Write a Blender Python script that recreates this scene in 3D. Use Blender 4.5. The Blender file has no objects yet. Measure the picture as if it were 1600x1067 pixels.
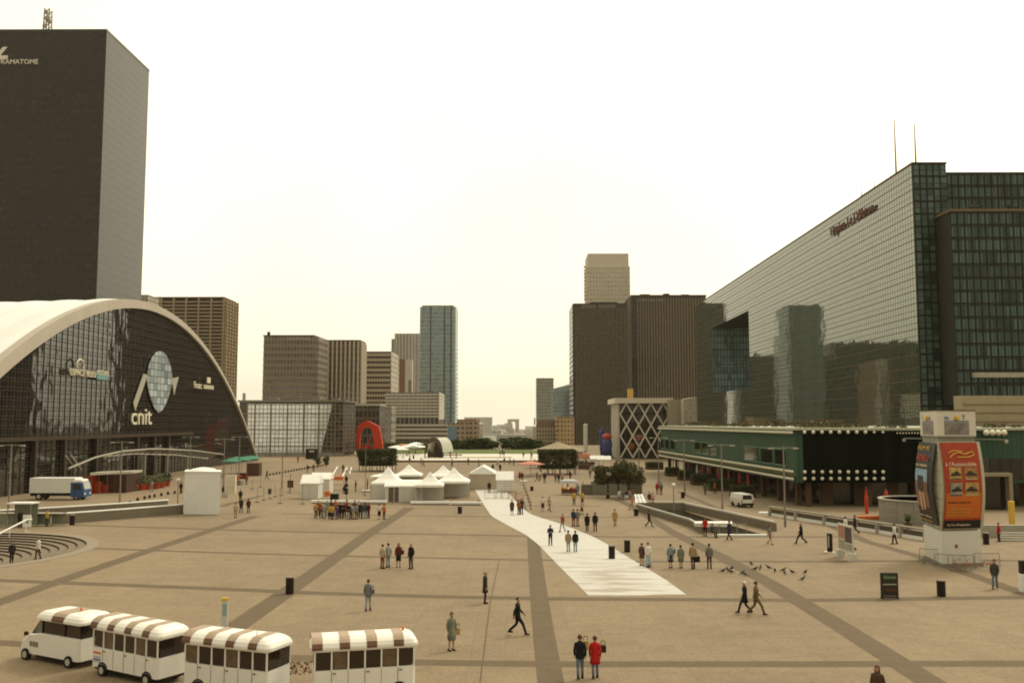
import bpy, math, random
from mathutils import Matrix, Vector
random.seed(7)
R = math.radians
sc = bpy.context.scene
COL = sc.collection
# ---------------------------------------------------------------- camera, world, sun, exposure
FPX, CX, CY, CH = 1450.0, 800.0, 533.5, 10.4
PITCH = math.atan((660 - CY) / FPX)
YAW = math.atan(10 / FPX)
cam_d = bpy.data.cameras.new('camera'); cam = bpy.data.objects.new('camera', cam_d); COL.objects.link(cam)
cam_d.sensor_width = 36; cam_d.lens = 36 * FPX / 1600
cam_d.clip_start = 0.5; cam_d.clip_end = 20000
ROT = Matrix.Rotation(YAW, 3, 'Z') @ Matrix.Rotation(math.pi / 2 + PITCH, 3, 'X')
cam.matrix_world = Matrix.Translation((0, 0, CH)) @ ROT.to_4x4()
sc.camera = cam
SUN_AZ, SUN_EL = R(48), R(48)          # azimuth measured from +Y towards +X
w = bpy.data.worlds.new('World'); sc.world = w; w.use_nodes = True
nt = w.node_tree; bg = nt.nodes['Background']
sky = nt.nodes.new('ShaderNodeTexSky'); sky.sky_type = 'NISHITA'; sky.sun_disc = False
sky.sun_elevation = SUN_EL; sky.sun_rotation = SUN_AZ
sky.dust_density = 6.0; sky.ozone_density = 1.0; sky.air_density = 1.0
hs = nt.nodes.new('ShaderNodeHueSaturation'); hs.inputs['Saturation'].default_value = 0.0
nt.links.new(sky.outputs[0], hs.inputs['Color'])
mx = nt.nodes.new('ShaderNodeMix'); mx.data_type = 'RGBA'; mx.inputs[0].default_value = 0.7
mx.inputs[7].default_value = (11.0, 11.0, 11.0, 1)      # the even white of the cloud deck
nt.links.new(hs.outputs[0], mx.inputs[6])
tn = nt.nodes.new('ShaderNodeMix'); tn.data_type = 'RGBA'; tn.blend_type = 'MULTIPLY'; tn.inputs[0].default_value = 1
tn.inputs[7].default_value = (1.31, 1.21, .91, 1)
nt.links.new(mx.outputs[2], tn.inputs[6]); 
# thin high cloud: slow tone changes
tc = nt.nodes.new('ShaderNodeTexCoord'); nz = nt.nodes.new('ShaderNodeTexNoise'); nz.inputs['Scale'].default_value = 2.2
nz.inputs['Detail'].default_value = 4; nt.links.new(tc.outputs['Generated'], nz.inputs['Vector'])
mr = nt.nodes.new('ShaderNodeMapRange'); mr.inputs[1].default_value = .3; mr.inputs[2].default_value = .7
mr.inputs[3].default_value = .86; mr.inputs[4].default_value = 1.08
nt.links.new(nz.outputs[0], mr.inputs[0])
vm = nt.nodes.new('ShaderNodeVectorMath'); vm.operation = 'SCALE'
nt.links.new(tn.outputs[2], vm.inputs[0]); nt.links.new(mr.outputs[0], vm.inputs['Scale'])
# the cloud deck is brightest round the veiled sun and dull behind the viewer
dt = nt.nodes.new('ShaderNodeVectorMath'); dt.operation = 'DOT_PRODUCT'; dt.inputs[1].default_value = (.34, .72, .60)
nt.links.new(tc.outputs['Generated'], dt.inputs[0])
m3 = nt.nodes.new('ShaderNodeMapRange'); m3.interpolation_type = 'SMOOTHSTEP'
m3.inputs[1].default_value = -.72; m3.inputs[2].default_value = .62; m3.inputs[3].default_value = .40; m3.inputs[4].default_value = 1.22
nt.links.new(dt.outputs['Value'], m3.inputs[0])
v3 = nt.nodes.new('ShaderNodeVectorMath'); v3.operation = 'SCALE'
nt.links.new(vm.outputs[0], v3.inputs[0]); nt.links.new(m3.outputs[0], v3.inputs['Scale'])
nt.links.new(v3.outputs[0], bg.inputs['Color']); bg.inputs['Strength'].default_value = 0.10
sd = bpy.data.lights.new('sun', 'SUN'); sd.energy = 1.3; sd.angle = R(12); sd.color = (1, .93, .80)
so = bpy.data.objects.new('sun', sd); COL.objects.link(so)
sdir = Vector((math.sin(SUN_AZ) * math.cos(SUN_EL), math.cos(SUN_AZ) * math.cos(SUN_EL), math.sin(SUN_EL)))
so.rotation_euler = sdir.to_track_quat('Z', 'Y').to_euler(); so.location = (0, 0, 400)
sc.view_settings.view_transform = 'Standard'; sc.view_settings.look = 'None'
sc.view_settings.exposure = 0.06; sc.view_settings.gamma = 1
sc.cycles.volume_bounces = 1; sc.cycles.max_bounces = 8; sc.cycles.caustics_reflective = False
sc.cycles.pixel_filter_type = 'BLACKMAN_HARRIS'; sc.cycles.filter_width = 1.9

def ray(px, py):
    return ROT @ Vector(((px - CX) / FPX, -(py - CY) / FPX, -1))
def G(px, py, z=0.0):
    d = ray(px, py); t = (z - CH) / d.z
    return Vector((d.x * t, d.y * t, z))
def AT(px, py, Y):
    d = ray(px, py); t = Y / d.y
    return Vector((d.x * t, Y, CH + d.z * t))
def XP(px, py, X):
    d = ray(px, py); t = X / d.x
    return Vector((X, d.y * t, CH + d.z * t))
def DIST(py): return G(810, py).y

# ---------------------------------------------------------------- materials
MC = {}
def mat(name, col, rough=.8, metal=0.0, noise=0.12, scale=3.0, bump=0.0, ior=1.5, emit=0, spec=None, coord='Object', stretch=(1, 1, 1)):
    if name in MC: return MC[name]
    m = bpy.data.materials.new(name); m.use_nodes = True; n = m.node_tree; b = n.nodes['Principled BSDF']
    b.inputs['Roughness'].default_value = rough; b.inputs['Metallic'].default_value = metal; b.inputs['IOR'].default_value = ior
    b.inputs['Specular IOR Level'].default_value = spec if spec is not None else (.22 if rough > .42 else .5)
    c = (*col, 1)
    if noise > 0:
        t = n.nodes.new('ShaderNodeTexCoord'); mp = n.nodes.new('ShaderNodeMapping'); mp.inputs['Scale'].default_value = stretch
        n.links.new(t.outputs[coord], mp.inputs[0])
        x = n.nodes.new('ShaderNodeTexNoise'); x.inputs['Scale'].default_value = scale; x.inputs['Detail'].default_value = 5
        x.inputs['Roughness'].default_value = .65
        n.links.new(mp.outputs[0], x.inputs['Vector'])
        r = n.nodes.new('ShaderNodeMapRange'); r.inputs[1].default_value = .25; r.inputs[2].default_value = .75
        r.inputs[3].default_value = 1 - noise; r.inputs[4].default_value = 1 + noise
        n.links.new(x.outputs[0], r.inputs[0])
        v = n.nodes.new('ShaderNodeVectorMath'); v.operation = 'SCALE'; v.inputs[0].default_value = col
        n.links.new(r.outputs[0], v.inputs['Scale']); n.links.new(v.outputs[0], b.inputs['Base Color'])
        if bump:
            bp = n.nodes.new('ShaderNodeBump'); bp.inputs['Strength'].default_value = bump; bp.inputs['Distance'].default_value = .05
            n.links.new(x.outputs[0], bp.inputs['Height']); n.links.new(bp.outputs[0], b.inputs['Normal'])
    else: b.inputs['Base Color'].default_value = c
    MC[name] = m; return m

def mth(n, op, a, b=None, c=None):
    x = n.nodes.new('ShaderNodeMath'); x.operation = op
    for i, v in enumerate((a, b, c)):
        if v is None: continue
        if isinstance(v, (int, float)): x.inputs[i].default_value = v
        else: n.links.new(v, x.inputs[i])
    return x.outputs[0]

def facade(name, wall, glass, cw, ch, fw, fh, grough=.08, gior=1.6, wrough=.8, var=.35, wob=0.0, off=(0, 0), wior=1.4, tint=None):
    """windows cut in a wall or panels in a frame, as a pattern in local metres (u = x + y, v = z)"""
    if name in MC: return MC[name]
    m = bpy.data.materials.new(name); m.use_nodes = True; n = m.node_tree; b = n.nodes['Principled BSDF']
    t = n.nodes.new('ShaderNodeTexCoord'); s = n.nodes.new('ShaderNodeSeparateXYZ'); n.links.new(t.outputs['Object'], s.inputs[0])
    u = mth(n, 'DIVIDE', mth(n, 'ADD', mth(n, 'ADD', s.outputs[0], s.outputs[1]), 500.0 + off[0]), cw)
    v = mth(n, 'DIVIDE', mth(n, 'ADD', s.outputs[2], 500.0 + off[1]), ch)
    fu = mth(n, 'FRACT', u); fv = mth(n, 'FRACT', v)
    iu = mth(n, 'COMPARE', fu, .5, fw / 2); iv = mth(n, 'COMPARE', fv, .5, fh / 2)
    win = mth(n, 'MULTIPLY', iu, iv)
    cb = n.nodes.new('ShaderNodeCombineXYZ'); n.links.new(mth(n, 'FLOOR', u), cb.inputs[0]); n.links.new(mth(n, 'FLOOR', v), cb.inputs[1])
    wn = n.nodes.new('ShaderNodeTexWhiteNoise'); wn.noise_dimensions = '3D'; n.links.new(cb.outputs[0], wn.inputs['Vector'])
    ns = n.nodes.new('ShaderNodeTexNoise'); ns.inputs['Scale'].default_value = .12; ns.inputs['Detail'].default_value = 6
    n.links.new(t.outputs['Object'], ns.inputs['Vector'])
    gl = n.nodes.new('ShaderNodeVectorMath'); gl.operation = 'SCALE'; gl.inputs[0].default_value = glass
    n.links.new(mth(n, 'MULTIPLY_ADD', wn.outputs[0], 2 * var, 1 - var), gl.inputs['Scale'])
    wl = n.nodes.new('ShaderNodeVectorMath'); wl.operation = 'SCALE'; wl.inputs[0].default_value = wall
    n.links.new(mth(n, 'MULTIPLY_ADD', ns.outputs[0], .5, .75), wl.inputs['Scale'])
    mi = n.nodes.new('ShaderNodeMix'); mi.data_type = 'RGBA'
    n.links.new(win, mi.inputs[0]); n.links.new(wl.outputs[0], mi.inputs[6]); n.links.new(gl.outputs[0], mi.inputs[7])
    n.links.new(mi.outputs[2], b.inputs['Base Color'])
    n.links.new(mth(n, 'MULTIPLY_ADD', win, grough - wrough, wrough), b.inputs['Roughness'])
    n.links.new(mth(n, 'MULTIPLY_ADD', win, gior - wior, wior), b.inputs['IOR'])
    if wob:
        w2 = n.nodes.new('ShaderNodeTexNoise'); w2.inputs['Scale'].default_value = .22; w2.inputs['Detail'].default_value = 2
        n.links.new(t.outputs['Object'], w2.inputs['Vector'])
        hgt = mth(n, 'ADD', mth(n, 'MULTIPLY', w2.outputs[0], 2.0), mth(n, 'MULTIPLY', mth(n, 'MULTIPLY', wn.outputs[0], fu), .05))
        bp = n.nodes.new('ShaderNodeBump'); bp.inputs['Strength'].default_value = 1; bp.inputs['Distance'].default_value = wob
        n.links.new(hgt, bp.inputs['Height']); n.links.new(bp.outputs[0], b.inputs['Normal'])
    if tint: b.inputs['Specular Tint'].default_value = (*tint, 1)
    MC[name] = m; return m

# ---------------------------------------------------------------- mesh builder
ORG = {}
class MB:
    def __init__(s): s.v = []; s.f = []; s.m = []; s.k = 0
    def face(s, pts):
        i = len(s.v); s.v += [tuple(p) for p in pts]; s.f.append(list(range(i, i + len(pts)))); s.m.append(s.k)
    def _add(s, vs, fs):
        i = len(s.v); s.v += [tuple(p) for p in vs]
        for f in fs: s.f.append([i + a for a in f]); s.m.append(s.k)
    def box(s, x0, y0, z0, x1, y1, z1):
        x0, x1 = sorted((x0, x1)); y0, y1 = sorted((y0, y1)); z0, z1 = sorted((z0, z1))
        v = [(x0,y0,z0),(x1,y0,z0),(x1,y1,z0),(x0,y1,z0),(x0,y0,z1),(x1,y0,z1),(x1,y1,z1),(x0,y1,z1)]
        s._add(v, [(3,2,1,0),(4,5,6,7),(0,1,5,4),(1,2,6,5),(2,3,7,6),(3,0,4,7)]); return s
    def bbox(s, x0, y0, z0, x1, y1, z1, b=.03):
        # box with chamfered vertical and top edges
        pts = [(x0+b,y0),(x1-b,y0),(x1,y0+b),(x1,y1-b),(x1-b,y1),(x0+b,y1),(x0,y1-b),(x0,y0+b)]
        n = 8; lo = [(x, y, z0) for x, y in pts]; mi = [(x, y, z1 - b) for x, y in pts]
        cx, cy = (x0+x1)/2, (y0+y1)/2
        hi = [(x - b*(1 if x > cx else -1), y - b*(1 if y > cy else -1), z1) for x, y in pts]
        fs = [tuple(range(n))[::-1], tuple(range(2*n, 3*n))]
        for L in (0, 1):
            for i in range(n):
                j = (i+1) % n; fs.append((L*n+i, L*n+j, (L+1)*n+j, (L+1)*n+i))
        s._add(lo + mi + hi, fs); return s
    def prism(s, poly, z0, z1):
        n = len(poly); v = [(p[0], p[1], z0) for p in poly] + [(p[0], p[1], z1) for p in poly]
        fs = [tuple(range(n))[::-1], tuple(range(n, 2*n))] + [(i, (i+1) % n, n + (i+1) % n, n + i) for i in range(n)]
        s._add(v, fs); return s
    def extr(s, pts, d):
        """3-D polygon pts extruded by vector d"""
        n = len(pts); d = Vector(d); a = [Vector(p) for p in pts]; v = a + [p + d for p in a]
        s._add(v, [tuple(range(n))[::-1], tuple(range(n, 2*n))] + [(i, (i+1) % n, n + (i+1) % n, n + i) for i in range(n)]); return s
    def tube(s, p0, p1, r0, r1=None, n=8):
        p0, p1 = Vector(p0), Vector(p1); r1 = r0 if r1 is None else r1; d = (p1 - p0)
        if d.length < 1e-6: return s
        d.normalize(); a = d.orthogonal().normalized(); b = d.cross(a)
        v = []
        for p, r in ((p0, r0), (p1, r1)):
            for i in range(n):
                t = 2 * math.pi * i / n; v.append(p + a * r * math.cos(t) + b * r * math.sin(t))
        s._add(v, [tuple(range(n))[::-1], tuple(range(n, 2*n))] + [(i, (i+1) % n, n + (i+1) % n, n + i) for i in range(n)]); return s
    def path(s, pts, r, n=6):
        for a, b in zip(pts, pts[1:]): s.tube(a, b, r, r, n)
        return s
    def lathe(s, prof, c=(0, 0, 0), n=16, sx=1, sy=1):
        v = []; c = Vector(c)
        for r, z in prof:
            for i in range(n):
                t = 2 * math.pi * i / n; v.append((c.x + r * sx * math.cos(t), c.y + r * sy * math.sin(t), c.z + z))
        fs = []
        for k in range(len(prof) - 1):
            for i in range(n):
                j = (i+1) % n; fs.append((k*n+i, k*n+j, (k+1)*n+j, (k+1)*n+i))
        fs += [tuple(range(n))[::-1], tuple(range((len(prof)-1)*n, len(prof)*n))]
        s._add(v, fs); return s
    def ball(s, c, r, n=10, sx=1, sy=1, sz=1):
        k = max(4, n // 2)
        return s.lathe([(max(.001, math.cos(-math.pi/2 + math.pi*i/k)) * r, math.sin(-math.pi/2 + math.pi*i/k) * r * sz) for i in range(k+1)], c, n, sx, sy)
    def ribbon(s, pts, wd, z):
        """flat band on the ground along pts"""
        P = [Vector((p[0], p[1], 0)) for p in pts]; L = []; Rr = []
        for i, p in enumerate(P):
            a = P[max(0, i-1)]; b = P[min(len(P)-1, i+1)]; d = (b - a).normalized(); nn = Vector((-d.y, d.x, 0)) * wd / 2
            L.append(p + nn); Rr.append(p - nn)
        for i in range(len(P)-1):
            s.face([(q.x, q.y, z) for q in (Rr[i], Rr[i+1], L[i+1], L[i])])
        return s
    def build(s, name, mats, parent=None, smooth=False, loc=None):
        me = bpy.data.meshes.new(name); o = bpy.data.objects.new(name, me); COL.objects.link(o)
        org = Vector((0, 0, 0))
        if parent is not None:
            org = ORG.get(parent.name, org); o.parent = parent; ORG[o.name] = org
        elif loc is not None:
            org = Vector(loc); o.location = org; ORG[o.name] = org
        vs = [(a - org.x, b - org.y, c - org.z) for a, b, c in s.v]
        me.from_pydata(vs, [], s.f)
        mats = mats if isinstance(mats, (list, tuple)) else [mats]
        for m in mats: me.materials.append(m)
        if len(mats) > 1: me.polygons.foreach_set('material_index', s.m)
        if smooth: me.polygons.foreach_set('use_smooth', [True] * len(me.polygons))
        me.update(); return o
def tag(o, label=None, cat=None, group=None, kind=None):
    if label: o['label'] = label
    if cat: o['category'] = cat
    if group: o['group'] = group
    if kind: o['kind'] = kind
    return o
def thing(name, label, cat, loc=(0, 0, 0), rz=0, group=None, world=True):
    """world=True: parts are then given in world metres and moved into the thing's own frame"""
    o = bpy.data.objects.new(name, None); COL.objects.link(o); o.empty_display_size = .5
    o.location = loc; o.rotation_euler = (0, 0, rz); tag(o, label, cat, group)
    ORG[o.name] = Vector(loc) if world else Vector((0, 0, 0))
    return o
def struct(name, mb, m): 
    o = mb.build(name, m); return tag(o, kind='structure')
def kids(o): return [c for c in KIDX.get(o.name, [])]
def dup(o, loc=None, rz=None, label=None, group=None):
    """a copy of a thing with copies of its parts and sub-parts"""
    def rec(a, par):
        c = a.copy(); COL.objects.link(c)
        if par is not None: c.parent = par
        for ch in list(a.children): rec(ch, c)
        return c
    c = rec(o, None)
    if loc is not None: c.location = loc
    if rz is not None: c.rotation_euler = (0, 0, rz)
    if label: c['label'] = label
    if group: c['group'] = group
    return c
def text(s, size, origin, xdir, up, name, m, parent, depth=.15, sx=1.0):
    """letters as a solid mesh; origin = lower left of the first letter"""
    cu = bpy.data.curves.new('t', 'FONT'); cu.body = s; cu.size = size; cu.extrude = depth; cu.resolution_u = 3
    o = bpy.data.objects.new('t', cu); COL.objects.link(o)
    bpy.context.view_layer.update()
    me = bpy.data.meshes.new_from_object(o.evaluated_get(bpy.context.evaluated_depsgraph_get()))
    COL.objects.unlink(o); bpy.data.objects.remove(o); bpy.data.curves.remove(cu)
    X = Vector(xdir).normalized(); Z = Vector(up).normalized(); N = X.cross(Z)
    org = Vector(origin) - (ORG.get(parent.name, Vector()) if parent else Vector())
    for v in me.vertices:
        c = v.co.copy(); v.co = org + X * c.x * sx + Z * c.y + N * (c.z)
    me.materials.clear(); me.materials.append(m); me.name = name
    q = bpy.data.objects.new(name, me); COL.objects.link(q)
    if parent: q.parent = parent
    return q

def leaves(mb, test, bounds, n, s, seed=1):
    """leaf-sized faces spread through a volume; test(x,y,z) gives a density 0..1"""
    rd = random.Random(seed); x0, y0, z0, x1, y1, z1 = bounds; k = 0; tries = 0
    while k < n and tries < n * 12:
        tries += 1
        x, y, z = rd.uniform(x0, x1), rd.uniform(y0, y1), rd.uniform(z0, z1)
        if rd.random() > test(x, y, z): continue
        a = Vector((rd.gauss(0, 1), rd.gauss(0, 1), rd.gauss(0, .7))).normalized() * s * rd.uniform(.5, 1.3)
        b = Vector((rd.gauss(0, 1), rd.gauss(0, 1), rd.gauss(0, 1))).normalized() * s * rd.uniform(.4, 1)
        p = Vector((x, y, z)); mb.k = rd.choice((0, 0, 1, 2)) if len(bounds) == 6 else 0
        mb.face([p - a, p - b * .6, p + a, p + b]); k += 1
    return mb
# ---------------------------------------------------------------- palette
M_white = mat('white_paint', (.78, .77, .72), .45, noise=.05, scale=2)
M_offw = mat('canvas_white', (.80, .79, .74), .75, noise=.06, scale=1.2)
M_cream = mat('cream_paint', (.56, .53, .44), .4, noise=.08, scale=3)
M_dark = mat('dark_metal', (.018, .014, .011), .45, noise=.2)
M_grey = mat('grey_metal', (.20, .19, .16), .5, noise=.15)
M_lgrey = mat('pale_concrete', (.36, .33, .27), .85, noise=.15, scale=.8)
M_conc = mat('concrete', (.22, .20, .16), .9, noise=.2, scale=.7)
M_black = mat('black', (.008, .006, .005), .6, noise=0)
M_green = mat('green_cladding', (.045, .11, .06), .5, noise=.12, scale=.6)
M_dgreen = mat('shaded_green_cladding', (.022, .06, .034), .5, noise=.12, scale=.6)
M_red = mat('red_paint', (.50, .045, .015), .5, noise=.12)
M_rust = mat('rust', (.26, .08, .03), .8, noise=.3)
M_orange = mat('orange', (.60, .16, .03), .6, noise=.1)
M_yellow = mat('yellow', (.62, .40, .06), .6, noise=.1)
M_blue = mat('blue_paint', (.03, .08, .20), .4, noise=.1)
M_brown = mat('brown', (.10, .055, .03), .7, noise=.2)
M_leafA = mat('leaf_dark', (.036, .045, .014), .7, noise=.3, scale=2)
M_leafB = mat('leaf_mid', (.07, .085, .025), .7, noise=.3, scale=2)
M_leafC = mat('leaf_rusty', (.10, .075, .028), .7, noise=.3, scale=2)
M_leafG = mat('leaf_green', (.055, .085, .02), .7, noise=.3, scale=2)
M_bark = mat('bark', (.05, .035, .022), .9, noise=.3, scale=6)
M_glassd = mat('dark_glass', (.012, .012, .010), .06, noise=0, ior=1.6)
M_tan = mat('tan_concrete', (.30, .245, .16), .85, noise=.12, scale=.5)

# ---------------------------------------------------------------- ground
def plaza_mat():
    m = bpy.data.materials.new('plaza_paving'); m.use_nodes = True; n = m.node_tree; b = n.nodes['Principled BSDF']
    b.inputs['Specular IOR Level'].default_value = .25
    t = n.nodes.new('ShaderNodeTexCoord'); s = n.nodes.new('ShaderNodeSeparateXYZ'); n.links.new(t.outputs['Object'], s.inputs[0])
    def noise(sc_, det=5, st=(1, 1, 1), r=.6):
        mp = n.nodes.new('ShaderNodeMapping'); mp.inputs['Scale'].default_value = st; n.links.new(t.outputs['Object'], mp.inputs[0])
        x = n.nodes.new('ShaderNodeTexNoise'); x.inputs['Scale'].default_value = sc_; x.inputs['Detail'].default_value = det
        x.inputs['Roughness'].default_value = r; n.links.new(mp.outputs[0], x.inputs['Vector']); return x.outputs[0]
    f = mth(n, 'MULTIPLY_ADD', noise(.05, 6), .70, .65)
    f = mth(n, 'MULTIPLY', f, mth(n, 'MULTIPLY_ADD', noise(.9, 6, (1, 1, 1), .75), .60, .70))
    f = mth(n, 'MULTIPLY', f, mth(n, 'MULTIPLY_ADD', noise(9, 3, (1, 1, 1), .8), 1.0, .50))
    f = mth(n, 'MULTIPLY', f, mth(n, 'MULTIPLY_ADD', noise(4.5, 4, (1, .55, 1), .9), .9, .55))
    # slab joints every 1.56 m, tone of each slab a little different
    u = mth(n, 'DIVIDE', mth(n, 'ADD', s.outputs[0], 999.0), 1.56); v = mth(n, 'DIVIDE', mth(n, 'ADD', s.outputs[1], 999.0), 1.56)
    cb = n.nodes.new('ShaderNodeCombineXYZ'); n.links.new(mth(n, 'FLOOR', u), cb.inputs[0]); n.links.new(mth(n, 'FLOOR', v), cb.inputs[1])
    wn = n.nodes.new('ShaderNodeTexWhiteNoise'); n.links.new(cb.outputs[0], wn.inputs['Vector'])
    f = mth(n, 'MULTIPLY', f, mth(n, 'MULTIPLY_ADD', wn.outputs[0], .10, .95))
    ju = mth(n, 'COMPARE', mth(n, 'FRACT', u), .5, .487); jv = mth(n, 'COMPARE', mth(n, 'FRACT', v), .5, .487)
    f = mth(n, 'MULTIPLY', f, mth(n, 'MULTIPLY_ADD', mth(n, 'MULTIPLY', ju, jv), .13, .87))
    # dark spots and drips
    sp = mth(n, 'GREATER_THAN', noise(.7, 2, (1, .6, 1)), .74)
    f = mth(n, 'MULTIPLY', f, mth(n, 'MULTIPLY_ADD', sp, -.16, 1.0))
    c = n.nodes.new('ShaderNodeVectorMath'); c.operation = 'SCALE'; c.inputs[0].default_value = PLAZA
    n.links.new(f, c.inputs['Scale']); n.links.new(c.outputs[0], b.inputs['Base Color'])
    b.inputs['Roughness'].default_value = .85
    return m
PLAZA = (.222, .165, .102)
M_plaza = plaza_mat()
M_band = mat('paving_band', (.122, .088, .053), .85, noise=.12, scale=1.1, coord='Object')
M_joint = mat('joint', (.11, .08, .05), .9, noise=0)

STC = Vector((-49.0, 75.5)); STR = 14.0
hole1 = [(STC.x + STR * math.cos(a), STC.y + STR * math.sin(a)) for a in [2 * math.pi * i / 48 for i in range(48)]]
W1, W2, W3, W4 = G(1102, 832), G(1195, 836), G(1066, 797.5), G(1010, 797.5)   # opening of the stair well on the right
hole2 = [(W1.x, W1.y), (W2.x, W2.y), (W3.x, W3.y), (W4.x, W4.y)]
import bmesh
bm = bmesh.new()
def loop(pts):
    vs = [bm.verts.new((x, y, 0)) for x, y in pts]; return [bm.edges.new((vs[i], vs[(i+1) % len(vs)])) for i in range(len(vs))]
es = loop([(-330, -120), (330, -120), (330, 430), (-330, 430)]) + loop(hole1) + loop(hole2)
bmesh.ops.triangle_fill(bm, use_beauty=True, use_dissolve=False, edges=es)
for f in list(bm.faces):
    c = f.calc_center_median()
    if (c.xy - STC).length < STR - .3: bm.faces.remove(f); continue
    ins = True
    for i in range(4):
        a, b_ = Vector(hole2[i]), Vector(hole2[(i+1) % 4])
        if (b_ - a).cross(c.xy - a) < 0: ins = False
    if ins: bm.faces.remove(f)
# the slope that falls away beyond the plaza, then out to the horizon
prof = [(430, 0), (520, -6), (700, -20), (900, -30), (2500, -34), (6300, -34)]
def vv(x, y, z): return bm.verts.new((x, y, z))
rows = [[vv(x, y, z) for x in (-330, 330)] for y, z in prof]
for a, b_ in zip(rows, rows[1:]): bm.faces.new((a[0], a[1], b_[1], b_[0]))
for sx in (-1, 1):
    pr = [(-120, 0)] + prof
    r2 = [[vv(sx * 330, y, z), vv(sx * 3000, y, z if y > 430 else 0)] for y, z in pr]
    for a, b_ in zip(r2, r2[1:]): bm.faces.new((a[0], a[1], b_[1], b_[0]))
bmesh.ops.remove_doubles(bm, verts=bm.verts, dist=.01)
bmesh.ops.recalc_face_normals(bm, faces=bm.faces)
for f in bm.faces:
    if f.normal.z < 0: f.normal_flip()
me = bpy.data.meshes.new('ground'); bm.to_mesh(me); bm.free(); me.materials.append(M_plaza)
g_o = bpy.data.objects.new('ground', me); COL.objects.link(g_o); tag(g_o, kind='structure')

def band(px_pts, wd, z=.004, name='paving_band', m=None):
    pts = [G(*p) for p in px_pts]
    return struct(name, MB().ribbon(pts, wd, z), m or M_band)
def ext(a, b, k):  # a point beyond b
    return (b[0] + (b[0]-a[0])*k, b[1] + (b[1]-a[1])*k)
band([(-60, 1001), (0, 1004), (240, 1016), (468, 1027.5), (661, 1034.5), (860, 1037), (1260, 1037), (1600, 1036), (1660, 1035)], 1.0)
band([(-60, 904), (0, 906.5), (170, 913), (340, 919.5), (500, 926.5), (670, 931.5), (860, 935), (1260, 937.5), (1600, 933), (1650, 932)], 1.05)
band([(132, 856), (400, 865), (580, 869.5), (820, 874.5), (1016, 877), (1260, 877), (1600, 875.5), (1640, 875)], .7)
band([(115, 820), (400, 829), (580, 833), (822, 837), (970, 838.6), (1340, 838.5)], .9)
band([(440, 802.5), (600, 805), (800, 807.5), (1000, 808)], .8)
band([(560, 787.5), (800, 790), (940, 790.5)], .8)
band([(812.5, 780), (817, 800), (833, 840), (842, 930), (851, 1000), (861, 1067), (868, 1120)], 1.08, .008)
band([(1052, 832), (1120, 866), (1205, 912), (1320, 982), (1440, 1057), (1480, 1083)], 1.3, .008)
band([(640, 793), (572, 836.5), (469, 910), (360, 985), (300, 1028)], 1.35, .008)
band([(410, 774), (390, 779), (344, 791), (332, 827.5)][:3], 1.0, .008)
band([(400, 806), (332, 827.5), (225, 862.5), (100, 905), (0, 940), (-40, 954)], 1.25, .008)
band([(1300, 822), (1355, 846), (1435, 869), (1595, 925), (1640, 941)], 1.1, .008)
band([(1060, 768), (1076, 775), (1145, 804)], .9, .008)
band([(960, 778), (985, 790), (1052, 832)], 1.1, .008)
band([(780, 875), (766, 940), (750, 1066)], .06, .008, 'paving_joint', M_joint)
band([(620, 793), (800, 796.5)], .06, .008, 'paving_joint', M_joint)

# the white festival carpet
def carpet_mat():
    m = mat('carpet', (.52, .50, .46), .8, noise=.05, scale=.5)
    n = m.node_tree; b = n.nodes['Principled BSDF']
    src = b.inputs['Base Color'].links[0].from_socket
    t = n.nodes.new('ShaderNodeTexCoord'); mp = n.nodes.new('ShaderNodeMapping'); mp.inputs['Scale'].default_value = (.28, 1.1, 1)
    n.links.new(t.outputs['Object'], mp.inputs[0])
    x = n.nodes.new('ShaderNodeTexNoise'); x.inputs['Scale'].default_value = .9; x.inputs['Detail'].default_value = 5
    n.links.new(mp.outputs[0], x.inputs['Vector'])
    s = n.nodes.new('ShaderNodeSeparateXYZ'); n.links.new(t.outputs['Object'], s.inputs[0])
    near = n.nodes.new('ShaderNodeMapRange'); near.inputs[1].default_value = 80; near.inputs[2].default_value = 62
    near.inputs[3].default_value = .1; near.inputs[4].default_value = 1; n.links.new(s.outputs[1], near.inputs[0])
    r = n.nodes.new('ShaderNodeMapRange'); r.inputs[1].default_value = .46; r.inputs[2].default_value = .60; n.links.new(x.outputs[0], r.inputs[0])
    k = mth(n, 'MULTIPLY', mth(n, 'MULTIPLY', r.outputs[0], near.outputs[0]), .75)
    # seams between the laid strips
    sm = mth(n, 'COMPARE', mth(n, 'FRACT', mth(n, 'DIVIDE', s.outputs[1], 2.0)), .5, .485)
    k = mth(n, 'MAXIMUM', k, mth(n, 'MULTIPLY_ADD', sm, -.22, .22))
    mi = n.nodes.new('ShaderNodeMix'); mi.data_type = 'RGBA'; n.links.new(k, mi.inputs[0]); n.links.new(src, mi.inputs[6])
    mi.inputs[7].default_value = (.30, .245, .19, 1); n.links.new(mi.outputs[2], b.inputs['Base Color'])
    return m
carp = [(739, 760), (757, 790), (768, 806), (793, 820), (821, 834.7), (841, 850), (862, 872), (886, 896.5), (905, 915), (920, 930.5),
        (1073, 929), (1040, 905), (1000, 881), (975, 866), (951, 851), (927, 838), (902.5, 828), (878, 818.5), (850, 810), (831, 804), (818, 795), (797, 773), (783, 757)]
mb = MB(); pts = [G(*p, .012) for p in carp]
nL = 10; L_ = pts[:10]; R_ = pts[10:][::-1]
def resample(P, n):
    d = [0]
    for a, b_ in zip(P, P[1:]): d.append(d[-1] + (b_ - a).length)
    out = []
    for i in range(n):
        t = d[-1] * i / (n-1); k = 0
        while k < len(P) - 2 and d[k+1] < t: k += 1
        out.append(P[k].lerp(P[k+1], (t - d[k]) / max(1e-6, d[k+1] - d[k])))
    return out
L_ = resample(L_, 40); R_ = resample(R_, 40)
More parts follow.
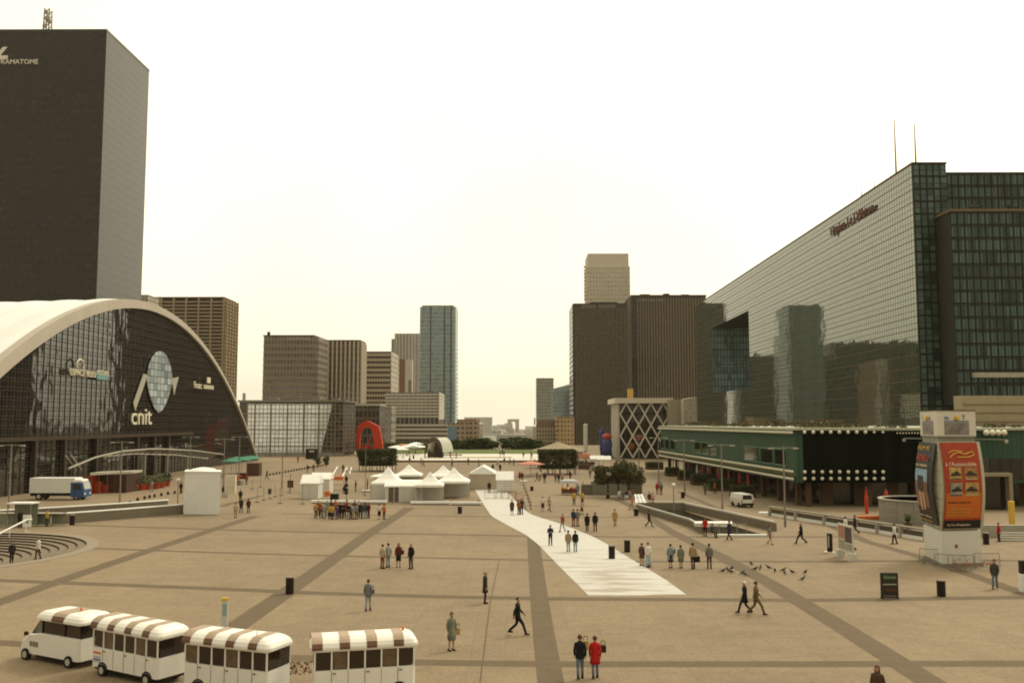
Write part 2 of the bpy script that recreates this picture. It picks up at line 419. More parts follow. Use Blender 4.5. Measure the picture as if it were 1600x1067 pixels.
for i in range(39): mb.face([R_[i], R_[i+1], L_[i+1], L_[i]][::-1] if False else [L_[i], R_[i], R_[i+1], L_[i+1]])
o = struct('carpet_path', mb, carpet_mat())
for p in o.data.polygons:
    pass
o.data.flip_normals() if o.data.polygons[0].normal.z < 0 else None

# basin platform and lawn in the distance
M_pale = mat('pale_stone', (.62, .58, .50), .8, noise=.08, scale=.1)
p0, p1 = G(612, 722), G(848, 722)
Yb = p0.y
Xl, Xr = p0.x, AT(848, 722, Yb).x
struct('basin_terrace', MB().box(Xl - 6, Yb, 0, Xr, 296, .55), M_pale)
struct('basin_kerb', MB().box(Xl - 6, Yb - .5, 0, Xr + .2, Yb - .004, .42), mat('kerb_dark', (.13, .085, .05), .9, noise=.2))
struct('lawn', MB().box(-45, 297, 0, 12, 345, .45), mat('grass', (.10, .125, .03), .9, noise=.2, scale=.5))
for (xa, xb, py, h) in ((690, 722, 711.5, .35), (702, 800, 715.5, .18)):
    a = AT(xa, py, 262 if py > 713 else 280); b_ = AT(xb, py, a.y)
    t = MB().bbox(a.x, a.y, .55, b_.x, a.y + 1.2, .55 + h, .05).build('low_basin_step', mat('step_brown', (.34, .22, .13), .9))
    tag(t, 'low brown step crossing the pale basin terrace, ' + ('nearer and longer' if py > 713 else 'shorter, left'), 'step')

# ---------------------------------------------------------------- far city and haze
mb = MB(); rd = random.Random(3)
mb2 = MB()
for i in range(620):
    Y = rd.uniform(1300, 5600); X = rd.uniform(-.5, .5) * Y
    if abs(X) < 34 + Y * .004: continue
    wd = rd.uniform(18, 60); h = rd.uniform(14, 34) + (20 if rd.random() < .08 else 0)
    (mb if rd.random() < .6 else mb2).box(X, Y, -34, X + wd, Y + rd.uniform(15, 50), -34 + h)
for Y in range(950, 5000, 60):         # even terraces along the avenue
    for s_ in (-1, 1):
        h = rd.uniform(20, 28); x = s_ * 36
        (mb if rd.random() < .5 else mb2).box(x, Y, -34, x + s_ * rd.uniform(30, 60), Y + 54, -34 + h)
F_city = facade('city_front', (.50, .47, .41), (.22, .21, .19), 4, 3.2, .4, .5, var=.4)  # pale stone; paleness and weak windows also carry distance haze in the colour
F_city2 = facade('city_front_grey', (.40, .39, .36), (.2, .2, .19), 3.4, 3.1, .45, .5, var=.4)
tag(mb.build('far_city', F_city), 'hazy mass of pale city roofs beyond the plaza', 'city', kind='stuff')
tag(mb2.build('far_city', F_city2), 'hazy mass of grey city roofs beyond the plaza', 'city', kind='stuff')
struct('avenue', MB().box(-14, 900, -34, 14, 5000, -33.9), mat('asphalt', (.12, .115, .10), .8))
# the triumphal arch at the end of the axis
arc = thing('triumphal_arch', 'pale triumphal arch far off in the haze at the end of the avenue', 'arch', (-20, 4700, -20))
mb = MB(); x0, x1 = AT(794, 660, 4700).x - 3, AT(811, 660, 4700).x
wd = x1 - x0; zt = 30
mb.box(x0, 4700, -34, x0 + wd * .33, 4722, 6); mb.box(x1 - wd * .33, 4700, -34, x1, 4722, 6)
mb.box(x0, 4700, 15.0, x1, 4722, 24)
n_ = 10
for i in range(n_):      # arched opening
    a0, a1 = math.pi * i / n_, math.pi * (i+1) / n_; r = wd * .17; cxx = (x0 + x1) / 2
    mb.extr([(cxx + r*math.cos(a0), 4700, 6 + 9*math.sin(a0)), (cxx + r*math.cos(a0), 4700, 15.0), (cxx + r*math.cos(a1), 4700, 15.0), (cxx + r*math.cos(a1), 4700, 6 + 9*math.sin(a1))][::-1], (0, 22, 0))
for a, b_ in ((x0, x0 + wd*.33), (x1 - wd*.33, x1)): mb.box(a, 4700, 6.0, b_, 4722, 15.0)
mb.build('arch_wall', M_lgrey, arc)
MB().box(x0 - 1.5, 4698.5, 24, x1 + 1.5, 4723.5, 27.5).build('cornice', M_lgrey, arc)
mb = MB(); mb.box(-2400, -130, -36, 2400, 5950, 222)
hz = mb.build('haze', []); m = bpy.data.materials.new('haze'); m.use_nodes = True; n = m.node_tree; n.nodes.clear()
out = n.nodes.new('ShaderNodeOutputMaterial'); pv = n.nodes.new('ShaderNodeVolumePrincipled')
pv.inputs['Color'].default_value = (.62, .58, .48, 1); pv.inputs['Density'].default_value = .00007
pv.inputs['Anisotropy'].default_value = .25
n.links.new(pv.outputs[0], out.inputs['Volume']); hz.data.materials.append(m)
tag(hz, 'thin pale haze over the plaza and the towers', 'haze', kind='stuff')

# ---------------------------------------------------------------- towers
def pxX(px, Y): return AT(px, 660, Y).x
def pxZ(py, Y, px=810): return AT(px, py, Y).z
def tower(name, label, pl, pr, ptop, Y, pfar=None, depth=None, zb=-40, wall=None, parent=None):
    """box tower: front face between pixels pl..pr at depth Y; pfar = far end of the side face"""
    ym = (ptop + 600) / 2; x0, x1 = AT(pl, ym, Y).x, AT(pr, ym, Y).x; zt = AT((pl + pr) / 2, ptop, Y).z
    if depth is None:
        xs = x1 if pfar > pr and pr < 810 else x0
        # Y where the ray through pfar meets the plane x = xs
        depth = XP(pfar, 600, xs).y - Y
    t = thing(name, label, 'tower' if 'tower' in name else 'building', ((x0 + x1) / 2, Y + depth / 2, 0))
    return t, x0, x1, Y, Y + depth, zb, zt
def body(t, x0, x1, y0, y1, zb, zt, m, name='wall'):
    return MB().box(x0, y0, zb, x1, y1, zt).build(name, m, t)
def ribs(t, x0, x1, y0, y1, z0, z1, n, w_, d_, m, faces='f', name='rib', sp=None):
    """vertical ribs: each one a part"""
    if 'f' in faces:
        for i in range(n):
            x = x0 + (x1 - x0) * (i + .5) / n
            MB().box(x - w_/2, y0 - d_, z0, x + w_/2, y0 + .05, z1).build(name, m, t)
    for s_, xx in (('r', x1), ('l', x0)):
        if s_ in faces:
            k = max(2, sp or round(n * (y1 - y0) / (x1 - x0)))
            for i in range(k):
                y = y0 + (y1 - y0) * (i + .5) / k
                MB().box(xx - .05 if s_ == 'r' else xx - d_, y - w_/2, z0, xx + d_ if s_ == 'r' else xx + .05, y + w_/2, z1).build(name, m, t)
def bands(t, x0, x1, y0, y1, z0, z1, n, h_, d_, m, name='floor_band'):
    for i in range(n):
        z = z0 + (z1 - z0) * (i + .5) / n
        MB().box(x0 - d_, y0 - d_, z - h_/2, x1 + d_, y1 + d_, z + h_/2).build(name, m, t)

# -- tall dark tower on the left
t, x0, x1, y0, y1, zb, zt = tower('office_tower', 'very tall dark granite office tower with white lettering, behind the white shell roof', 5, 156, 50, 427, pfar=216, zb=0)
x0 -= 12
F = facade('granite_tower', (.015, .009, .006), (.021, .013, .009), 1.45, 3.9, .55, .5, grough=.10, gior=1.5, wrough=.17, wior=1.45, var=.3)
body(t, x0, x1, y0, y1, 0, zt, F)
MB().box(x0 - .15, y0 - .15, zt, x1 + .15, y1 + .15, zt + 1.2).build('parapet', mat('granite', (.035, .026, .02), .3, noise=.1), t)
M_sign = mat('sign_white', (.72, .68, .56), .6, noise=0)
a = AT(-3, 101.5, y0); b_ = AT(61, 100, y0)
text('FRAMATOME', 3.3, (a.x, y0 - .45, AT(30, 101, y0).z), (1, 0, 0), (0, 0, 1), 'lettering', M_sign, t, .2, sx=1.0)
c = AT(-2, 84, y0)
mb = MB()   # angular emblem above the name
for P in ([(0, 1), (4.2, 6), (6.2, 6), (3.0, 1.8), (6.6, 1.8), (6.6, 0), (0, 0)],):
    mb.extr([(c.x - 2 + p[0], y0 - .6, c.z - 3 + p[1]) for p in P][::-1], (0, .4, 0))
mb.build('emblem', M_sign, t)
mast = thing('radio_mast', 'grey lattice radio mast on the roof of the tall dark tower', 'mast', (AT(73, 50, y0 + 18).x, y0 + 18, zt + 1.2))
mx_ = AT(74, 50, y0 + 18).x; my = y0 + 18; z0 = zt + 1.2; zT = AT(74, 22, my).z + 2; mb = MB()
for sx in (-1, 1):
    for sy in (-1, 1): mb.tube((mx_ + sx*1.6, my + sy*1.6, z0), (mx_ + sx*1.2, my + sy*1.2, zT), .3, n=4)
k = 7
for i in range(k):
    za, zb_ = z0 + (zT - z0)*i/k, z0 + (zT - z0)*(i+1)/k
    for sy in (-1.5, 1.5):
        mb.tube((mx_ - 1.5, my + sy, za), (mx_ + 1.5, my + sy, zb_), .2, n=4); mb.tube((mx_ + 1.5, my + sy, za), (mx_ - 1.5, my + sy, zb_), .09, n=4)
        mb.tube((mx_ - 1.5, my + sy, zb_), (mx_ + 1.5, my + sy, zb_), .09, n=4)
mb.build('lattice', M_grey, mast)
for i, (dx, dz) in enumerate(((-.2, .9), (.3, .72), (-.6, .5), (1.8, .62), (-2.2, .3), (2.2, .32), (-4, .12))):
    MB().tube((mx_ + dx, my - 1.7, z0 + (zT - z0)*dz), (mx_ + dx, my - 2.2, z0 + (zT - z0)*dz), 1.2, .9, 10).build('dish', M_lgrey, mast)

# -- balcony tower behind the shell
t, x0, x1, y0, y1, zb, zt = tower('apartment_tower', 'tan apartment tower ringed by balconies, right behind the white shell roof', 228, 352, 466, 700, pfar=369)
body(t, x0 + 2, x1 - 1.5, y0 + 2, y1 - 1.5, -20, zt - 1, mat('balcony_shadow', (.06, .045, .035), .5, noise=.3, scale=.3))  # dark brown wall set back behind the balcony slabs
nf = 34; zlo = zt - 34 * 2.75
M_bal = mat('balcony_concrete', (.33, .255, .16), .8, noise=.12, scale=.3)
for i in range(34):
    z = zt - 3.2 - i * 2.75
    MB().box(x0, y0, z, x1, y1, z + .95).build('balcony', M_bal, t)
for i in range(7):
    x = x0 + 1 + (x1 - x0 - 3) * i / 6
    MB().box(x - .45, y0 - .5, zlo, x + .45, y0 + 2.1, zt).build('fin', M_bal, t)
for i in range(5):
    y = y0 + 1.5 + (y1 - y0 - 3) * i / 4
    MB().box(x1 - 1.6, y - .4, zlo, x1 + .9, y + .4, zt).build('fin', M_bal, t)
MB().box(x0 + 5, y0 + 1, zt, x1 - 2, y1 - 1, zt + 1.2).build('roof', mat('roof_brown', (.10, .06, .04), .8), t)
# pale sliver between the tall tower and the shell
t, x0, x1, y0, y1, zb, zt = tower('apartment_building', 'sliver of a pale apartment building between the tall dark tower and the balcony tower', 208, 229, 462, 640, depth=20, zb=-20)
body(t, x0, x1, y0, y1, -20, zt, facade('pale_sliver', (.34, .31, .25), (.12, .11, .1), 2.5, 3, .5, .45))
MB().box(x0 - .3, y0 - .3, zt, x1 + .3, y1 + .3, zt + .6).build('roof', M_lgrey, t)

# -- A: broad grey grid tower and B: ribbed tower joined on its right
t, x0, x1, y0, y1, zb, zt = tower('office_tower', 'broad dark grey office tower with a fine grid of windows, behind the glass hall', 408, 492, 525, 430, pfar=506)
F = facade('grid_tower', (.19, .16, .12), (.075, .064, .05), 1.5, 3.0, .6, .55, grough=.12, var=.5)
MB().prism([(x0 + 1, y0), (x1 - 1.2, y0), (x1 + 1.2, y0 + 1.6), (x1 + 1.6, y1), (x0 + 1, y1)], -10, zt).build('wall', F, t)
MB().box(x0 + .5, y0 + .4, zt, x1 - .5, y1 - .5, zt + .5).build('parapet', M_dark, t)
MB().box(x0 + 2, y0 + 2, zt + .5, x0 + 3.2, y0 + 3, zt + 2.2).build('chimney', M_dark, t)
bands(t, x0 + 1, x1 - 1.2, y0, y0 + 2, zt - 66, zt - 3, 21, .5, .12, mat('grid_ledge', (.24, .205, .15), .8), 'floor_band')
mb = MB()
for i in range(11): mb.box(x1 - 13 + i * 1.0, y0 - .3, zt - 1.9, x1 - 12.4 + i * 1.0, y0, zt - .8)
mb.build('sign', M_lgrey, t)
t, x0, x1, y0, y1, zb, zt = tower('office_tower', 'dark office tower with tall pale vertical ribs, right of the grey grid tower', 503, 563, 533, 462, pfar=571)
body(t, x0, x1, y0, y1, -10, zt, facade('ribbed_dark', (.13, .10, .075), (.07, .055, .045), 1.2, 3.1, .7, .6, var=.5))
ribs(t, x0, x1, y0, y1, -5, zt, 9, .75, .6, mat('rib_pale', (.50, .43, .32), .8, noise=.08), 'f')
MB().box(x1, y0, -5, x1 + .5, y1, zt - .5).build('end_wall', mat('end_tan', (.30, .25, .18), .8, noise=.1), t)
MB().box(x0, y0 - .2, zt, x1, y1, zt + .6).build('parapet', M_brown, t)
# -- C: tan banded block
t, x0, x1, y0, y1, zb, zt = tower('office_block', 'tan office block with even rows of windows, between the ribbed tower and the blue tower', 568, 611, 549, 520, pfar=622)
body(t, x0, x1, y0, y1, -10, zt, facade('banded_tan', (.22, .16, .11), (.05, .04, .035), 1.5, 2.9, .6, 1.0, var=.5))
bands(t, x0, x1, y0, y1, zt - 66, zt - .5, 23, 1.35, .25, mat('band_tan', (.46, .38, .28), .8, noise=.08), 'floor_band')
# -- D, E
t, x0, x1, y0, y1, zb, zt = tower('office_tower', 'grey striped tower half hidden behind the tall blue tower', 610, 657, 521, 930, depth=40)
F = facade('far_striped', (.42, .40, .34), (.25, .24, .22), 3.2, 60, .5, 1.0, var=.3)
body(t, x0 + 4, x1, y0, y1, -30, zt, F); body(t, x0, x0 + 4, y0 + 6, y1, -30, zt - 5, F, 'wing')
t, x0, x1, y0, y1, zb, zt = tower('office_tower', 'tallest blue-grey glass tower with rounded corners, left of the open sky', 655, 712, 479, 760, depth=34)
F = facade('blue_glass', (.27, .33, .32), (.20, .27, .29), 1.5, 3.4, .82, .6, grough=.12, var=.3)
P = []; r = 3.5
for cx_, cy_, a0 in ((x1 - r, y0 + r, -90), (x1 - r, y1 - r, 0), (x0 + r, y1 - r, 90), (x0 + r, y0 + r, 180)):
    for k in range(5): P.append((cx_ + r * math.cos(R(a0 + k * 22.5)), cy_ + r * math.sin(R(a0 + k * 22.5))))
MB().prism(P, -30, zt).build('curtain_wall', F, t)
MB().box(x0 + 2, y0 + 3, zt, x1 - 2, y1 - 3, zt + 1.4).build('roof', M_grey, t)
for px_ in (672, 693.5, 704):
    x = pxX(px_, y0); MB().box(x - .5, y0 - .12, -20, x + .5, y0 + .1, zt).build('seam', mat('seam', (.05, .07, .08), .5), t)
# -- I: brown block with white end
t, x0, x1, y0, y1, zb, zt = tower('apartment_tower', 'slim brown tower with a white side wall, in front of the grey striped tower', 624, 633, 561, 620, pfar=647)
body(t, x0, x1, y0, y1, -20, zt, mat('brick_far', (.20, .12, .08), .8, noise=.15))
MB().box(x1, y0, -20, x1 + 4.6, y0 + 6, zt - .4).build('white_side_wall', mat('white_far', (.52, .49, .42), .8, noise=.05), t)
MB().box(x1 + 2.2, y0 - .1, -20, x1 + 4.4, y0, zt - 14).build('window_strip', M_grey, t)
# -- F: long pale slab with podium
t, x0, x1, y0, y1, zb, zt = tower('office_block', 'long pale banded office slab below the blue tower', 603, 686, 613, 480, pfar=694)
body(t, x0, x1, y0, y1, 0, zt, facade('slab_front', (.30, .26, .20), (.07, .06, .05), 2.2, 20, .75, 1, var=.4))
bands(t, x0, x1, y0, y1, pxZ(653, 480), zt - .3, 8, .95, .3, mat('band_pale', (.50, .46, .38), .8, noise=.06), 'floor_band')
x2 = pxX(699, 476)
MB().box(x0 - 1, y0 - 5, 0, x2, y0 - .3, pxZ(664, 476)).build('podium', facade('podium', (.16, .14, .11), (.06, .05, .045), 1.5, 9, .6, .9, var=.5), t)
for i in range(4):
    z = pxZ(664 + i * 6.5, 476); MB().box(x0 - 1.3, y0 - 5.4, z - .6, x2 + .3, y0 - 4.8, z + .5).build('podium_band', mat('band_pale', (0, 0, 0)), t)
# -- H: beige stepped block and its blue panel
t, x0, x1, y0, y1, zb, zt = tower('apartment_block', 'low beige stepped apartment block right of the blue tower', 714, 749, 655, 600, pfar=755, zb=-10)
F = facade('beige_block', (.36, .28, .20), (.09, .07, .055), 3.0, 3.1, .55, .45, var=.5)
body(t, x0, x1, y0, y1, -10, zt - 1, F); MB().box(x0, y0, zt - 1, x1 - 2, y1, zt).build('roof', mat('roof_tile', (.26, .12, .07), .8), t)
x3 = pxX(694, y0 - 4); MB().box(x3, y0 - 4, -10, x1 - 6, y0 - .2, pxZ(661, y0)).build('lower_wing', F, t)
MB().box(pxX(699, y0 - 5), y0 - 5, -6, pxX(713, y0 - 5), y0 - 4.1, pxZ(666, y0)).build('blue_panel', mat('blue_panel', (.16, .26, .36), .5, noise=.06), t)
# -- G: brown block behind the red arch and pale curved one beside it
t, x0, x1, y0, y1, zb, zt = tower('office_block', 'brown glass office block right behind the red arch', 555, 593, 634, 345, pfar=602)
body(t, x0, x1, y0, y1, 0, zt, facade('brown_glass', (.10, .075, .055), (.035, .028, .022), 1.6, 3.2, .7, .7, var=.5))
MB().box(x0 - .2, y0 - .2, zt, x1 + .4, y1, zt + .9).build('roof', M_lgrey, t)
t, x0, x1, y0, y1, zb, zt = tower('office_block', 'pale grey block with a curved front between the brown block and the banded slab', 592, 612, 637, 400, depth=14)
P = [(x0, y1)] + [(x0 + (x1 - x0) * k / 8, y0 + 3 * (1 - math.sin(math.pi * (k / 8) * .5 + .2))) for k in range(9)] + [(x1, y1)]
MB().prism(P, 0, zt).build('wall', facade('curved_pale', (.26, .24, .2), (.12, .12, .11), 2.2, 3.2, .5, .5, var=.4), t)
MB().prism([(p[0], p[1] - .2) for p in P], zt, zt + .7).build('parapet', M_lgrey, t)

# -- right-hand dark towers
M_ribd = mat('rib_bronze', (.15, .115, .075), .6, noise=.1)
F_br = facade('bronze_tower', (.045, .033, .024), (.020, .015, .012), .9, 3.2, .7, .7, grough=.1, var=.5)
t, x0, x1, y0, y1, zb, zt = tower('office_tower', 'dark bronze ribbed tower, left and lower of the dark pair', 895, 981, 474, 600, depth=42, zb=-20)
MB().prism([(x0, y0 + 1.4), (x0 + 1.4, y0), (x1, y0), (x1, y1), (x0, y1)], -20, zt).build('wall', F_br, t)
ribs(t, x0 + 1.5, x1, y0, y1, -20, zt - 3.4, 26, .5, .5, M_ribd, 'f')
for xa, xb in ((909, 933), (937, 966)):
    mb = MB(); k = int((xb - xa) / 3)
    for i in range(k): X_ = pxX(xa + i * 3, y0); mb.box(X_, y0 - .7, zt - 3.2, X_ + .8, y0, zt - 1.0)
    mb.build('sign', mat('sign_bronze', (.20, .165, .12), .6, noise=0), t)
MB().box(x0 + 12, y0 + 6, zt, x1 - 6, y1 - 6, zt + 1.6).build('plant_room', M_dark, t)
t, x0, x1, y0, y1, zb, zt = tower('office_tower', 'dark bronze ribbed tower, right and taller of the dark pair, beside the mirror-glass block', 987, 1104, 461, 618, depth=42, zb=-20)
body(t, x0, x1, y0, y1, -20, zt, F_br)
MB().box(x0 - 2.2, y0 + .2, -20, x0 - .01, y0 + 2, zt - 2).build('corner_pier', mat('pier_pale', (.18, .145, .10), .7, noise=.1), t)
ribs(t, x0 + 3.2, x1 - .4, y0, y1, -20, zt - 2, 25, .75, .7, mat('rib_tan', (.20, .155, .10), .6, noise=.1), 'f')
MB().box(x0 - .2, y0 - .7, zt - 1.4, x1 + .2, y1, zt).build('parapet', mat('parapet_brown', (.05, .03, .022), .6), t)
for xa, xb, hh in ((1003, 1018, 1.2), (1040, 1049, 1.6), (1068, 1080, 1.0)):
    MB().box(pxX(xa, y0 + 4), y0 + 4, zt, pxX(xb, y0 + 4), y0 + 9, zt + hh).build('vent', M_brown, t)
mb = MB()
for i in range(12): X_ = pxX(1001 + i * 3.3, y0); mb.box(X_, y0 - 1.1, zt - 4.6, X_ + .85, y0 - .71, zt - 2.8)
mb.build('sign', mat('sign_bronze', (.20, .165, .12)), t)
# -- pale lattice tower behind
t, x0, x1, y0, y1, zb, zt = tower('office_tower', 'pale tower with a diamond-patterned front, rising behind the dark pair', 918, 985, 396, 690, depth=30, zb=-20)
x00 = XP(908, 500, x0).x
F = facade('pale_tower', (.62, .56, .46), (.38, .34, .28), 2.2, 3.3, .55, .55, var=.3)
zm = pxZ(416, y0)
yb = XP(909.5, 500, x0).y
MB().box(x0, y0, -20, x1, y0 + 30, zm).build('wall', F, t)
MB().box(x0 + .6, y0 + .6, zm, x1 - .8, y0 + 29, zt).build('crown', mat('crown_pale', (.60, .54, .43), .8, noise=.06), t)
mb = MB(); nx = 12; nz_ = 15; zl = pxZ(475, y0); cw_ = (x1 - x0) / nx; chh = (zm - zl) / nz_
for i in range(nx):
    for j in range(nz_):
        xa, za = x0 + i*cw_, zl + j*chh
        mb.tube((xa, y0 - .15, za), (xa + cw_/2, y0 - .15, za + chh), .3, n=4); mb.tube((xa + cw_, y0 - .15, za), (xa + cw_/2, y0 - .15, za + chh), .3, n=4)
mb.build('diamond_screen', mat('screen_pale', (.70, .63, .51), .8, noise=.05), t)
mb = MB()
for j in range(10):
    za = zl + (zm - zl) * j / 10
    mb.extr([(x0 - .01, y0 + 1, za), (x0 - .6, y0 + 1, za), (x0 - .6, y0 + 29, za + 7), (x0 - .01, y0 + 29, za + 7)], (0, 0, 1.2))
mb.build('side_louvre', mat('louvre_tan', (.40, .30, .19), .8), t)
# -- small far buildings at the right of the gap
t, x0, x1, y0, y1, zb, zt = tower('office_tower', 'slim grey-green tower standing alone right of the open sky', 838, 865, 592, 900, depth=26, zb=-30)
body(t, x0, x1, y0, y1, -30, zt, facade('far_slim', (.27, .27, .235), (.16, .17, .155), 1.8, 3.2, .6, .6, var=.3))
MB().box(x0, y0 - .2, zt, x1, y1, zt + .8).build('parapet', M_grey, t)
mb = MB()
for i in range(7): mb.box(x0 + 3 + i*1.6, y0 - .3, zt - 2.6, x0 + 4 + i*1.6, y0, zt - 1.2)
mb.build('sign', M_lgrey, t)
t = thing('glass_building', 'blue-grey glass building with a sloping roof line beside the slim grey-green tower', 'building', (pxX(880, 800), 800, 0))
xa, xb = pxX(864, 800), pxX(899, 800)
MB().extr([(xa, 800, -30), (xb, 800, -30), (xb, 800, pxZ(598, 800)), (xa, 800, pxZ(607.5, 800))][::-1], (0, 30, 0)).build('curtain_wall', facade('far_blue', (.24, .28, .29), (.20, .26, .28), 1.5, 3.2, .8, .6, var=.25), t)
MB().box(pxX(887, 796), 796, -30, pxX(898, 796), 799.9, pxZ(610, 796)).build('end_bay', mat('far_blue_dark', (.10, .14, .16), .5), t)
t, x0, x1, y0, y1, zb, zt = tower('apartment_block', 'pale block with a big brown mansard roof below the slim grey-green tower', 838, 869, 656, 560, pfar=832, zb=-10)
zr = pxZ(667, y0)
body(t, x0, x1, y0, y1, -10, zr, facade('block_pale', (.33, .28, .20), (.09, .075, .06), 1.7, 2.4, .5, .55, var=.4))
MB().extr([(x0, y0, zr), (x1, y0, zr), (x1 - .2, y0 + 3, zt), (x0 + .8, y0 + 3, zt)][::-1], (0, 10, 0)).build('roof', mat('mansard', (.11, .065, .045), .8, noise=.15), t)
for px_ in (834.5, 842, 856): MB().box(pxX(px_, y0 + 3), y0 + 4, zt - 3, pxX(px_ + 2, y0 + 3), y0 + 6, zt + 1.2).build('chimney', M_tan, t)
t, x0, x1, y0, y1, zb, zt = tower('apartment_block', 'yellowish block with rounded corner left of the dark towers', 869, 897, 652, 545, depth=18, zb=-10)
MB().prism([(x0, y0 + 2), (x0 + .6, y0 + .6), (x0 + 2, y0), (x1, y0), (x1, y1), (x0, y1)], -10, zt).build('wall', facade('block_yellow', (.42, .31, .17), (.16, .11, .07), 2.0, 2.6, .5, .5, var=.4), t)
MB().box(x0, y0 - .3, zt, x1, y1, zt + .5).build('parapet', M_tan, t)
t = tag(MB().bbox(pxX(912, 268), 268, 0, pxX(918, 268), 269.4, pxZ(662, 268), .2).build('sign_pylon', mat('pylon_pale', (.55, .53, .46), .6, noise=.05)), 'tall pale slab-like sign pylon standing before the dark tower', 'pylon')

# office rows farther down the avenue: seen only as reflections in the mirror-glass block
for xa, xb, Y_, pt_y, lb in ((-276, -170, 1000, 536, 'long dark brown office row far behind the grey grid tower'), (-168, -70, 1010, 557, 'lower dark brown office row far behind the tan block')):
    t = thing('office_row', lb, 'building', ((xa + xb)/2, Y_, -34)); zt = AT(600, pt_y, Y_).z
    body(t, xa, xb, Y_, Y_ + 30, -34, zt, facade('row_brown', (.06, .042, .026), (.03, .022, .016), 2, 3.2, .6, .6))
    for k in range(7): x = xa + (xb - xa)*(k + .3)/7; MB().box(x, Y_ + 2, zt, x + 5, Y_ + 9, zt + 1.5 + (k * 37 % 3)).build('roof_house', M_brown, t)
# ---------------------------------------------------------------- white shell hall
AX, AC, AA, AH = -72.0, 180.0, 78.0, 33.4
def arch(Y, c=AC, a=AA, h=AH): return h * (1 - ((Y - c) / a) ** 2)
hall = thing('exhibition_hall', 'white concrete shell hall with a huge arched dark glass front, on the left', 'hall', (-100, AC, 0))
M_shell = mat('shell_white', (.78, .77, .74), .6, noise=.06, scale=.15)
mb = MB(); nX, nY = 72, 60; grid = []
for i in range(nX + 1):
    d = i * 1.5; X = AX - d; c = AC + .6*d; a = AA + .2*d; h = AH + .055*d
    sc_ = .55 * abs(math.sin(math.pi * d / 9.0)) - .1
    grid.append([(X, c - a + 2*a*j/nY, max(-.5, arch(c - a + 2*a*j/nY, c, a, h) + sc_ * min(1, d / 3))) for j in range(nY + 1)])
vs = [p for r_ in grid for p in r_]; fs = []
for i in range(nX):
    for j in range(nY): k = i*(nY+1)+j; fs.append((k, k+1, k+nY+2, k+nY+1))
mb._add(vs, fs); o = mb.build('roof_shell', M_shell, hall, smooth=True)
# tan edge beam of the front arch
mb = MB(); N_ = 64; prevq = None; P = []
for j in range(N_ + 1):
    Y = AC - AA + 2*AA*j/N_; z = arch(Y); th = 1.2 + 1.5 * max(0, (AC - Y) / AA) - .9 * max(0, (Y - AC) / AA)
    P.append((Y, z, z - th))
for (Ya, za, la), (Yb_, zb_, lb) in zip(P, P[1:]):
    mb._add([(AX-1.2, Ya, la), (AX-1.2, Yb_, lb), (AX-1.2, Yb_, zb_+.25), (AX-1.2, Ya, za+.25), (AX+.1, Ya, la), (AX+.1, Yb_, lb), (AX+.1, Yb_, zb_+.25), (AX+.1, Ya, za+.25)],
            [(3,2,1,0), (4,5,6,7), (0,1,5,4), (2,3,7,6)])
mb.build('edge_beam', mat('edge_tan', (.44, .39, .32), .8, noise=.08, scale=.3), hall)
F_hall = facade('hall_glass', (.03, .022, .016), (.016, .013, .010), 1.8, 1.36, .93, .93, grough=.04, gior=1.9, var=.45, wob=.03)
mb = MB(); N_ = 90
for j in range(N_):
    Ya, Yb_ = AC - AA + 2*AA*j/N_, AC - AA + 2*AA*(j+1)/N_
    mb.face([(AX - .5, Ya, 0), (AX - .5, Yb_, 0), (AX - .5, Yb_, max(0, arch(Yb_) - .5)), (AX - .5, Ya, max(0, arch(Ya) - .5))])
mb.build('curtain_wall', F_hall, hall)
mb = MB(); Y = AC - AA + 3
while Y < AC + AA - 3:
    zt = arch(Y) - .9
    if zt > .3: mb.box(AX - .5, Y - .06, 0, AX - .42, Y + .06, zt)
    Y += 1.8
z = 1.36
while z < AH - 2:
    hw = AA * math.sqrt(max(0, 1 - (z + 1.0) / AH)); mb.box(AX - .5, AC - hw, z - .05, AX - .43, AC + hw, z + .05); z += 1.36
mb.build('glazing_bars', mat('glazing_bar', (.028, .020, .014), .6, noise=.1), hall)
# entrance zone: heavier posts and transom
for k, px in enumerate((54, 100, 150, 214, 240, 262)):
    p = XP(px, 720, AX); MB().box(AX - .3, p.y - .35, 0, AX + .25, p.y + .35, 8).build('post', mat('post_tan', (.05, .035, .022), .8), hall)
MB().box(AX - .3, 108, 7.7, AX + .35, 205, 8.3).build('transom', mat('post_tan', (0, 0, 0)), hall)
def hall_text(s, px, py, h, m, name='lettering', w_=None):
    p = XP(px, py, AX); return text(s, h, (AX + .35, p.y, p.z), (0, 1, 0), (0, 0, 1), name, m, hall, .12, sx=w_ or 1)
M_let = mat('letter_cream', (.66, .60, .46), .6, noise=0)
hall_text('cnit', 201, 663, 4.6, M_let, w_=1.42)
hall_text('ESPACE BLEU', 105, 585.5, 1.5, M_let, w_=1.05)
p = XP(122, 571, AX); mb = MB()
for k in range(10):
    a0, a1 = R(-30 + 24*k), R(-30 + 24*(k+1))
    mb.tube((AX + .35, p.y + 1.2*math.cos(a0), p.z + 1.0*math.sin(a0)), (AX + .35, p.y + 1.2*math.cos(a1), p.z + 1.0*math.sin(a1)), .16, n=6)
mb.build('emblem', M_let, hall)
p = XP(148, 592, AX); q = XP(166, 578, AX)
MB().box(AX + .2, p.y, p.z, AX + .4, q.y, p.z + 1.2).build('sign_panel', mat('sign_turquoise', (.14, .30, .30), .5, noise=.1), hall)
hall_text('ACCUEIL', 148, 585, 1.15, M_let, w_=1.0).hide_render = False
hall_text('fnac', 300, 606, 2.2, M_let, w_=1.5)
mb = MB(); p = XP(316, 607, AX)
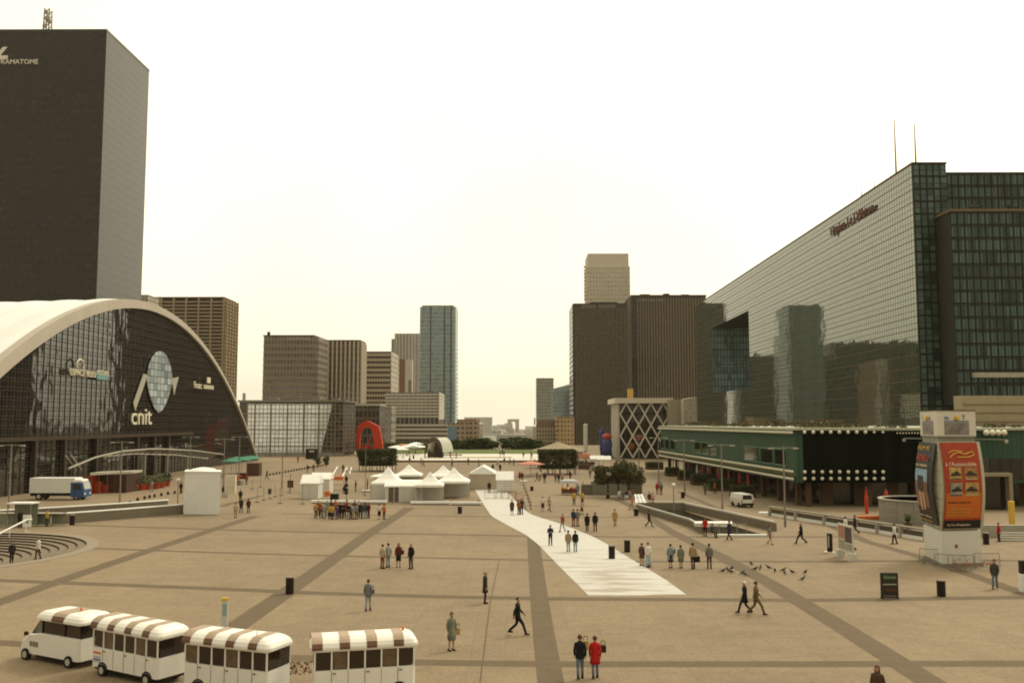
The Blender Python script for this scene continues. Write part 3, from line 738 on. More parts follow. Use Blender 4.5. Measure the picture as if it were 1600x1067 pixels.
for i in range(7): mb.box(AX + .3, p.y + i*1.0, p.z, AX + .45, p.y + .6 + i*1.0, p.z + .9)
mb.build('lettering', M_let, hall)
p = XP(321, 598, AX); MB().box(AX + .25, p.y, p.z, AX + .45, p.y + 2.2, p.z + 1.3).build('emblem', M_let, hall)
# pale blue oval banner behind the glass, with two pale side flaps
def banner_mat():
    return facade('banner_blue', (.05, .045, .04), (.27, .31, .32), 1.8, 1.36, .9, .9, grough=.5, gior=1.4, var=.55)
c0, c1 = XP(228, 600, AX), XP(272, 600, AX); cy_ = (c0.y + c1.y) / 2; ry = (c1.y - c0.y) / 2 * .9
zt_, zb_ = XP(250, 556, AX).z, XP(250, 652, AX).z; cz = (zt_ + zb_) / 2 + 1; rz_ = (zt_ - zb_) / 2
mb = MB(); P = []
for k in range(28):
    a = 2*math.pi*k/28; zz = cz + rz_*math.sin(a); wdt = ry * (1.0 if math.sin(a) > 0 else (1 - .35*abs(math.sin(a))))
    P.append((AX - .24, cy_ + wdt*math.cos(a), zz))
mb.extr(P, (.12, 0, 0)); mb.build('banner', banner_mat(), hall)
for s_, nm in ((-1, 0), (1, 1)):
    a = (AX - .24, cy_ + s_*ry*.9, cz - 1); 
    pts = [(AX - .24, cy_ + s_*ry*.95, cz + 1.0), (AX - .24, cy_ + s_*ry*1.25, cz + 1.2), (AX - .24, cy_ + s_*ry*(1.9 if s_ < 0 else 1.55), cz - (4.5 if s_ < 0 else -1.5)), (AX - .24, cy_ + s_*ry*(1.75 if s_ < 0 else 1.2), cz - (6.0 if s_ < 0 else 2.5))]
    MB().extr(pts if s_ > 0 else pts[::-1], (.12, 0, 0)).build('banner_flap', mat('banner_pale', (.36, .34, .27), .6, noise=.15), hall)

# arched entrance canopy in front of the hall (truss of two white beams on posts)
can = thing('entrance_canopy', 'long white bowed entrance canopy in front of the arched glass hall', 'canopy', (-64, 165, 0))
XC = -65.0
def cz_(Y, lift=0): 
    pts = [(XP(107, 732, XC)), XP(150, 714, XC), XP(190, 705, XC), XP(240, 701, XC), XP(300, 703.5, XC), XP(350, 710, XC)]
    for a, b_ in zip(pts, pts[1:]):
        if a.y <= Y <= b_.y: return a.z + (b_.z - a.z) * (Y - a.y) / (b_.y - a.y) + lift
    return (pts[0].z if Y < pts[0].y else pts[-1].z) + lift
YA, YB = XP(107, 732, XC).y, XP(350, 710, XC).y
n_ = 26; A = [(XC, YA + (YB - YA)*i/n_, cz_(YA + (YB - YA)*i/n_)) for i in range(n_+1)]
MB().path(A, .15, 6).build('front_beam', M_lgrey, can)
Bm = [(XC - 3.5, p[1], p[2] - .9) for p in A[7:]]
MB().path(Bm, .14, 6).build('rear_beam', M_lgrey, can)
mb = MB()
for i in range(7, n_): mb.tube(A[i], Bm[i - 7], .07, n=4)
mb.build('ties', M_lgrey, can)
MB().box(XC - 3.4, A[9][1], 0, XC - 3.0, A[9][1] + .5, A[9][2] - 1.2).build('post', M_grey, can)
for i in (13, 17, 21): MB().box(XC - 3.7, A[i][1], 0, XC - 3.2, A[i][1] + .5, A[i][2] - 1.0).build('post', M_grey, can)
p = XP(103, 712, XC); q = XP(140, 730, XC)
for dx in (0, 1.6): MB().tube((XC, p.y + dx, p.z), (XC - 2, q.y + dx, q.z - .5), .12, n=5).build('brace', M_lgrey, can)

# ---------------------------------------------------------------- glass hall behind (gridded box)
YG = 290.0
gx0, gx1, gz = pxX(373, YG), pxX(537, YG), pxZ(628, YG)
gy1 = XP(555, 680, gx1).y
gh = thing('glass_hall', 'big square glass hall with a heavy grid of bars left of the red arch', 'building', ((gx0 + gx1)/2, YG, 0))
MB().box(gx0, YG + .3, 0, gx1 - .3, gy1, gz).build('core', mat('hall_core', (.07, .06, .045), .5, noise=.1), gh)
xd = pxX(508, YG); xl = pxX(386, YG)
M_pg = facade('sky_reflection_glazing', (.16, .13, .10), (.60, .62, .60), 1.25, 1.28, .82, .84, grough=.12, gior=1.9, var=.12)  # bright sky reflection put into the base colour of these bays
M_dg = facade('dark_reflection_glazing', (.14, .115, .08), (.055, .048, .036), 1.25, 1.28, .82, .84, grough=.08, gior=1.6, var=.5)
MB().extr([(xl, YG, 1.2), (xd - 1.2, YG, 1.2), (xd + 2.2, YG, gz - .6), (xl, YG, gz - .6)], (0, .25, 0)).build('sky_reflection_glazing', M_pg, gh)
MB().extr([(xd - 1.2, YG, 1.2), (gx1, YG, 1.2), (gx1, YG, gz - .6), (xd + 2.2, YG, gz - .6)], (0, .25, 0)).build('dark_reflection_glazing', M_dg, gh)  # right bays: a dark reflection painted as darker glazing, slanted edge included
MB().box(gx1 - .28, YG + .3, 1.2, gx1 + .02, gy1, gz - .6).build('dark_reflection_glazing', M_dg, gh)
M_fr = mat('frame_tan', (.17, .125, .08), .6, noise=.1)
for px in (386, 398, 423, 449, 475, 498, 524, 537):
    x = pxX(px, YG); MB().box(x - .17, YG - .25, 0, x + .17, YG - .003, gz).build('column', M_fr, gh)
for py in (646, 671, 697): 
    z = pxZ(py, YG); MB().box(gx0, YG - .42, z - .16, gx1, YG - .252, z + .16).build('beam', M_fr, gh)
MB().box(gx0 - .3, YG - .5, gz, gx1 + .4, gy1 + .3, gz + .6).build('roof', mat('roof_grey', (.16, .14, .11), .8), gh)
MB().box(gx0 - .2, YG - .2, 0, gx1 + .2, YG + .28, 1.15).build('plinth', M_conc, gh)
for px, h in ((378, 2.4), (421, .9), (486, 1.2), (517, .8)):
    x = pxX(px, YG + 6); MB().box(x, YG + 6, gz + .6, x + (.4 if px < 400 else 2.6), YG + 8, gz + .6 + h).build('vent', M_grey, gh)
for k in range(4):
    y = YG + (gy1 - YG) * (k + .5) / 4; MB().box(gx1 + .022, y - .15, 0, gx1 + .2, y + .15, gz).build('column', M_fr, gh)
# dark screen box with a pale panel at its foot
t = thing('display_box', 'dark box with a small pale panel at the foot of the gridded glass hall', 'kiosk', G(486, 717)); c = G(486, 717)
MB().bbox(c.x - 1.6, c.y, 0, c.x + 1.7, c.y + 1.6, 2.9, .08).build('case', M_dark, t)
MB().box(c.x - .6, c.y - .03, 1.9, c.x + .9, c.y - .002, 2.5).build('panel', M_lgrey, t)

# ---------------------------------------------------------------- mirror-glass block on the right
XE, YE = 85.0, 197.0
ZE = AT(1418, 257, YE).z
E = thing('office_block', 'long green mirror-glass office block with a sign along its roof edge, on the right', 'building', (XE + 15, 300, 0))
F_es = facade('mirror_glass', (.06, .045, .028), (.035, .060, .042), 1.37, 2.74, .84, .96, grough=.03, gior=2.45, var=.35, wob=.008, tint=(.98, 1.0, .86))
F_ef = facade('green_glass', (.012, .012, .010), (.050, .085, .068), 1.44, 2.74, .93, .95, grough=.06, gior=1.4, var=.55)
Yn1, Yn2, Yend = XP(1172, 600, XE).y, XP(1114, 600, XE).y, XP(1089, 600, XE).y
zn_hi, zn_lo = XP(1172, 484, XE).z, 23.0
ZS = ZE
def sidewall(y0, y1, z0, z1, m=None):
    mb = MB(); mb.face([(XE, y1, z0), (XE, y0, z0), (XE, y0, z1), (XE, y1, z1)]); return mb.build('glass_wall', m or F_es, E)
M_core = mat('core_dark', (.03, .028, .022), .6, noise=.1)
F_rc = facade('recess_glass', (.06, .08, .08), (.22, .33, .33), 1.4, 2.74, .9, .95, grough=.1, gior=1.5, var=.3)
xs = pxX(1493, YE)
MB().box(XE + .1, YE + .1, 0, xs - .05, YE + 29.9, ZS - .05).build('core', M_core, E); MB().box(XE + .1, YE + 30, 0, XE + 40, Yn1, ZS - .05).build('core', M_core, E)
MB().box(XE + .1, Yn1 + .01, zn_hi, XE + 40, Yend, ZS - .05).build('bridge', M_core, E)
MB().box(XE + .1, Yn1 + .01, 0, XE + 40, Yn2 + .0, zn_lo - .1).build('base_wing', M_core, E)
MB().box(XE + .1, Yn2, 0, XE + 40, Yend, zn_hi - .01).build('end_wing', F_rc, E)
sidewall(YE, Yn1, 0, ZS); sidewall(Yn1, Yend, zn_hi, ZS); sidewall(Yn1, Yn2, 0, zn_lo); sidewall(Yn2, Yend, 0, zn_hi)
mb = MB()
z = ZS
while z > 8:
    d = .35; y_end = Yend
    segs = [(YE, Yend)] if (z > zn_hi or z < zn_lo) else [(YE, Yn1), (Yn2, Yend)]
    for a, b_ in segs: mb.box(XE - .06, a, z - .08, XE - .003, b_, z + .08)
    z -= 2.74
mb.build('floor_lines', mat('floor_line', (.13, .075, .04), .6, noise=0), E)
# recess: soffit and end wall lines
mb = MB()
for i in range(9):
    z = zn_lo + (zn_hi - zn_lo) * i / 9; mb.box(XE, Yn2 - .2, z - .09, XE + 39, Yn2 - .003, z + .09)
for i in range(20):
    x = XE + .7 + i*1.4; mb.box(x - .06, Yn2 - .16, zn_lo, x + .06, Yn2 - .004, zn_hi)
mb.build('recess_bars', M_dark, E)
# front faces
xs = pxX(1493, YE)
def frontpanel(x0, x1, y, z0, z1, name='front_glass'):
    MB().box(x0, y, z0, x1, y + .5, z1).build(name, F_ef, E)
    mb = MB(); z = z1
    while z > z0 + .2: mb.box(x0, y - .12, z - .2, x1, y - .003, z + .2); z -= 2.74
    x = x0
    while x < x1: mb.box(x - .16, y - .09, z0, x + .16, y - .004, z1 - .13); x += 1.44
    mb.build('front_bars', mat('bar_black', (.012, .010, .008), .5, noise=0), E)
frontpanel(XE, xs, YE - .4, 0, ZS)
MB().box(xs, YE + 4, 0, XE + 60, YE + 30, AT(1540, 270, YE + 3).z).build('core', M_core, E)
frontpanel(xs + .02, XE + 60, YE + 3.4, 0, AT(1540, 270, YE + 3).z)
yp = YE - 7; xp0 = pxX(1498, yp); zp = AT(1540, 331, yp).z
MB().extr([(xp0, yp + .5, 14), (XE + 60, yp + .5, 14), (XE + 60, yp + .5, zp - .05), (xp0, yp + .5, zp - .05)][::-1], (0, 9, 0)).build('bay_core', M_core, E)
frontpanel(xp0, XE + 60, yp, 14, zp)
MB().box(xp0 - .3, yp - .5, zp + .002, XE + 60, yp + 9, zp + .5).build('terrace_edge', mat('edge_brown', (.16, .11, .07), .8), E)
MB().box(pxX(1520, yp), yp - 1.6, AT(1550, 590, yp).z, XE + 60, yp - .4, AT(1550, 584, yp).z + .2).build('ledge', M_lgrey, E)
MB().box(XE - .2, YE - .5, ZS + .01, xs + .2, YE + 30, ZS + .35).build('parapet', mat('edge_brown', (0, 0, 0)), E)
MB().box(XE - .2, YE + 30.01, ZS - .05, XE + 2, Yend, ZS + .25).build('parapet', mat('edge_brown', (0, 0, 0)), E)
a, b_ = XP(1298, 366, XE - .4), XP(1373, 328, XE - .4)
text('Elysées La Défense', 3.3, (XE - .5, a.y, (a.z + b_.z)/2), (0, -1, 0), (0, 0, 1), 'lettering', mat('letter_rust', (.16, .06, .04), .6, noise=0), E, .15, sx=(a.y - b_.y) / 27.5)
for px, py, py0, X in ((1400, 188, 264, XE + 3), (1431, 194, 256, XE + 5)):
    q = AT(px, py0, YE + (10 if px < 1410 else 6)); q2 = AT(px, py, q.y)
    m_ = MB().tube((q.x, q.y, ZS + .35), (q.x, q.y, q2.z), .22, .10, 6).build('antenna', mat('antenna_tan', (.30, .22, .15), .6, noise=0), loc=None)
    tag(m_, ('left' if px < 1410 else 'right') + ' one of two tall thin antennas on the roof corner of the mirror-glass block', 'antenna', 'tall roof antennas')
for px, py, py0 in ((1346, 291, 303), (1366, 282, 292)):
    q = XP(px, py0, XE + .8); q2 = AT(px, py, q.y)
    m_ = MB().tube((q.x, q.y, ZS + .2), (q.x, q.y, max(q2.z, ZS + 1.6)), .12, .06, 5).build('antenna', M_grey)
    tag(m_, 'short roof antenna on the sloping-looking roof edge of the mirror-glass block, ' + ('left' if px < 1350 else 'right') + ' one', 'antenna')
# roof terrace shrubs on the bay
for px in (1520, 1577):
    q = AT(px, 325, yp + 2); mb = MB()
    leaves(mb, lambda x, y, z: 1 if ((x - q.x)/2.6)**2 + ((z - zp)/1.6)**2 < 1 else 0, (q.x - 2.6, yp + .8, zp + .5, q.x + 2.6, yp + 2.6, zp + 2.2), 260, .3, px)
    s_ = thing('roof_shrub', 'dark shrub on the roof terrace of the mirror-glass block, ' + ('left' if px < 1550 else 'right') + ' one', 'shrub', (q.x, yp + 1.7, zp + .5))
    mb.build('foliage', [M_leafA, M_leafC, M_leafA], s_); MB().tube((q.x, yp + 1.7, zp + .5), (q.x, yp + 1.7, zp + 1.4), .1, n=5).build('stem', M_bark, s_)

# beige terrace wall behind the green building
t = thing('terrace_block', 'beige rendered terrace block above the green building, at the right edge', 'building', (pxX(1560, 150), 150, 0))
MB().box(pxX(1505, 150), 150, 6, pxX(1505, 150) + 60, 153, AT(1540, 618, 150).z).build('wall', M_tan, t)
for py in (632, 645, 659):
    MB().box(pxX(1505, 150) - .05, 149.9, AT(1540, py, 150).z - .1, pxX(1505, 150) + 60, 149.998, AT(1540, py, 150).z + .1).build('joint', mat('joint_tan', (.20, .15, .09), .8), t)

# ---------------------------------------------------------------- green building
GN, GF = Vector((34.4, 116.0)), Vector((30.3, 199.0)); GU = (GF - GN).normalized(); GNrm = Vector((-GU.y, GU.x))   # outward (-X)
gb = thing('shopping_centre', 'two-storey green clad shopping centre with white tube rails and round lamps', 'building', (60, 150, 0))
ZT, ZB = 9.45, 3.0
XR = 140
MB().prism([(GN.x, GN.y), (XR, GN.y), (XR, GF.y), (GF.x, GF.y)], ZB, ZT).build('upper_wall', facade('green_ribbed', (.038, .085, .052), (.032, .074, .045), .6, 40, .5, 1, grough=.6, gior=1.3, var=.1), gb)
def gface(px, py):     # point of the long face seen at a pixel
    d = ray(px, py); # (t*dx - GN.x, t*dy - GN.y) . nrm = 0
    t_ = (GN.dot(GNrm)) / (d.x * GNrm.x + d.y * GNrm.y); return Vector((d.x*t_, d.y*t_, CH + d.z*t_))
def gpt(s_, off, z): p = GN + GU * s_ + GNrm * off; return (p.x, p.y, z)
def gs(px): p = gface(px, 700); return (Vector((p.x, p.y)) - GN).dot(GU)
def gbox(s0, s1, o0, o1, z0, z1, name, m, mbx=None):
    mb = MB(); P = [gpt(s0, o0, 0), gpt(s1, o0, 0), gpt(s1, o1, 0), gpt(s0, o1, 0)]
    mb.prism([(p[0], p[1]) for p in P], z0, z1); return mb.build(name, m, gb)
GL = (GF - GN).length
# front return: near-black panels laid over the green wall
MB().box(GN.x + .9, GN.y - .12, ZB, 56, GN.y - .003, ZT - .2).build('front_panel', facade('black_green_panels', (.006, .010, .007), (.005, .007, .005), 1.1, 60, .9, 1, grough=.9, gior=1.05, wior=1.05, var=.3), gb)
for grp in (((1163, 1187), (1189, 1208), (1211, 1229)), ((1086, 1095), (1097, 1108), (1110, 1120)), ((1033, 1038), (1040, 1046), (1048, 1055))):
    for a, b_ in grp:
        s0, s1 = gs(b_), gs(a); z0, z1 = 5.0, 6.9
        w_ = gbox(s0, s1, .002, .06, z0, z1, 'window', M_glassd)
        mb = MB()
        for (u0, u1, v0, v1) in ((s0 - .12, s1 + .12, z1, z1 + .14), (s0 - .12, s1 + .12, z0 - .14, z0), (s0 - .14, s0, z0, z1), (s1, s1 + .14, z0, z1)):
            P = [gpt(u0, .0, 0), gpt(u1, .0, 0), gpt(u1, .12, 0), gpt(u0, .12, 0)]; mb.prism([(p[0], p[1]) for p in P], v0, v1)
        fr = mb.build('frame', mat('frame_green', (.10, .20, .12), .5), gb); fr.parent = w_
ORGW = None
M_tube = mat('tube_white', (.66, .62, .48), .5, noise=.05)
for z, off in ((9.15, .5), (4.35, .55), (3.45, .55)):
    mb = MB(); mb.tube(gpt(-.3, off, z), gpt(GL, off, z), .11, n=6)
    s_ = 0
    while s_ < GL: mb.ball(gpt(s_, off, z), .19, 8); s_ += .62
    mb.build('lamp_rail', M_tube, gb)
gbox(-.05, GL, .0, .35, 3.75, 4.1, 'cornice', mat('cornice_green', (.10, .12, .05), .6))
MB().prism([(GN.x - .4, GN.y - .4), (XR, GN.y - .4), (XR, GF.y + .2), (GF.x - .4, GF.y + .2)], ZT, ZT + .3).build('roof_edge', mat('roof_edge', (.42, .42, .32), .6), gb)
def globe(px, py, Y, r=.22):
    p = AT(px, py, Y); o = MB().ball((p.x, Y, p.z), r, 12).build('globe_lamp', mat('globe_white', (.75, .71, .55), .4, noise=.05), gb, smooth=True)
for i in range(10):
    globe(1257 + i * 13.6, 675, GN.y - .5, .22 if i < 8 else .16)
    globe(1257.5 + i * 13.6, 737, GN.y - .5); globe(1257.5 + i * 13.6, 747.5, GN.y - .5)
for i in range(4): globe(1541 + i * 9.3, 676, GN.y - .8, .36)
for i in range(10): globe(1402 + i * 4.6, 676.5, GN.y - .4, .10)
MB().box(57, GN.y - .1, pxZ(748, GN.y), 110, GN.y - .003, pxZ(716, GN.y)).build('window_strip', facade('strip', (.02, .02, .015), (.03, .026, .02), 1.3, 30, .85, 1, var=.6), gb)
# recessed ground floor with shop fronts and pillars
MB().prism([(GN.x + 4.5, GN.y + 4), (XR, GN.y + 4), (XR, GF.y), (GF.x + 5, GF.y)], 0, ZB - .002).build('ground_floor', facade('shopfront', (.14, .085, .045), (.02, .016, .012), 4.2, 30, .62, 1, var=.6), gb)
for k in range(12):
    s_ = 3 + k * 7; p = gpt(s_, -1.2, 0); MB().box(p[0] - .3, p[1] - .3, 0, p[0] + .3, p[1] + .3, ZB - .002).build('pillar', mat('pillar_brown', (.10, .06, .035), .7), gb)
for k in range(6):
    x = GN.x + 1.5 + k * 7.5; MB().box(x, GN.y + 1, 0, x + .6, GN.y + 1.6, ZB - .002).build('pillar', mat('pillar_brown', (0, 0, 0)), gb)
M_bannerred = mat('shop_red', (.28, .03, .03), .7, noise=.2); M_shopw = mat('shop_white', (.58, .54, .46), .6, noise=.1)
for k, (px, m_) in enumerate(((1048, M_shopw), (1056, M_shopw), (1064, M_shopw), (1085, M_shopw), (1094, M_bannerred), (1106, M_bannerred), (1119, M_bannerred), (1134, M_bannerred), (1150, M_bannerred), (1164, M_bannerred))):
    s_ = gs(px); p = gpt(s_, -.4, 0); MB().box(p[0] - .06, p[1] - .5, .9, p[0] + .06, p[1] + .5, 2.8).build('shop_banner', m_, gb)
# doorway block with tan frame at the right end
x = pxX(1548, 112); 
t = thing('doorway', 'tan framed doorway under the green building behind the poster tower', 'doorway', (x, 112, 0))
MB().box(x - 2.3, 112, 0, x - 1.9, 113, 4.0).build('jamb', M_tan, t); MB().box(x + 1.9, 112, 0, x + 2.3, 113, 4.0).build('jamb', M_tan, t)
MB().box(x - 2.3, 112, 4.0, x + 2.3, 113, 4.4).build('lintel', M_tan, t); MB().box(x - 1.9, 113.1, 0, x + 1.9, 113.2, 4).build('door_glass', M_glassd, t)
q = G(1581, 822); tag(MB().bbox(q.x - .12, q.y, 0, q.x + .4, q.y + .4, 2.5, .05).build('ticket_column', M_yellow), 'tall yellow column at the right edge by the doorway', 'column')

# clipped hedges along the green building
for i, (xa, xb, yt, yb) in enumerate(((1145, 1182, 758, 777), (1109, 1146, 748.5, 767), (1082, 1114, 740.5, 758), (1061, 1084, 735, 750.5), (1041, 1062, 730.5, 744), (1010, 1037, 722, 733.5))):
    a, b_ = G(xa, yb), G(xb, yb); D = a.y; h = 10.4 - (yt - 660) * D / 1450 + .15; h = min(h, 2.4); wd = b_.x - a.x
    hd = thing('hedge', ['nearest', 'second nearest', 'third nearest', 'fourth nearest', 'fifth nearest', 'farthest and longest'][i] + ' dark clipped hedge box beside the green building', 'hedge', (a.x + wd/2, D + 1.2, 0), group='clipped hedges beside the green building')
    MB().bbox(a.x, D, 0, b_.x, D + 2.4, .5, .04).build('planter', M_brown, hd)
    mb = MB(); leaves(mb, lambda x, y, z: 1, (a.x, D - .05, .45, b_.x, D + 2.45, h), 1300, .16, i + 50)
    mb.k = 0; mb.box(a.x + .15, D + .12, .5, b_.x - .15, D + 2.2, h - .15); mb.build('foliage', [M_leafA, M_leafB, M_leafA], hd)

# ---------------------------------------------------------------- lattice-fronted building
YD = 270.0
dx0, dx1 = pxX(968, YD), pxX(1046, YD); dz = pxZ(630, YD)
db = thing('lattice_building', 'dark building behind a white diamond lattice with a pale roof slab', 'building', ((dx0 + dx1)/2, YD, 0))
yfar = XP(957, 680, dx0).y
MB().box(dx0, YD + .5, 0, dx1, yfar, dz).build('wall', facade('lattice_dark', (.035, .022, .015), (.03, .018, .012), 3, 3, .8, .8, var=.6), db)
MB().box(dx0 - .4, YD - .2, 0, dx0 - .003, yfar, dz).build('side_wall', mat('side_pale', (.40, .36, .29), .8, noise=.08), db)
MB().box(dx0 - 1.4, YD - 1.2, dz, dx1 + 1.0, yfar, dz + 1.5).build('roof_slab', mat('roof_slab', (.62, .57, .46), .7, noise=.05), db)
cw_ = (pxX(1065, YD) - pxX(969, YD)) / 5; ch2 = (dz - 0) / 2.55; x_ = dx0 + .2; mb = MB()
def seg(p, q): mb.tube(p, q, .30, n=4)
i = -1
nx = 4
for i in range(0, 5):
    for j in range(0, 3):
        zc = dz - ch2 * j; xa = x_ + cw_ * i
        # a diamond with its top corner at (xa + cw/2, zc)
        for (u0, v0, u1, v1) in ((.5, 0, 0, -.5), (.5, 0, 1, -.5), (0, -.5, .5, -1), (1, -.5, .5, -1)):
            p = [xa + cw_*u0, zc + ch2*v0]; q = [xa + cw_*u1, zc + ch2*v1]
            if max(p[0], q[0]) > dx1 + .3: continue
            if min(p[1], q[1]) < 0:
                continue
            seg((p[0], YD - .1, p[1]), (q[0], YD - .1, q[1]))
mb.build('lattice', mat('lattice_white', (.60, .56, .46), .7, noise=.04), db)
MB().box(dx1 - .15, YD - .35, 0, dx1 + .3, YD + .6, dz).build('corner_post', mat('lattice_white', (0, 0, 0)), db)
for px, py, r in ((986, 697, 1.1), (998, 683, .9)):
    p = AT(px, py, YD + .3); MB().ball((p.x, YD + .35, p.z), r, 10, sy=.3, sx=1.4 if py < 690 else 1).build('poster', M_rust, db)
MB().box(pxX(982, YD + 10), YD + 10, dz + 1.5, pxX(990, YD + 10), YD + 12, dz + 4.6).build('roof_sign', mat('roof_sign', (.5, .30, .08), .7), db)
an = thing('annex', 'pale panelled annex with a curved light wall right of the lattice building', 'building', (pxX(1065, 262), 262, 0))
MB().box(pxX(1047, 264), 264, 0, pxX(1068, 264), 280, pxZ(624, 264)).build('wall', mat('annex_grey', (.30, .27, .20), .8, noise=.1), an)
MB().extr([(pxX(1068, 260), 260, 0), (pxX(1089, 262), 262, 0), (pxX(1089, 262), 262, AT(1089, 620, 262).z), (pxX(1068, 260), 260, AT(1068, 624, 260).z)][::-1], (0, 14, 0)).build('curved_wall', facade('annex_pale', (.46, .42, .33), (.42, .30, .22), 1.8, 1.2, .35, .4, grough=.7, gior=1.4, var=.5), an)

# low dark shrubs on the roof garden of the green building
t = tag(MB().box(0, 0, 0, .01, .01, .01).build('x', M_bark)); bpy.data.objects.remove(t)
mb = MB(); rg = random.Random(5)
for k in range(24):
    s_ = rg.uniform(4, GL - 4); bx, by = (GN + GU * s_ - GNrm * rg.uniform(3, 9)); hh = rg.uniform(.3, .9)
    leaves(mb, lambda x, y, z: 1, (bx - 1.6, by - 1.6, ZT + .3, bx + 1.6, by + 1.6, ZT + .3 + hh), 60, .32, k)
for k in range(18):
    bx, by = GN.x + rg.uniform(3, 60), GN.y + rg.uniform(2, 8); hh = rg.uniform(.2, .6)
    leaves(mb, lambda x, y, z: 1, (bx - 1.4, by - 1.2, ZT + .3, bx + 1.4, by + 1.2, ZT + .3 + hh), 60, .25, k + 99)
tag(mb.build('roof_planting', [M_leafC, M_leafA, M_leafC]), 'rusty green ground cover along the roof of the green building', 'planting', kind='stuff')
# ---------------------------------------------------------------- sunken round stairs (left) and stair well (right)
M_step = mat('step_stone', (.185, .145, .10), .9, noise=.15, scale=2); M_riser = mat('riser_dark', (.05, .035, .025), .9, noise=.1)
st = thing('sunken_stairs', 'round sunken stairway with concentric steps and a pale rim, at the left edge', 'stairs', (STC.x, STC.y, 0))
def ring(mb, r0, r1, z0, z1, a0=0, a1=360, n=60):
    for i in range(n):
        p, q = R(a0 + (a1 - a0)*i/n), R(a0 + (a1 - a0)*(i+1)/n)
        V = []
        for r_, z in ((r0, z1), (r1, z1), (r1, z0), (r0, z0)):
            for a in (p, q): V.append((STC.x + r_*math.cos(a), STC.y + r_*math.sin(a), z))
        mb._add(V, [(0, 2, 3, 1), (2, 4, 5, 3), (4, 6, 7, 5), (6, 0, 1, 7)])
mb = MB(); ring(mb, STR - 1.0, STR + .02, -.25, .03); mb.build('rim', mat('rim_pale', (.25, .205, .15), .85, noise=.1), st)
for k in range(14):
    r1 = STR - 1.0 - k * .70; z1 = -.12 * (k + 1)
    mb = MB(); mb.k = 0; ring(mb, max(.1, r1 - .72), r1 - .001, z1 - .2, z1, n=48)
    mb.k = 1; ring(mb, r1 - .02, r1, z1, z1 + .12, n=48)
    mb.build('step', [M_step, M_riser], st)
mb = MB(); mb.lathe([(STR, -3.2), (STR, -2.9)], (STC.x, STC.y, 0), 32); mb.build('landing', M_conc, st)
mb = MB()
ca, cb_ = G(40, 830), Vector((-47.2, 78.5, 0))
dv = (cb_ - ca); L0 = Vector((-dv.y, dv.x, 0)).normalized() * .55
mb._add([ca + Vector((0,0,.05)), ca + L0 + Vector((0,0,.05)), cb_ + L0 + Vector((0,0,-1.9)), cb_ + Vector((0,0,-1.9)),
         ca + Vector((0,0,-3)), ca + L0 + Vector((0,0,-3)), cb_ + L0 + Vector((0,0,-3.2)), cb_ + Vector((0,0,-3.2))],
        [(3,2,1,0), (4,5,6,7), (0,1,5,4), (1,2,6,5), (2,3,7,6), (3,0,4,7)])
mb.build('cheek_wall', M_lgrey, st)
rl = MB(); u = Vector((0, 0, 1.1)); rl.path([ca + u + Vector((.3, .5, 0)), ca + u, cb_ + Vector((0, 0, -.8))], .07)
for k in range(5): q = ca.lerp(cb_, k/4); zz = 1.1 - 1.9*k/4; rl.tube(q + Vector((0, 0, zz - 1.1)), q + Vector((0, 0, zz)), .035)
rl.build('handrail', M_white, st)
q = G(42, 829); sg = thing('stair_sign', 'small white notice panel at the head of the round stairway', 'sign', q)
MB().bbox(q.x - .45, q.y, 0.35, q.x + .35, q.y + .08, 1.5, .02).build('panel', M_white, sg)
MB().box(q.x - .2, q.y - .012, .7, q.x + .1, q.y - .002, 1.1).build('pictogram', M_grey, sg)

sw = thing('stair_well', 'open stair well with grey parapet walls and thin white handrails on the right', 'stairs', (W1.x, W1.y, 0))
def wall_between(p, q, h, th, name, m, t, z0=0.0, off=0.0):
    p, q = Vector((p[0], p[1])), Vector((q[0], q[1])); d = (q - p).normalized(); nn = Vector((-d.y, d.x)) * th
    return MB().prism([(p.x, p.y), (q.x, q.y), (q.x + nn.x, q.y + nn.y), (p.x + nn.x, p.y + nn.y)], z0, h).build(name, m, t)
M_par = mat('parapet_concrete', (.165, .14, .10), .85, noise=.15, scale=.6)
nb = [G(1095, 833), G(1078, 823), G(994, 797)]      # foot of the near wall
wall_between(nb[2], nb[1], .62, .25, 'parapet', M_par, sw, -3); wall_between(nb[1], nb[0], .62, .25, 'parapet', M_par, sw, -3)
fb = [G(1210, 830), G(1070, 797.5)]
wall_between(fb[1], fb[0], .8, .25, 'parapet', M_par, sw, -3)
wall_between(nb[2], fb[1], .9, .25, 'parapet', M_par, sw, -3)
wall_between(G(1120, 837.5), G(1200, 837.5), .14, .5, 'kerb', M_white, sw)
mb = MB()
def rail(pts, z, name='handrail', r=.06, m=M_white, t=sw):
    return MB().path([(p.x, p.y, z) for p in pts], r).build(name, m, t)
rail([nb[0], nb[1], nb[2]], .80); rail([fb[1], fb[0]], .98); rail([nb[2], fb[1]], 1.08, r=.04)
MB().extr([(W1.x, W1.y, -.02), (W2.x, W2.y, -.02), (W3.x, W3.y, -2.9), (W4.x, W4.y, -2.9)][::-1], (0, 0, .06)).build('ramp_floor', mat('ramp_floor', (.16, .13, .10), .9, noise=.15), sw)
for px, py in ((1101, 826), (1130, 826)):
    q = G(px, py + 8); MB().extr([(q.x - .9, q.y, 1.0), (q.x + .9, q.y, 1.0), (q.x + .9, q.y + .1, .6), (q.x - .9, q.y + .1, .7)], (0, .4, .15)).build('cover_panel', M_white, sw)
for k in range(3):
    q = G(1096 + k*28, 836.5); MB().path([(q.x, q.y, 0), (q.x, q.y, 1.0), (q.x + .9, q.y + .3, 1.05), (q.x + .9, q.y + .3, 0)], .035).build('handrail', M_grey, sw)

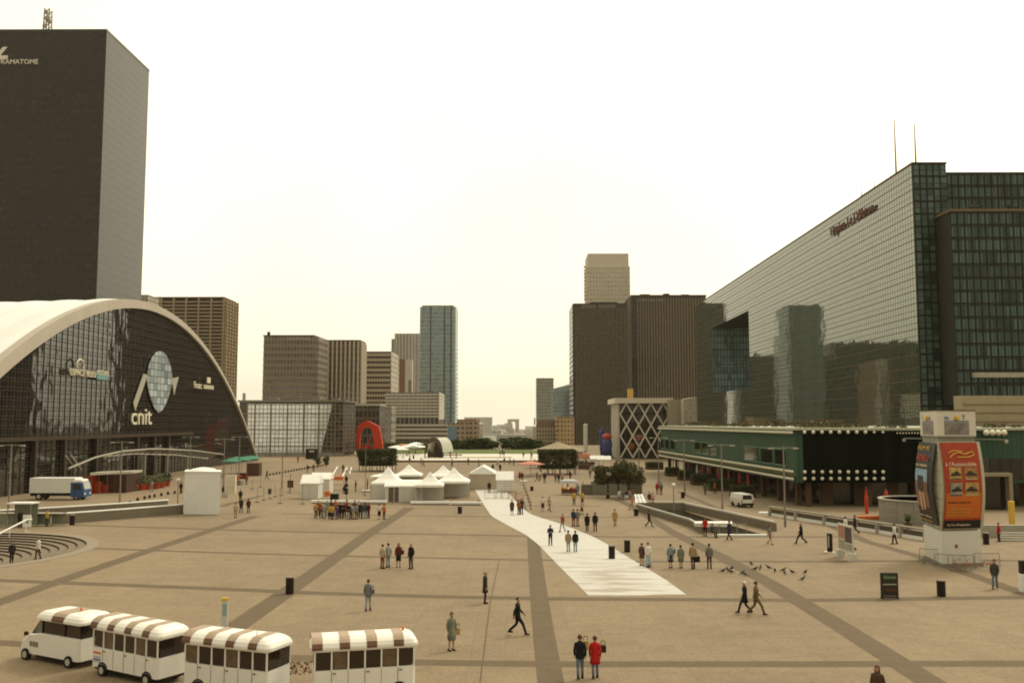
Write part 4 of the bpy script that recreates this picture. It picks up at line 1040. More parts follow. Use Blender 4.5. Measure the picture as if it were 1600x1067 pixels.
# long low wall with white rail on the right
lw = thing('low_wall', 'long low grey wall with a white rail running to the poster tower', 'wall', G(1330, 820))
A_, B_, C_ = G(1205, 806), G(1340, 828), G(1450, 846)
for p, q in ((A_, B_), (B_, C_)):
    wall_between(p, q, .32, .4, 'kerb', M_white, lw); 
    wall_between(p + Vector((0, .5, 0)), q + Vector((0, .5, 0)), .75, .3, 'wall', mat('wall_dark_stone', (.10, .085, .06), .9), lw)  # stone darker than the white kerb before it
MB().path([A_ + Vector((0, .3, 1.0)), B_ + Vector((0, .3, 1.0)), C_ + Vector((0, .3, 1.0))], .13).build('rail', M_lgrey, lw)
for k in range(7):
    q = (A_.lerp(B_, k/3) if k < 3 else B_.lerp(C_, (k-3)/3)); MB().box(q.x - .2, q.y + .15, 0, q.x + .2, q.y + .55, .98).build('post', M_lgrey, lw)
q = G(1558, 846); rr = thing('low_wall', 'pale low wall and steps at the right edge behind the poster tower', 'wall', q)
MB().box(q.x, q.y + 3, 0, q.x + 14, q.y + 3.5, 1.1).build('wall', M_lgrey, rr)
for k in range(4): MB().box(q.x + .2 + .3*k, q.y + .4*k, .16*k, q.x + 13, q.y + .4*(k+1), .16*(k+1)).build('step', M_lgrey, rr)
q = G(1369, 822); cxw = (1369 - 810) * (q.y + 4.4) / FPX + 4.2
dw = thing('round_wall', 'round pale block-work wall behind the low railed wall', 'wall', (cxw, q.y + 3, 0))
mb = MB(); mb.lathe([(4.2, 0), (4.2, 2.3), (3.9, 2.3), (3.9, 0)], (cxw, q.y + 4.4, 0), 40); mb.build('wall', facade('blockwork', (.20, .18, .15), (.27, .245, .20), 1.2, .42, .97, .93, grough=.85, gior=1.4, var=.08), dw)
mb = MB(); mb.lathe([(4.3, 2.302), (4.3, 2.42), (3.85, 2.42), (3.85, 2.302)], (cxw, q.y + 4.4, 0), 40); mb.build('coping', M_lgrey, dw); MB().lathe([(3.88, 1.9), (3.88, 2.2)], (cxw, q.y + 4.4, 0), 32).build('deck', M_conc, dw)
q = G(1419, 826); pl = thing('potted_palm', 'spiky potted plant before the round block-work wall', 'plant', q); mb = MB(); rd = random.Random(2)
for k in range(40):
    a = rd.uniform(0, 6.28); e = rd.uniform(.4, 1.3); d = Vector((math.cos(a)*math.cos(e), math.sin(a)*math.cos(e), math.sin(e))) * rd.uniform(.7, 1.2); b0 = Vector((q.x, q.y, .6)); s_ = d.cross(Vector((0,0,1))).normalized() * .05
    mb.face([b0 - s_, b0 + d*.6 - s_*1.3, b0 + d, b0 + d*.6 + s_*1.3, b0 + s_])
mb.build('foliage', [M_leafB], pl); MB().lathe([(.3, 0), (.42, .6)], q, 10).build('pot', M_brown, pl)

# low walls on the left (ramp) with pale caps and glass balustrade
def capped(name, label, pts, h, th=.35, capm=M_white):
    t = thing(name, label, 'wall', pts[0])
    for p, q in zip(pts, pts[1:]):
        wall_between(p, q, h, th, 'wall', M_par, t); 
    MB().path([(p.x, p.y + .15, h + .05) for p in pts], .10, 6).build('cap_rail', capm, t); return t
capped('ramp_wall', 'nearer low wall with a white cap rail left of the white cube kiosk', [G(102, 818), G(190, 811), G(286, 802.5)], 1.0)
capped('ramp_wall', 'farther low wall with a white cap rail passing below the truck', [G(-20, 812.5), G(90, 806), G(180, 800), G(262, 793.5)], .9)
mb = MB(); 
p, q = G(-10, 821.5), G(103, 820)
gbx = thing('glass_balustrade', 'greenish glass balustrade at the left edge above the round stairs', 'balustrade', p)
n_ = 5
for k in range(n_):
    a, b_ = p.lerp(q, k/n_), p.lerp(q, (k+1)/n_)
    MB().box(a.x + .04, a.y, .08, b_.x - .04, a.y + .03, 1.2).build('glass_panel', mat('balustrade_glass', (.20, .22, .15), .15, noise=.1), gbx)
    MB().tube((a.x, a.y + .02, 0), (a.x, a.y + .02, 1.25), .04).build('post', M_grey, gbx)
MB().box(p.x, p.y - .03, 1.21, q.x, q.y + .08, 1.27).build('top_rail', M_lgrey, gbx)
q = G(27, 824)
bx = thing('glass_lift_box', 'small glass shelter with a white flat top near the left edge', 'shelter', q)
MB().box(q.x - 1.2, q.y, 2.3, q.x + 1.3, q.y + 1.6, 2.42).build('roof', M_white, bx)
for dx, dy in ((-1.1, .1), (1.2, .1), (-1.1, 1.5), (1.2, 1.5)): MB().tube((q.x + dx, q.y + dy, 0), (q.x + dx, q.y + dy, 2.3), .05).build('post', M_grey, bx)
MB().box(q.x - 1.1, q.y + 1.52, .1, q.x + 1.2, q.y + 1.55, 2.25).build('glass_panel', mat('balustrade_glass', (0,0,0)), bx)

# ---------------------------------------------------------------- bollards
boll0 = None
def bollard(p, label, group):
    global boll0
    if boll0 is None:
        boll0 = MB().lathe([(.18, 0), (.19, .25), (.16, .38), (.06, .45)], (0, 0, 0), 10).build('bollard', mat('bollard_dark', (.05, .035, .025), .7)); boll0.location = p
        tag(boll0, label, 'bollard', group); return
    o = boll0.copy(); COL.objects.link(o); o.location = p; o['label'] = label; o['group'] = group
for k, (px, py) in enumerate(((203, 787.5), (215, 782), (226, 779.5), (233.5, 778), (241.5, 776.5), (252, 774.5), (262.5, 772.5), (273, 771), (283, 769.5))):
    bollard(G(px, py), 'low dark bollard in the short row left of the white cube kiosk', 'bollards left of the white cube kiosk')
for k in range(24):
    t = k / 23; a, b_ = G(417, 743.5), G(512, 726.5)
    bollard(a.lerp(b_, t), 'low dark bollard in the long row between the parasols and the red arch', 'bollards in the long row leading to the red arch')

# ---------------------------------------------------------------- lamp posts
def tall_lamp(px, pbase, label, h=8.0, rz=0):
    p = G(px, pbase); t = thing('street_lamp', label, 'lamp post', p, rz, group='tall double-arm lamp posts', world=False)
    MB().lathe([(.13, 0), (.13, 1.2), (.10, 1.3), (.07, h)], (0,0,0), 8).build('pole', mat('pole_grey', (.22, .20, .16), .5), t)
    MB().tube((-1.25, 0, h - .15), (1.25, 0, h - .15), .045, n=6).build('cross_arm', mat('pole_grey', (0,0,0)), t)
    for s_ in (-1, 1): MB().bbox(s_*1.25 - .28, -.12, h - .27, s_*1.25 + .28, .12, h - .13, .03).build('lamp_head', M_lgrey, t)
for px, pb, lb in ((187, 786, 'tall slim lamp post behind the left ramp walls, before the red café'), (13, 806, 'tall slim lamp post at the left edge before the arched hall'),
                   (296, 752, 'tall slim lamp post rising behind the white cube kiosk'), (349, 767, 'tall slim lamp post just right of the white cube kiosk'),
                   (373, 752, 'tall slim lamp post by the green parasols'), (440.5, 763, 'tall slim lamp post in front of the gridded glass hall'),
                   (1227, 823, 'nearest tall lamp post on the right, by the low wall rail'), (1129, 805, 'tall lamp post rising behind the stair well'),
                   (1070, 774, 'tall lamp post beside the bin, before the hedges'), (1029.5, 757, 'tall lamp post before the end of the green building'),
                   (998.5, 745, 'tall lamp post in front of the white lattice')):
    tall_lamp(px, pb, lb)
def globe_lamp(px, pb, label, h=3.4):
    p = G(px, pb); t = thing('globe_lamp', label, 'lamp', p, world=False)
    MB().lathe([(.09, 0), (.06, .3), (.05, h - .2)], (0,0,0), 8).build('pole', M_grey, t)
    MB().ball((0, 0, h), .22, 12).build('globe', M_white, t, smooth=True)
globe_lamp(1053, 805, 'white globe lamp on a thin pole inside the stair well walls')
globe_lamp(277, 802, 'white globe lamp on a thin pole left of the white cube kiosk', 3.8)
# thin banner poles with round bases
for k, (px, pt, pb) in enumerate(((402, 762, 784.5), (412, 761, 781.5), (422, 760, 779), (437.5, 762, 786.5), (472.5, 758, 787), (430, 758, 776), (452, 756, 770), (440, 755, 774), (394, 750, 764), (407, 742, 761))):
    p = G(px, pb); D = p.y; h = (pb - pt) * D / 1450
    t = thing('barrier_post', ['thin post on a round base, nearest the white cube kiosk', 'thin post on a round base, second from the kiosk', 'thin post on a round base, third from the kiosk', 'taller thin post on a round base left of the small white tents',
        'tallest thin post on a round base touching the small white tents', 'thin post behind the round-base row', 'short post near the small tents', 'middle post of the rear row left of the small tents', 'post in the open plaza below the parasols', 'post nearest the parasols'][k], 'post', p, world=False, group='thin posts on round bases')
    MB().tube((0, 0, 0), (0, 0, h), .035, n=6).build('pole', M_grey, t)
    MB().lathe([(.35, 0), (.33, .06), (.05, .10)], (0,0,0), 12).build('base', mat('bollard_dark', (0,0,0)), t)
for k, (px, pt, pb, m_) in enumerate(((453.5, 740, 768, M_brown), (570.5, 700, 776, M_grey), (541, 756, 784, M_grey))):
    p = G(px, pb); h = (pb - pt) * p.y / 1450
    t = thing('signal_mast', ['brown banner mast with a notice board near the small tents', 'tall thin mast left of the white pagoda tents', 'slim mast with loudspeakers in front of the stage deck'][k], 'mast', p, world=False)
    MB().tube((0,0,0), (0,0,h), .06, .04, n=6).build('pole', m_, t)
    if k == 0: MB().box(-.45, -.05, .6, .45, .05, 1.7).build('board', M_brown, t)
    if k == 2:
        for zz in (2.0, 1.4, 1.0): MB().box(-.2, -.2, zz, .2, .2, zz + .35).build('loudspeaker', M_black, t)

# ---------------------------------------------------------------- bins
def bin_(px, pt, pb, label):
    p = G(px, pb); h = max(.7, min(1.15, (pb - pt) * p.y / 1450)); t = thing('litter_bin', label, 'bin', p, world=False, group='dark litter bins on the plaza')
    MB().lathe([(.24, 0), (.25, .05), (.25, h - .08), (.22, h - .08)], (0,0,0), 16).build('drum', mat('bin_dark', (.016, .009, .007), .5, noise=.2), t)
    MB().lathe([(.262, h - .08), (.262, h - .03), (.2, h)], (0,0,0), 16).build('lid', mat('bin_lid', (.22, .17, .13), .6), t)
for a in ((452.5, 901, 927.5, 'dark litter bin standing where two paving bands cross, above the wagons'), (1471, 906, 931, 'dark litter bin right of the black notice board'),
          (956, 852, 872.5, 'dark litter bin standing on the white carpet'), (980, 843, 862, 'dark litter bin just off the right edge of the white carpet'),
          (718.5, 790.5, 802, 'dark litter bin in the open left of the carpet, below the tents'), (112.5, 804, 820, 'dark litter bin against the left ramp wall'),
          (1067, 768, 778, 'dark litter bin at the foot of a tall lamp post on the right'), (994, 794, 805.5, 'dark litter bin at the corner of the stair well'),
          (950, 771, 779, 'dark litter bin before the grey planter box'), (831, 759, 766.5, 'dark litter bin in the middle of the far plaza, right of the tents'),
          (421.5, 763, 771.5, 'dark litter bin among the thin posts on the left'), (1541, 832, 850, 'dark litter bin right of the poster tower base'), (929, 765, 772, 'dark litter bin left of the grey planter box')):
    bin_(*a)

# ---------------------------------------------------------------- white cube kiosk
p, q = G(287, 803.5), G(343, 804.5)
t = thing('cube_kiosk', 'plain white cube-shaped kiosk of translucent panels on the left of the plaza', 'kiosk', p)
h = 4.75; ww = (q - p).length; d = (q - p).normalized(); nn = Vector((q.x, q.y, 0)).normalized() * 3.9
MB().prism([(p.x, p.y), (q.x, q.y), (q.x + nn.x, q.y + nn.y), (p.x + nn.x, p.y + nn.y)], .03, h).build('wall', facade('cube_panels', (.72, .71, .67), (.78, .77, .73), 3.97/4, .95, .965, .965, grough=.6, gior=1.4, var=.03), t)
c_ = (p + q + p + nn + q + nn) / 4
MB().prism([(p.x - .06, p.y - .06), (q.x + .06, q.y - .06), (q.x + nn.x + .06, q.y + nn.y + .06), (p.x + nn.x - .06, p.y + nn.y + .06)], h + .002, h + .12).build('roof_edge', M_white, t)
MB().lathe([(1.6, h + .12), (1.2, h + .34), (.3, h + .5)], (c_.x, c_.y, 0), 20).build('roof_dome', M_white, t)
qq = q + nn; MB().box(q.x + .1, q.y + 1.2, 2.3, q.x + 1.3, q.y + 1.8, 4.4).build('side_sign', mat('side_sign', (.56, .50, .38), .7), t)

# ---------------------------------------------------------------- delivery truck
def wheel(par, x, y, r=.45, wd=.25, world=False):
    t_ = MB(); N = 20
    w_ = MB().tube((x, y - wd/2, r), (x, y + wd/2, r), r, n=20).build('wheel', mat('tyre', (.02, .017, .014), .85), par)
    MB().tube((x, y - wd/2 - .012, r), (x, y - wd/2 + .05, r), r*.58, n=16).build('rim', mat('rim_pale2', (.45, .43, .36), .5), par).parent = w_
    return w_
p = G(46, 781); q = G(129, 781.5)
t = thing('delivery_truck', 'white box truck with a blue cab parked before the arched hall', 'truck', G(88, 781), world=False); L = (q - p).length; x0 = -L/2
MB().bbox(x0, -.1, .95, x0 + L*.83, 2.2, 2.95, .04).build('cargo_box', mat('truck_box', (.74, .73, .68), .5, noise=.06), t)
MB().box(x0 + .1, .1, .55, x0 + L*.85, 2.0, .94).build('chassis', M_dark, t)
xc = x0 + L*.76; cab = MB()
cab.extr([(xc, -.13, .4), (x0 + L, -.13, .4), (x0 + L, -.13, 1.35), (x0 + L*.965, -.13, 2.35), (xc, -.13, 2.35)], (0, 2.3, 0)); cab.build('cab', M_blue, t)
MB().extr([(xc + .35, -.15, 1.4), (x0 + L*.95, -.15, 1.4), (x0 + L*.935, -.15, 2.1), (xc + .35, -.15, 2.1)], (0, .018, 0)).build('side_window', M_glassd, t)
MB().extr([(x0 + L + .012, .1, 1.42), (x0 + L + .012, 2.0, 1.42), (x0 + L*.968 + .012, 2.0, 2.3), (x0 + L*.968 + .012, .1, 2.3)], (.012, 0, 0)).build('windscreen', mat('screen_bright', (.35, .36, .34), .1, noise=0), t)
MB().bbox(xc + .1, 0, 2.352, x0 + L*.96, 2.0, 2.75, .15).build('wind_deflector', mat('truck_box', (0,0,0)), t)
for yy in (.25, 1.75): MB().box(x0 + L + .001, yy - .15, .7, x0 + L + .04, yy + .15, .95).build('headlight', M_white, t)
for xx in (x0 + 1.3, x0 + L*.86):
    for yy in (.1, 1.95): wheel(t, xx, yy, .46, .26)
# small white van seen from behind
p = G(1168, 793); t = thing('parked_van', 'small white van seen from behind, in front of the hedges on the right', 'van', p, R(8), world=False)
mb = MB(); mb.extr([(-.8, 0, .35), (.8, 0, .35), (.85, 0, 1.0), (.70, 0, 1.62), (-.70, 0, 1.62), (-.85, 0, 1.0)], (0, 3.6, 0)); mb.build('body', mat('van_white', (.62, .60, .54), .35), t)
MB().extr([(-.62, -.012, 1.0), (.62, -.012, 1.0), (.54, -.012, 1.5), (-.54, -.012, 1.5)], (0, .014, 0)).build('rear_window', M_glassd, t)
MB().box(-.78, -.08, .28, .78, -.001, .55).build('bumper', M_dark, t)
for s_ in (-1, 1):
    MB().box(s_*.72 - .07, -.014, .6, s_*.72 + .07, -.002, .9).build('tail_light', M_red, t)
for xx in (-.78, .78):
    for yy in (.7, 2.9):
        MB().tube((xx - .1, yy, .3), (xx + .1, yy, .3), .3, n=16).build('wheel', M_black, t)

# ---------------------------------------------------------------- café with red stalls, planters, parasols
cf = thing('red_cafe', 'red café stalls under a long pale awning in front of the arched hall', 'café', G(170, 768))
p, q = G(131, 772), G(207, 768)
mb = MB(); za, zb_ = 3.3, 3.3
MB().prism([(p.x + .8, p.y), (q.x, q.y), (q.x, q.y + 3.5), (p.x + .8, p.y + 3.5)], 2.75, 3.1).build('awning', mat('awning', (.45, .41, .32), .8, noise=.1), cf)
for k in range(6):
    a = p.lerp(q, k/6 + .01); b_ = p.lerp(q, (k+1)/6 - .02)
    MB().box(a.x, a.y + .4, 0, b_.x, a.y + 2.6, 2.6 if k == 0 else (1.7 if k % 2 else 1.2)).build('counter', mat('stall_red', (.36, .05, .015), .7, noise=.25), cf)
    MB().box(b_.x, a.y + .1, 0, b_.x + .12, a.y + .25, 2.75).build('post', M_brown, cf)
MB().box(p.x, p.y + 2.7, 0, q.x, q.y + 2.9, 2.7).build('back_wall', mat('cafe_back', (.06, .03, .02), .8, noise=.3), cf)
pl0 = None
pls = [(189, 767), (199, 767.5), (209, 766.5), (221, 765.5), (231, 764.5), (243, 763.5), (251, 762), (259, 759.5), (150, 768), (163, 768.5), (176, 768)]
for k, (px, py) in enumerate(pls):
    p = G(px, py); lb = 'red planter with a bushy shrub outside the red café, ' + ['one under the lamp post', 'second from the lamp post', 'third from the lamp post', 'fullest of the row', 'fifth from the lamp post', 'sixth from the lamp post', 'next to last on the right', 'last on the right', 'first before the counters', 'middle one before the counters', 'third before the counters'][k]
    t = thing('planter', lb, 'planter', p, world=False, group='red planters outside the café'); rd = random.Random(k)
    MB().lathe([(.6, 0), (.8, .95), (.66, .95)], (0,0,0), 10).build('pot', mat('pot_red', (.33, .055, .02), .7, noise=.2), t)
    mb = MB(); leaves(mb, lambda x, y, z: 1 if (x*x + y*y)/1.25 + ((z - 1.35)/.95)**2 < 1 else 0, (-1.1, -1.1, .8, 1.1, 1.1, 2.3), 260 if k < 8 else 90, .17, k); mb.build('foliage', [M_leafB, M_leafC, M_leafG], t)
def parasol(px, pb, col, label, h=2.9, r=1.6, group=None, n=8):
    p = G(px, pb); t = thing('parasol', label, 'parasol', p, world=False, group=group)
    MB().tube((0,0,0), (0,0,h - .1), .04, n=6).build('pole', M_lgrey, t)
    MB().lathe([(r, h - .75), (r*1.01, h - .62), (r*.5, h - .25), (.03, h)], (0,0,0), n).build('canopy', col, t)
    return t
M_teal = mat('parasol_green', (.05, .19, .12), .7, noise=.12)
for k, (px, py) in enumerate(((361, 745), (369, 741), (377, 742), (385, 739.5), (393, 738.5))):
    parasol(px, py, M_teal, 'green café parasol, ' + ['first from the left', 'second from the left', 'middle', 'fourth from the left', 'rightmost'][k] + ' of the five left of the glass hall', 3.6, 2.0, 'green café parasols')
t = thing('cafe_terrace', 'dark red windbreak and brown hut of the café under the green parasols', 'café', G(388, 748))
p, q = G(374, 748), G(404, 744); MB().box(p.x, p.y, 0, q.x, p.y + .2, 1.05).build('windbreak', mat('windbreak', (.11, .03, .02), .8), t)
p = G(383, 744); MB().box(p.x, p.y + 1, 0, p.x + 2.4, p.y + 3, 2.5).build('hut', M_brown, t)
p = G(353, 758); q = G(376, 758)
t = thing('flower_stall', 'low stall with orange goods right of the white cube kiosk', 'stall', p)
MB().bbox(p.x + .3, p.y, 0, q.x, p.y + 1.2, .8, .05).build('counter', M_grey, t); MB().box(p.x + .6, p.y + .1, .81, q.x - .5, p.y + 1.1, 1.35).build('goods', M_orange, t)
MB().box(p.x + .4, p.y, 1.36, q.x - .2, p.y + 1.3, 1.5).build('cover', M_rust, t)

# far café umbrellas and stalls beyond the hedge block
cols = [M_offw, M_offw, mat('far_orange', (.45, .2, .1), .8), M_offw, M_offw, M_grey, M_offw, M_offw]
for k, (px, pb) in enumerate(((619, 713), (625, 717), (630, 709), (637, 712), (643, 709), (646, 714), (655, 712), (650, 705.5))):
    parasol(px, pb, cols[k], ['white parasol nearest the left clipped trees, far back', 'white parasol in the front row left of the curved pavilion', 'orange parasol among the white ones, far back', 'wide white parasol in the middle of the far café', 'small white parasol behind the orange one', 'grey parasol in the far café', 'white parasol next to the curved pavilion', 'rearmost white parasol of the far café'][k], 3.4, 2.6, 'parasols of the far café')
p = G(825, 741); parasol(829, 744, mat('salmon', (.50, .20, .13), .7, noise=.1), 'wide salmon pink parasol left of the right clipped trees', 3.0, 2.6, n=10)
for k, (px, pb, c_) in enumerate(((913, 733, M_rust), (921, 729, mat('stall_stripe', (.35, .25, .2), .8)), (933, 736, M_offw), (944, 737, M_offw), (905, 727, M_brown))):
    p = G(px, pb); t = thing('market_stall', ['rust coloured far market stall right of the clipped trees', 'striped far market stall beside the rust one', 'white-roofed far stall, left of two', 'white-roofed far stall, right of two, near the blue sculpture', 'small brown far stall right behind the clipped trees'][k], 'stall', p, world=False)
    MB().box(-1.2, 0, 0, 1.2, 1.2, 1.1).build('counter', M_brown if k != 2 else M_tan, t)
    MB().extr([(-1.5, -.2, 2.5), (1.5, -.2, 2.5), (1.5, .9, 3.2), (-1.5, .9, 3.2)], (0, 0, .12)).build('roof', c_, t)
    for sx in (-1.4, 1.4): MB().tube((sx, 0, 0), (sx, 0, 2.5), .04, n=5).build('post', M_grey, t)

# ---------------------------------------------------------------- stand-ins for the two big sculptures
Y = 300; p = AT(577, 705, Y)
t = thing('red_arch', 'big red steel arch standing on the plaza before the brown glass block', 'sculpture', (p.x, Y, 0))
mb = MB(); z0 = 0; out_ = [(556, 707), (556.5, 680), (558, 668), (564, 660), (573, 657), (581, 660), (586, 663), (592, 666), (595, 680), (599, 707)]
inn = [(561.5, 707), (562, 684), (564, 674), (569, 668), (575, 667), (581, 671), (583, 680), (584, 707)]
O = [AT(a, b_, Y) for a, b_ in out_]; I = [AT(a, b_, Y) for a, b_ in inn]
Oi = resample(O, 24); Ii = resample(I, 24)
for k in range(23):
    mb.extr([Oi[k], Oi[k+1], Ii[k+1], Ii[k]][::-1], (0, 2.2, 0))
mb.build('arch', M_red, t)
mb = MB()
q0, q1 = AT(563, 700, Y), AT(596, 700, Y)
MB().box(q0.x, Y + 3, 0, q1.x, Y + 3.6, AT(577, 697, Y).z).build('cross_plate', M_red, t)
MB().extr([AT(566, 707, Y + 1), AT(569, 707, Y + 1), AT(579, 684, Y + 1), AT(577, 684, Y + 1)], (0, .6, 0)).build('strut', M_red, t)
p = G(949, 716); t = thing('abstract_sculpture', 'abstract blue and red sculpture standing left of the lattice building', 'sculpture', p)
mb = MB(); mb.lathe([(1.5, .9), (1.3, 2.5), (1.55, 4.2), (1.2, 5.6)], p, 12); mb.build('blue_body', mat('sculpt_blue', (.05, .06, .16), .5, noise=.1), t, smooth=True)
MB().lathe([(1.9, 0), (1.6, .9)], p, 12).build('base', M_grey, t)
MB().ball((p.x, p.y, 6.3), 1.35, 12, sz=.75, sx=1.1).build('red_top', mat('sculpt_red', (.42, .07, .04), .5, noise=.1), t, smooth=True)
q = G(941, 714); mb = MB(); mb.lathe([(.5, 0), (.8, 3), (.5, 5.2), (1.1, 7), (.2, 9)], q, 10); mb.build('tall_form', mat('sculpt_blue', (0,0,0)), t, smooth=True)

# curved pavilion
YP = 262; c0_, c1_ = AT(664, 716, YP), AT(691, 717, YP); pc = thing('curved_pavilion', 'barrel-vaulted pavilion with a dark arched mouth and pale curved roof', 'pavilion', ((c0_.x + c1_.x)/2, YP, 0))
cxp = (c0_.x + c1_.x)/2; rp = (c1_.x - c0_.x)/2; zt = AT(678, 684, YP).z; mb = MB(); n_ = 16
def arcp(k, r_, y, dx=0): a = math.pi*k/n_; return (cxp + dx + r_*math.cos(a), y, 2 + (zt - 2)*math.sin(a) * r_/rp)
for k in range(n_):
    mb._add([arcp(k, rp, YP), arcp(k+1, rp, YP), arcp(k+1, rp, YP+9, 2.4), arcp(k, rp, YP+9, 2.4), arcp(k, rp-.3, YP), arcp(k+1, rp-.3, YP), arcp(k+1, rp-.3, YP+9, 2.4), arcp(k, rp-.3, YP+9, 2.4)],
            [(0,1,2,3), (7,6,5,4), (0,4,5,1), (3,2,6,7), (0,3,7,4), (1,5,6,2)])
mb.build('vault', mat('vault_pale', (.50, .50, .40), .6, noise=.06), pc)
mb = MB()
for k in range(n_): mb.extr([arcp(k, rp+.15, YP-.3), arcp(k+1, rp+.15, YP-.3), arcp(k+1, rp-.6, YP-.3), arcp(k, rp-.6, YP-.3)], (0, .28, 0))
mb.build('arch_rib', mat('vault_brown', (.10, .065, .045), .7), pc)
MB().box(cxp - rp + .1, YP + 6, 0.5, cxp + rp - .1, YP + 6.2, 5.0).build('back_screen', mat('vault_back', (.12, .085, .06), .8, noise=.3), pc)
for px in (671.5, 688.5): x = pxX(px, YP); MB().tube((x, YP - .1, .1), (x, YP - .1, 2.6), .45 if px > 680 else .2, n=8).build('post', M_dark, pc)
x = pxX(672, YP - .2); MB().box(x - .5, YP - .6, 3.0, x + .45, YP - .5, 4.6).build('panel', M_lgrey, pc)
for k, xx in enumerate((cxp - rp, cxp + rp)): MB().box(xx - .15, YP, .0, xx + .15, YP + .3, 2.05).build('post', M_dark, pc)

# ---------------------------------------------------------------- clipped tree blocks
def treeblock(xa, xb, yt, yb, label, depth=7, seed=1, under=1.2, sag=.3):
    a, b_ = G(xa, yb), G(xb, yb); D = a.y; zt = AT(xa, yt, D).z
    t = thing('clipped_trees', label, 'clipped trees', ((a.x+b_.x)/2, D + depth/2, 0)); mb = MB(); W_ = b_.x - a.x
    def den(x, y, z):
        u = abs((x - a.x)/W_ - .5)*2; v = abs((y - D)/depth - .5)*2; w_ = (z - under)/(zt - under)
        edge = max(u, v)
        lim = .95 + .05*math.sin(x*2.1 + z) - (.13*(1 - w_)**2)
        return 1 if edge < lim and (edge > .74 or w_ > .8 or w_ < .15) else .05
    leaves(mb, den, (a.x, D, under, b_.x, D + depth, zt), 15000, .20, seed)
    mb.build('crown', [M_leafA, M_leafC, M_leafB], t)
    n_ = max(4, int(W_ / 1.3)); rd = random.Random(seed)
    for r_ in range(2):
        for k in range(n_):
            x = a.x + W_ * (k + .5) / n_ + rd.uniform(-.2, .2); y = D + .9 + r_ * (depth - 2)
            MB().tube((x, y, 0), (x + rd.uniform(-.1, .1), y, under + 1.5), .09, .06, 6).build('trunk', M_bark, t)
treeblock(556, 617, 702, 737, 'dark block of clipped trees below the red arch', seed=4)
treeblock(840, 904, 703, 742, 'dark block of clipped trees on the right of the basin, taller', seed=5)
p = AT(872, 700, 216); t = thing('marquee', 'pale tent roof rising behind the right block of clipped trees', 'tent', (p.x, 216, 0))
za = AT(872, 703, 216).z; zp_ = AT(872, 690.5, 216).z; hw = 6.3; mb = MB()
mb.lathe([(hw, za), (hw*.55, za + (zp_-za)*.38), (.25, zp_)], (p.x, 216, 0), 8); mb.build('roof', M_tan, t)
for k in range(8): a = 6.283*k/8; MB().tube((p.x + hw*math.cos(a), 216 + hw*math.sin(a), 0), (p.x + hw*math.cos(a), 216 + hw*math.sin(a), za), .08, n=5).build('post', M_grey, t)

# ---------------------------------------------------------------- trees
def tree(name, label, cx, cy, zb, h, r, n, leaf, mats, seed, group=None, trunk=.18, crown0=.35):
    t = thing(name, label, 'tree', (cx, cy, zb), world=False, group=group); rd = random.Random(seed); mb = MB()
    blobs = [(0, 0, h*.66, r*.62, h*.26)]
    for k in range(9):
        a = rd.uniform(0, 6.28); d = r*rd.uniform(.35, .72); blobs.append((d*math.cos(a), d*math.sin(a), h*rd.uniform(crown0 + .12, .88), r*rd.uniform(.28, .46), h*rd.uniform(.10, .18)))
    for bx_, by_, bz, br, bh in blobs:
        def den(x, y, z): 
            q = ((x-bx_)/br)**2 + ((y-by_)/br)**2 + ((z-bz)/bh)**2; return 0 if q > 1 else (1 if q > .45 else .2)
        leaves(mb, den, (bx_-br, by_-br, bz-bh, bx_+br, by_+br, bz+bh), n // len(blobs), leaf, rd.random())
    mb.build('crown', mats, t)
    mb = MB(); mb.tube((0, 0, 0), (.1*trunk, 0, h*.45), trunk, trunk*.7, 8)
    for bx_, by_, bz, br, bh in blobs[1:7]: mb.tube((0, 0, h*.38), (bx_*.8, by_*.8, bz), trunk*.5, trunk*.18, 5)
    mb.build('trunk', M_bark, t); return t
gl_ = [M_leafC, M_leafA, M_leafB]
for k, (px, pb, h, r) in enumerate(((950, 776, 4.7, 2.1), (966, 777, 5.2, 2.4), (983, 778, 5.2, 2.4), (975, 768, 4.6, 2.0))):
    p = G(px, pb); tree('plaza_tree', ['rusty green leafy tree over the grey planter box, leftmost', 'leafy tree in the middle of the clump by the planter box', 'rightmost leafy tree of the clump, over the seated people', 'rearmost leafy tree of the clump'][k], p.x, p.y, 0, h, r, 3000, .17, gl_, 20 + k, 'leafy trees by the planter box', .12)
p = G(926, 773); q = G(966, 773)
t = thing('planter_box', 'big grey rectangular planter wall under the leafy trees', 'planter', p)
MB().bbox(p.x, p.y, 0, q.x + 1.2, p.y + .3, 1.95, .03).build('front_wall', mat('planter_grey', (.22, .22, .175), .7, noise=.12), t)
MB().bbox(p.x + .02, p.y + .31, 0, q.x + 3.5, p.y + 3.4, 1.75, .05).build('earth_box', mat('planter_shade', (.10, .09, .06), .9), t)  # darker and browner than the grey front wall
p = G(895, 773); t = thing('flower_cart', 'flower stall with a pale rounded roof and orange and white goods', 'stall', p, world=False)
MB().bbox(-1.6, 0, .2, .7, 1.4, .85, .08).build('counter', mat('cart_brown', (.18, .08, .05), .8, noise=.4, scale=3), t)
mb = MB(); mb.lathe([(1.2, 1.65), (1.05, 2.0), (.5, 2.2)], (-.5, .6, 0), 14, 1.2, .7); mb.build('roof', mat('cart_roof', (.45, .45, .44), .5), t)
for dx in (-1.5, .5): MB().tube((dx, .1, 0), (dx, .1, 1.7), .04, n=5).build('post', M_grey, t)
for k, c_ in enumerate((M_orange, M_yellow, M_offw, M_red, M_orange, M_leafG)):
    MB().ball((-1.5 + k*.42, -.15, .95), .2, 8).build('flower_bucket', c_, t)
MB().bbox(1.3, .2, 0, 3.3, 1.6, 1.5, .1).build('cabinet', M_par, t)

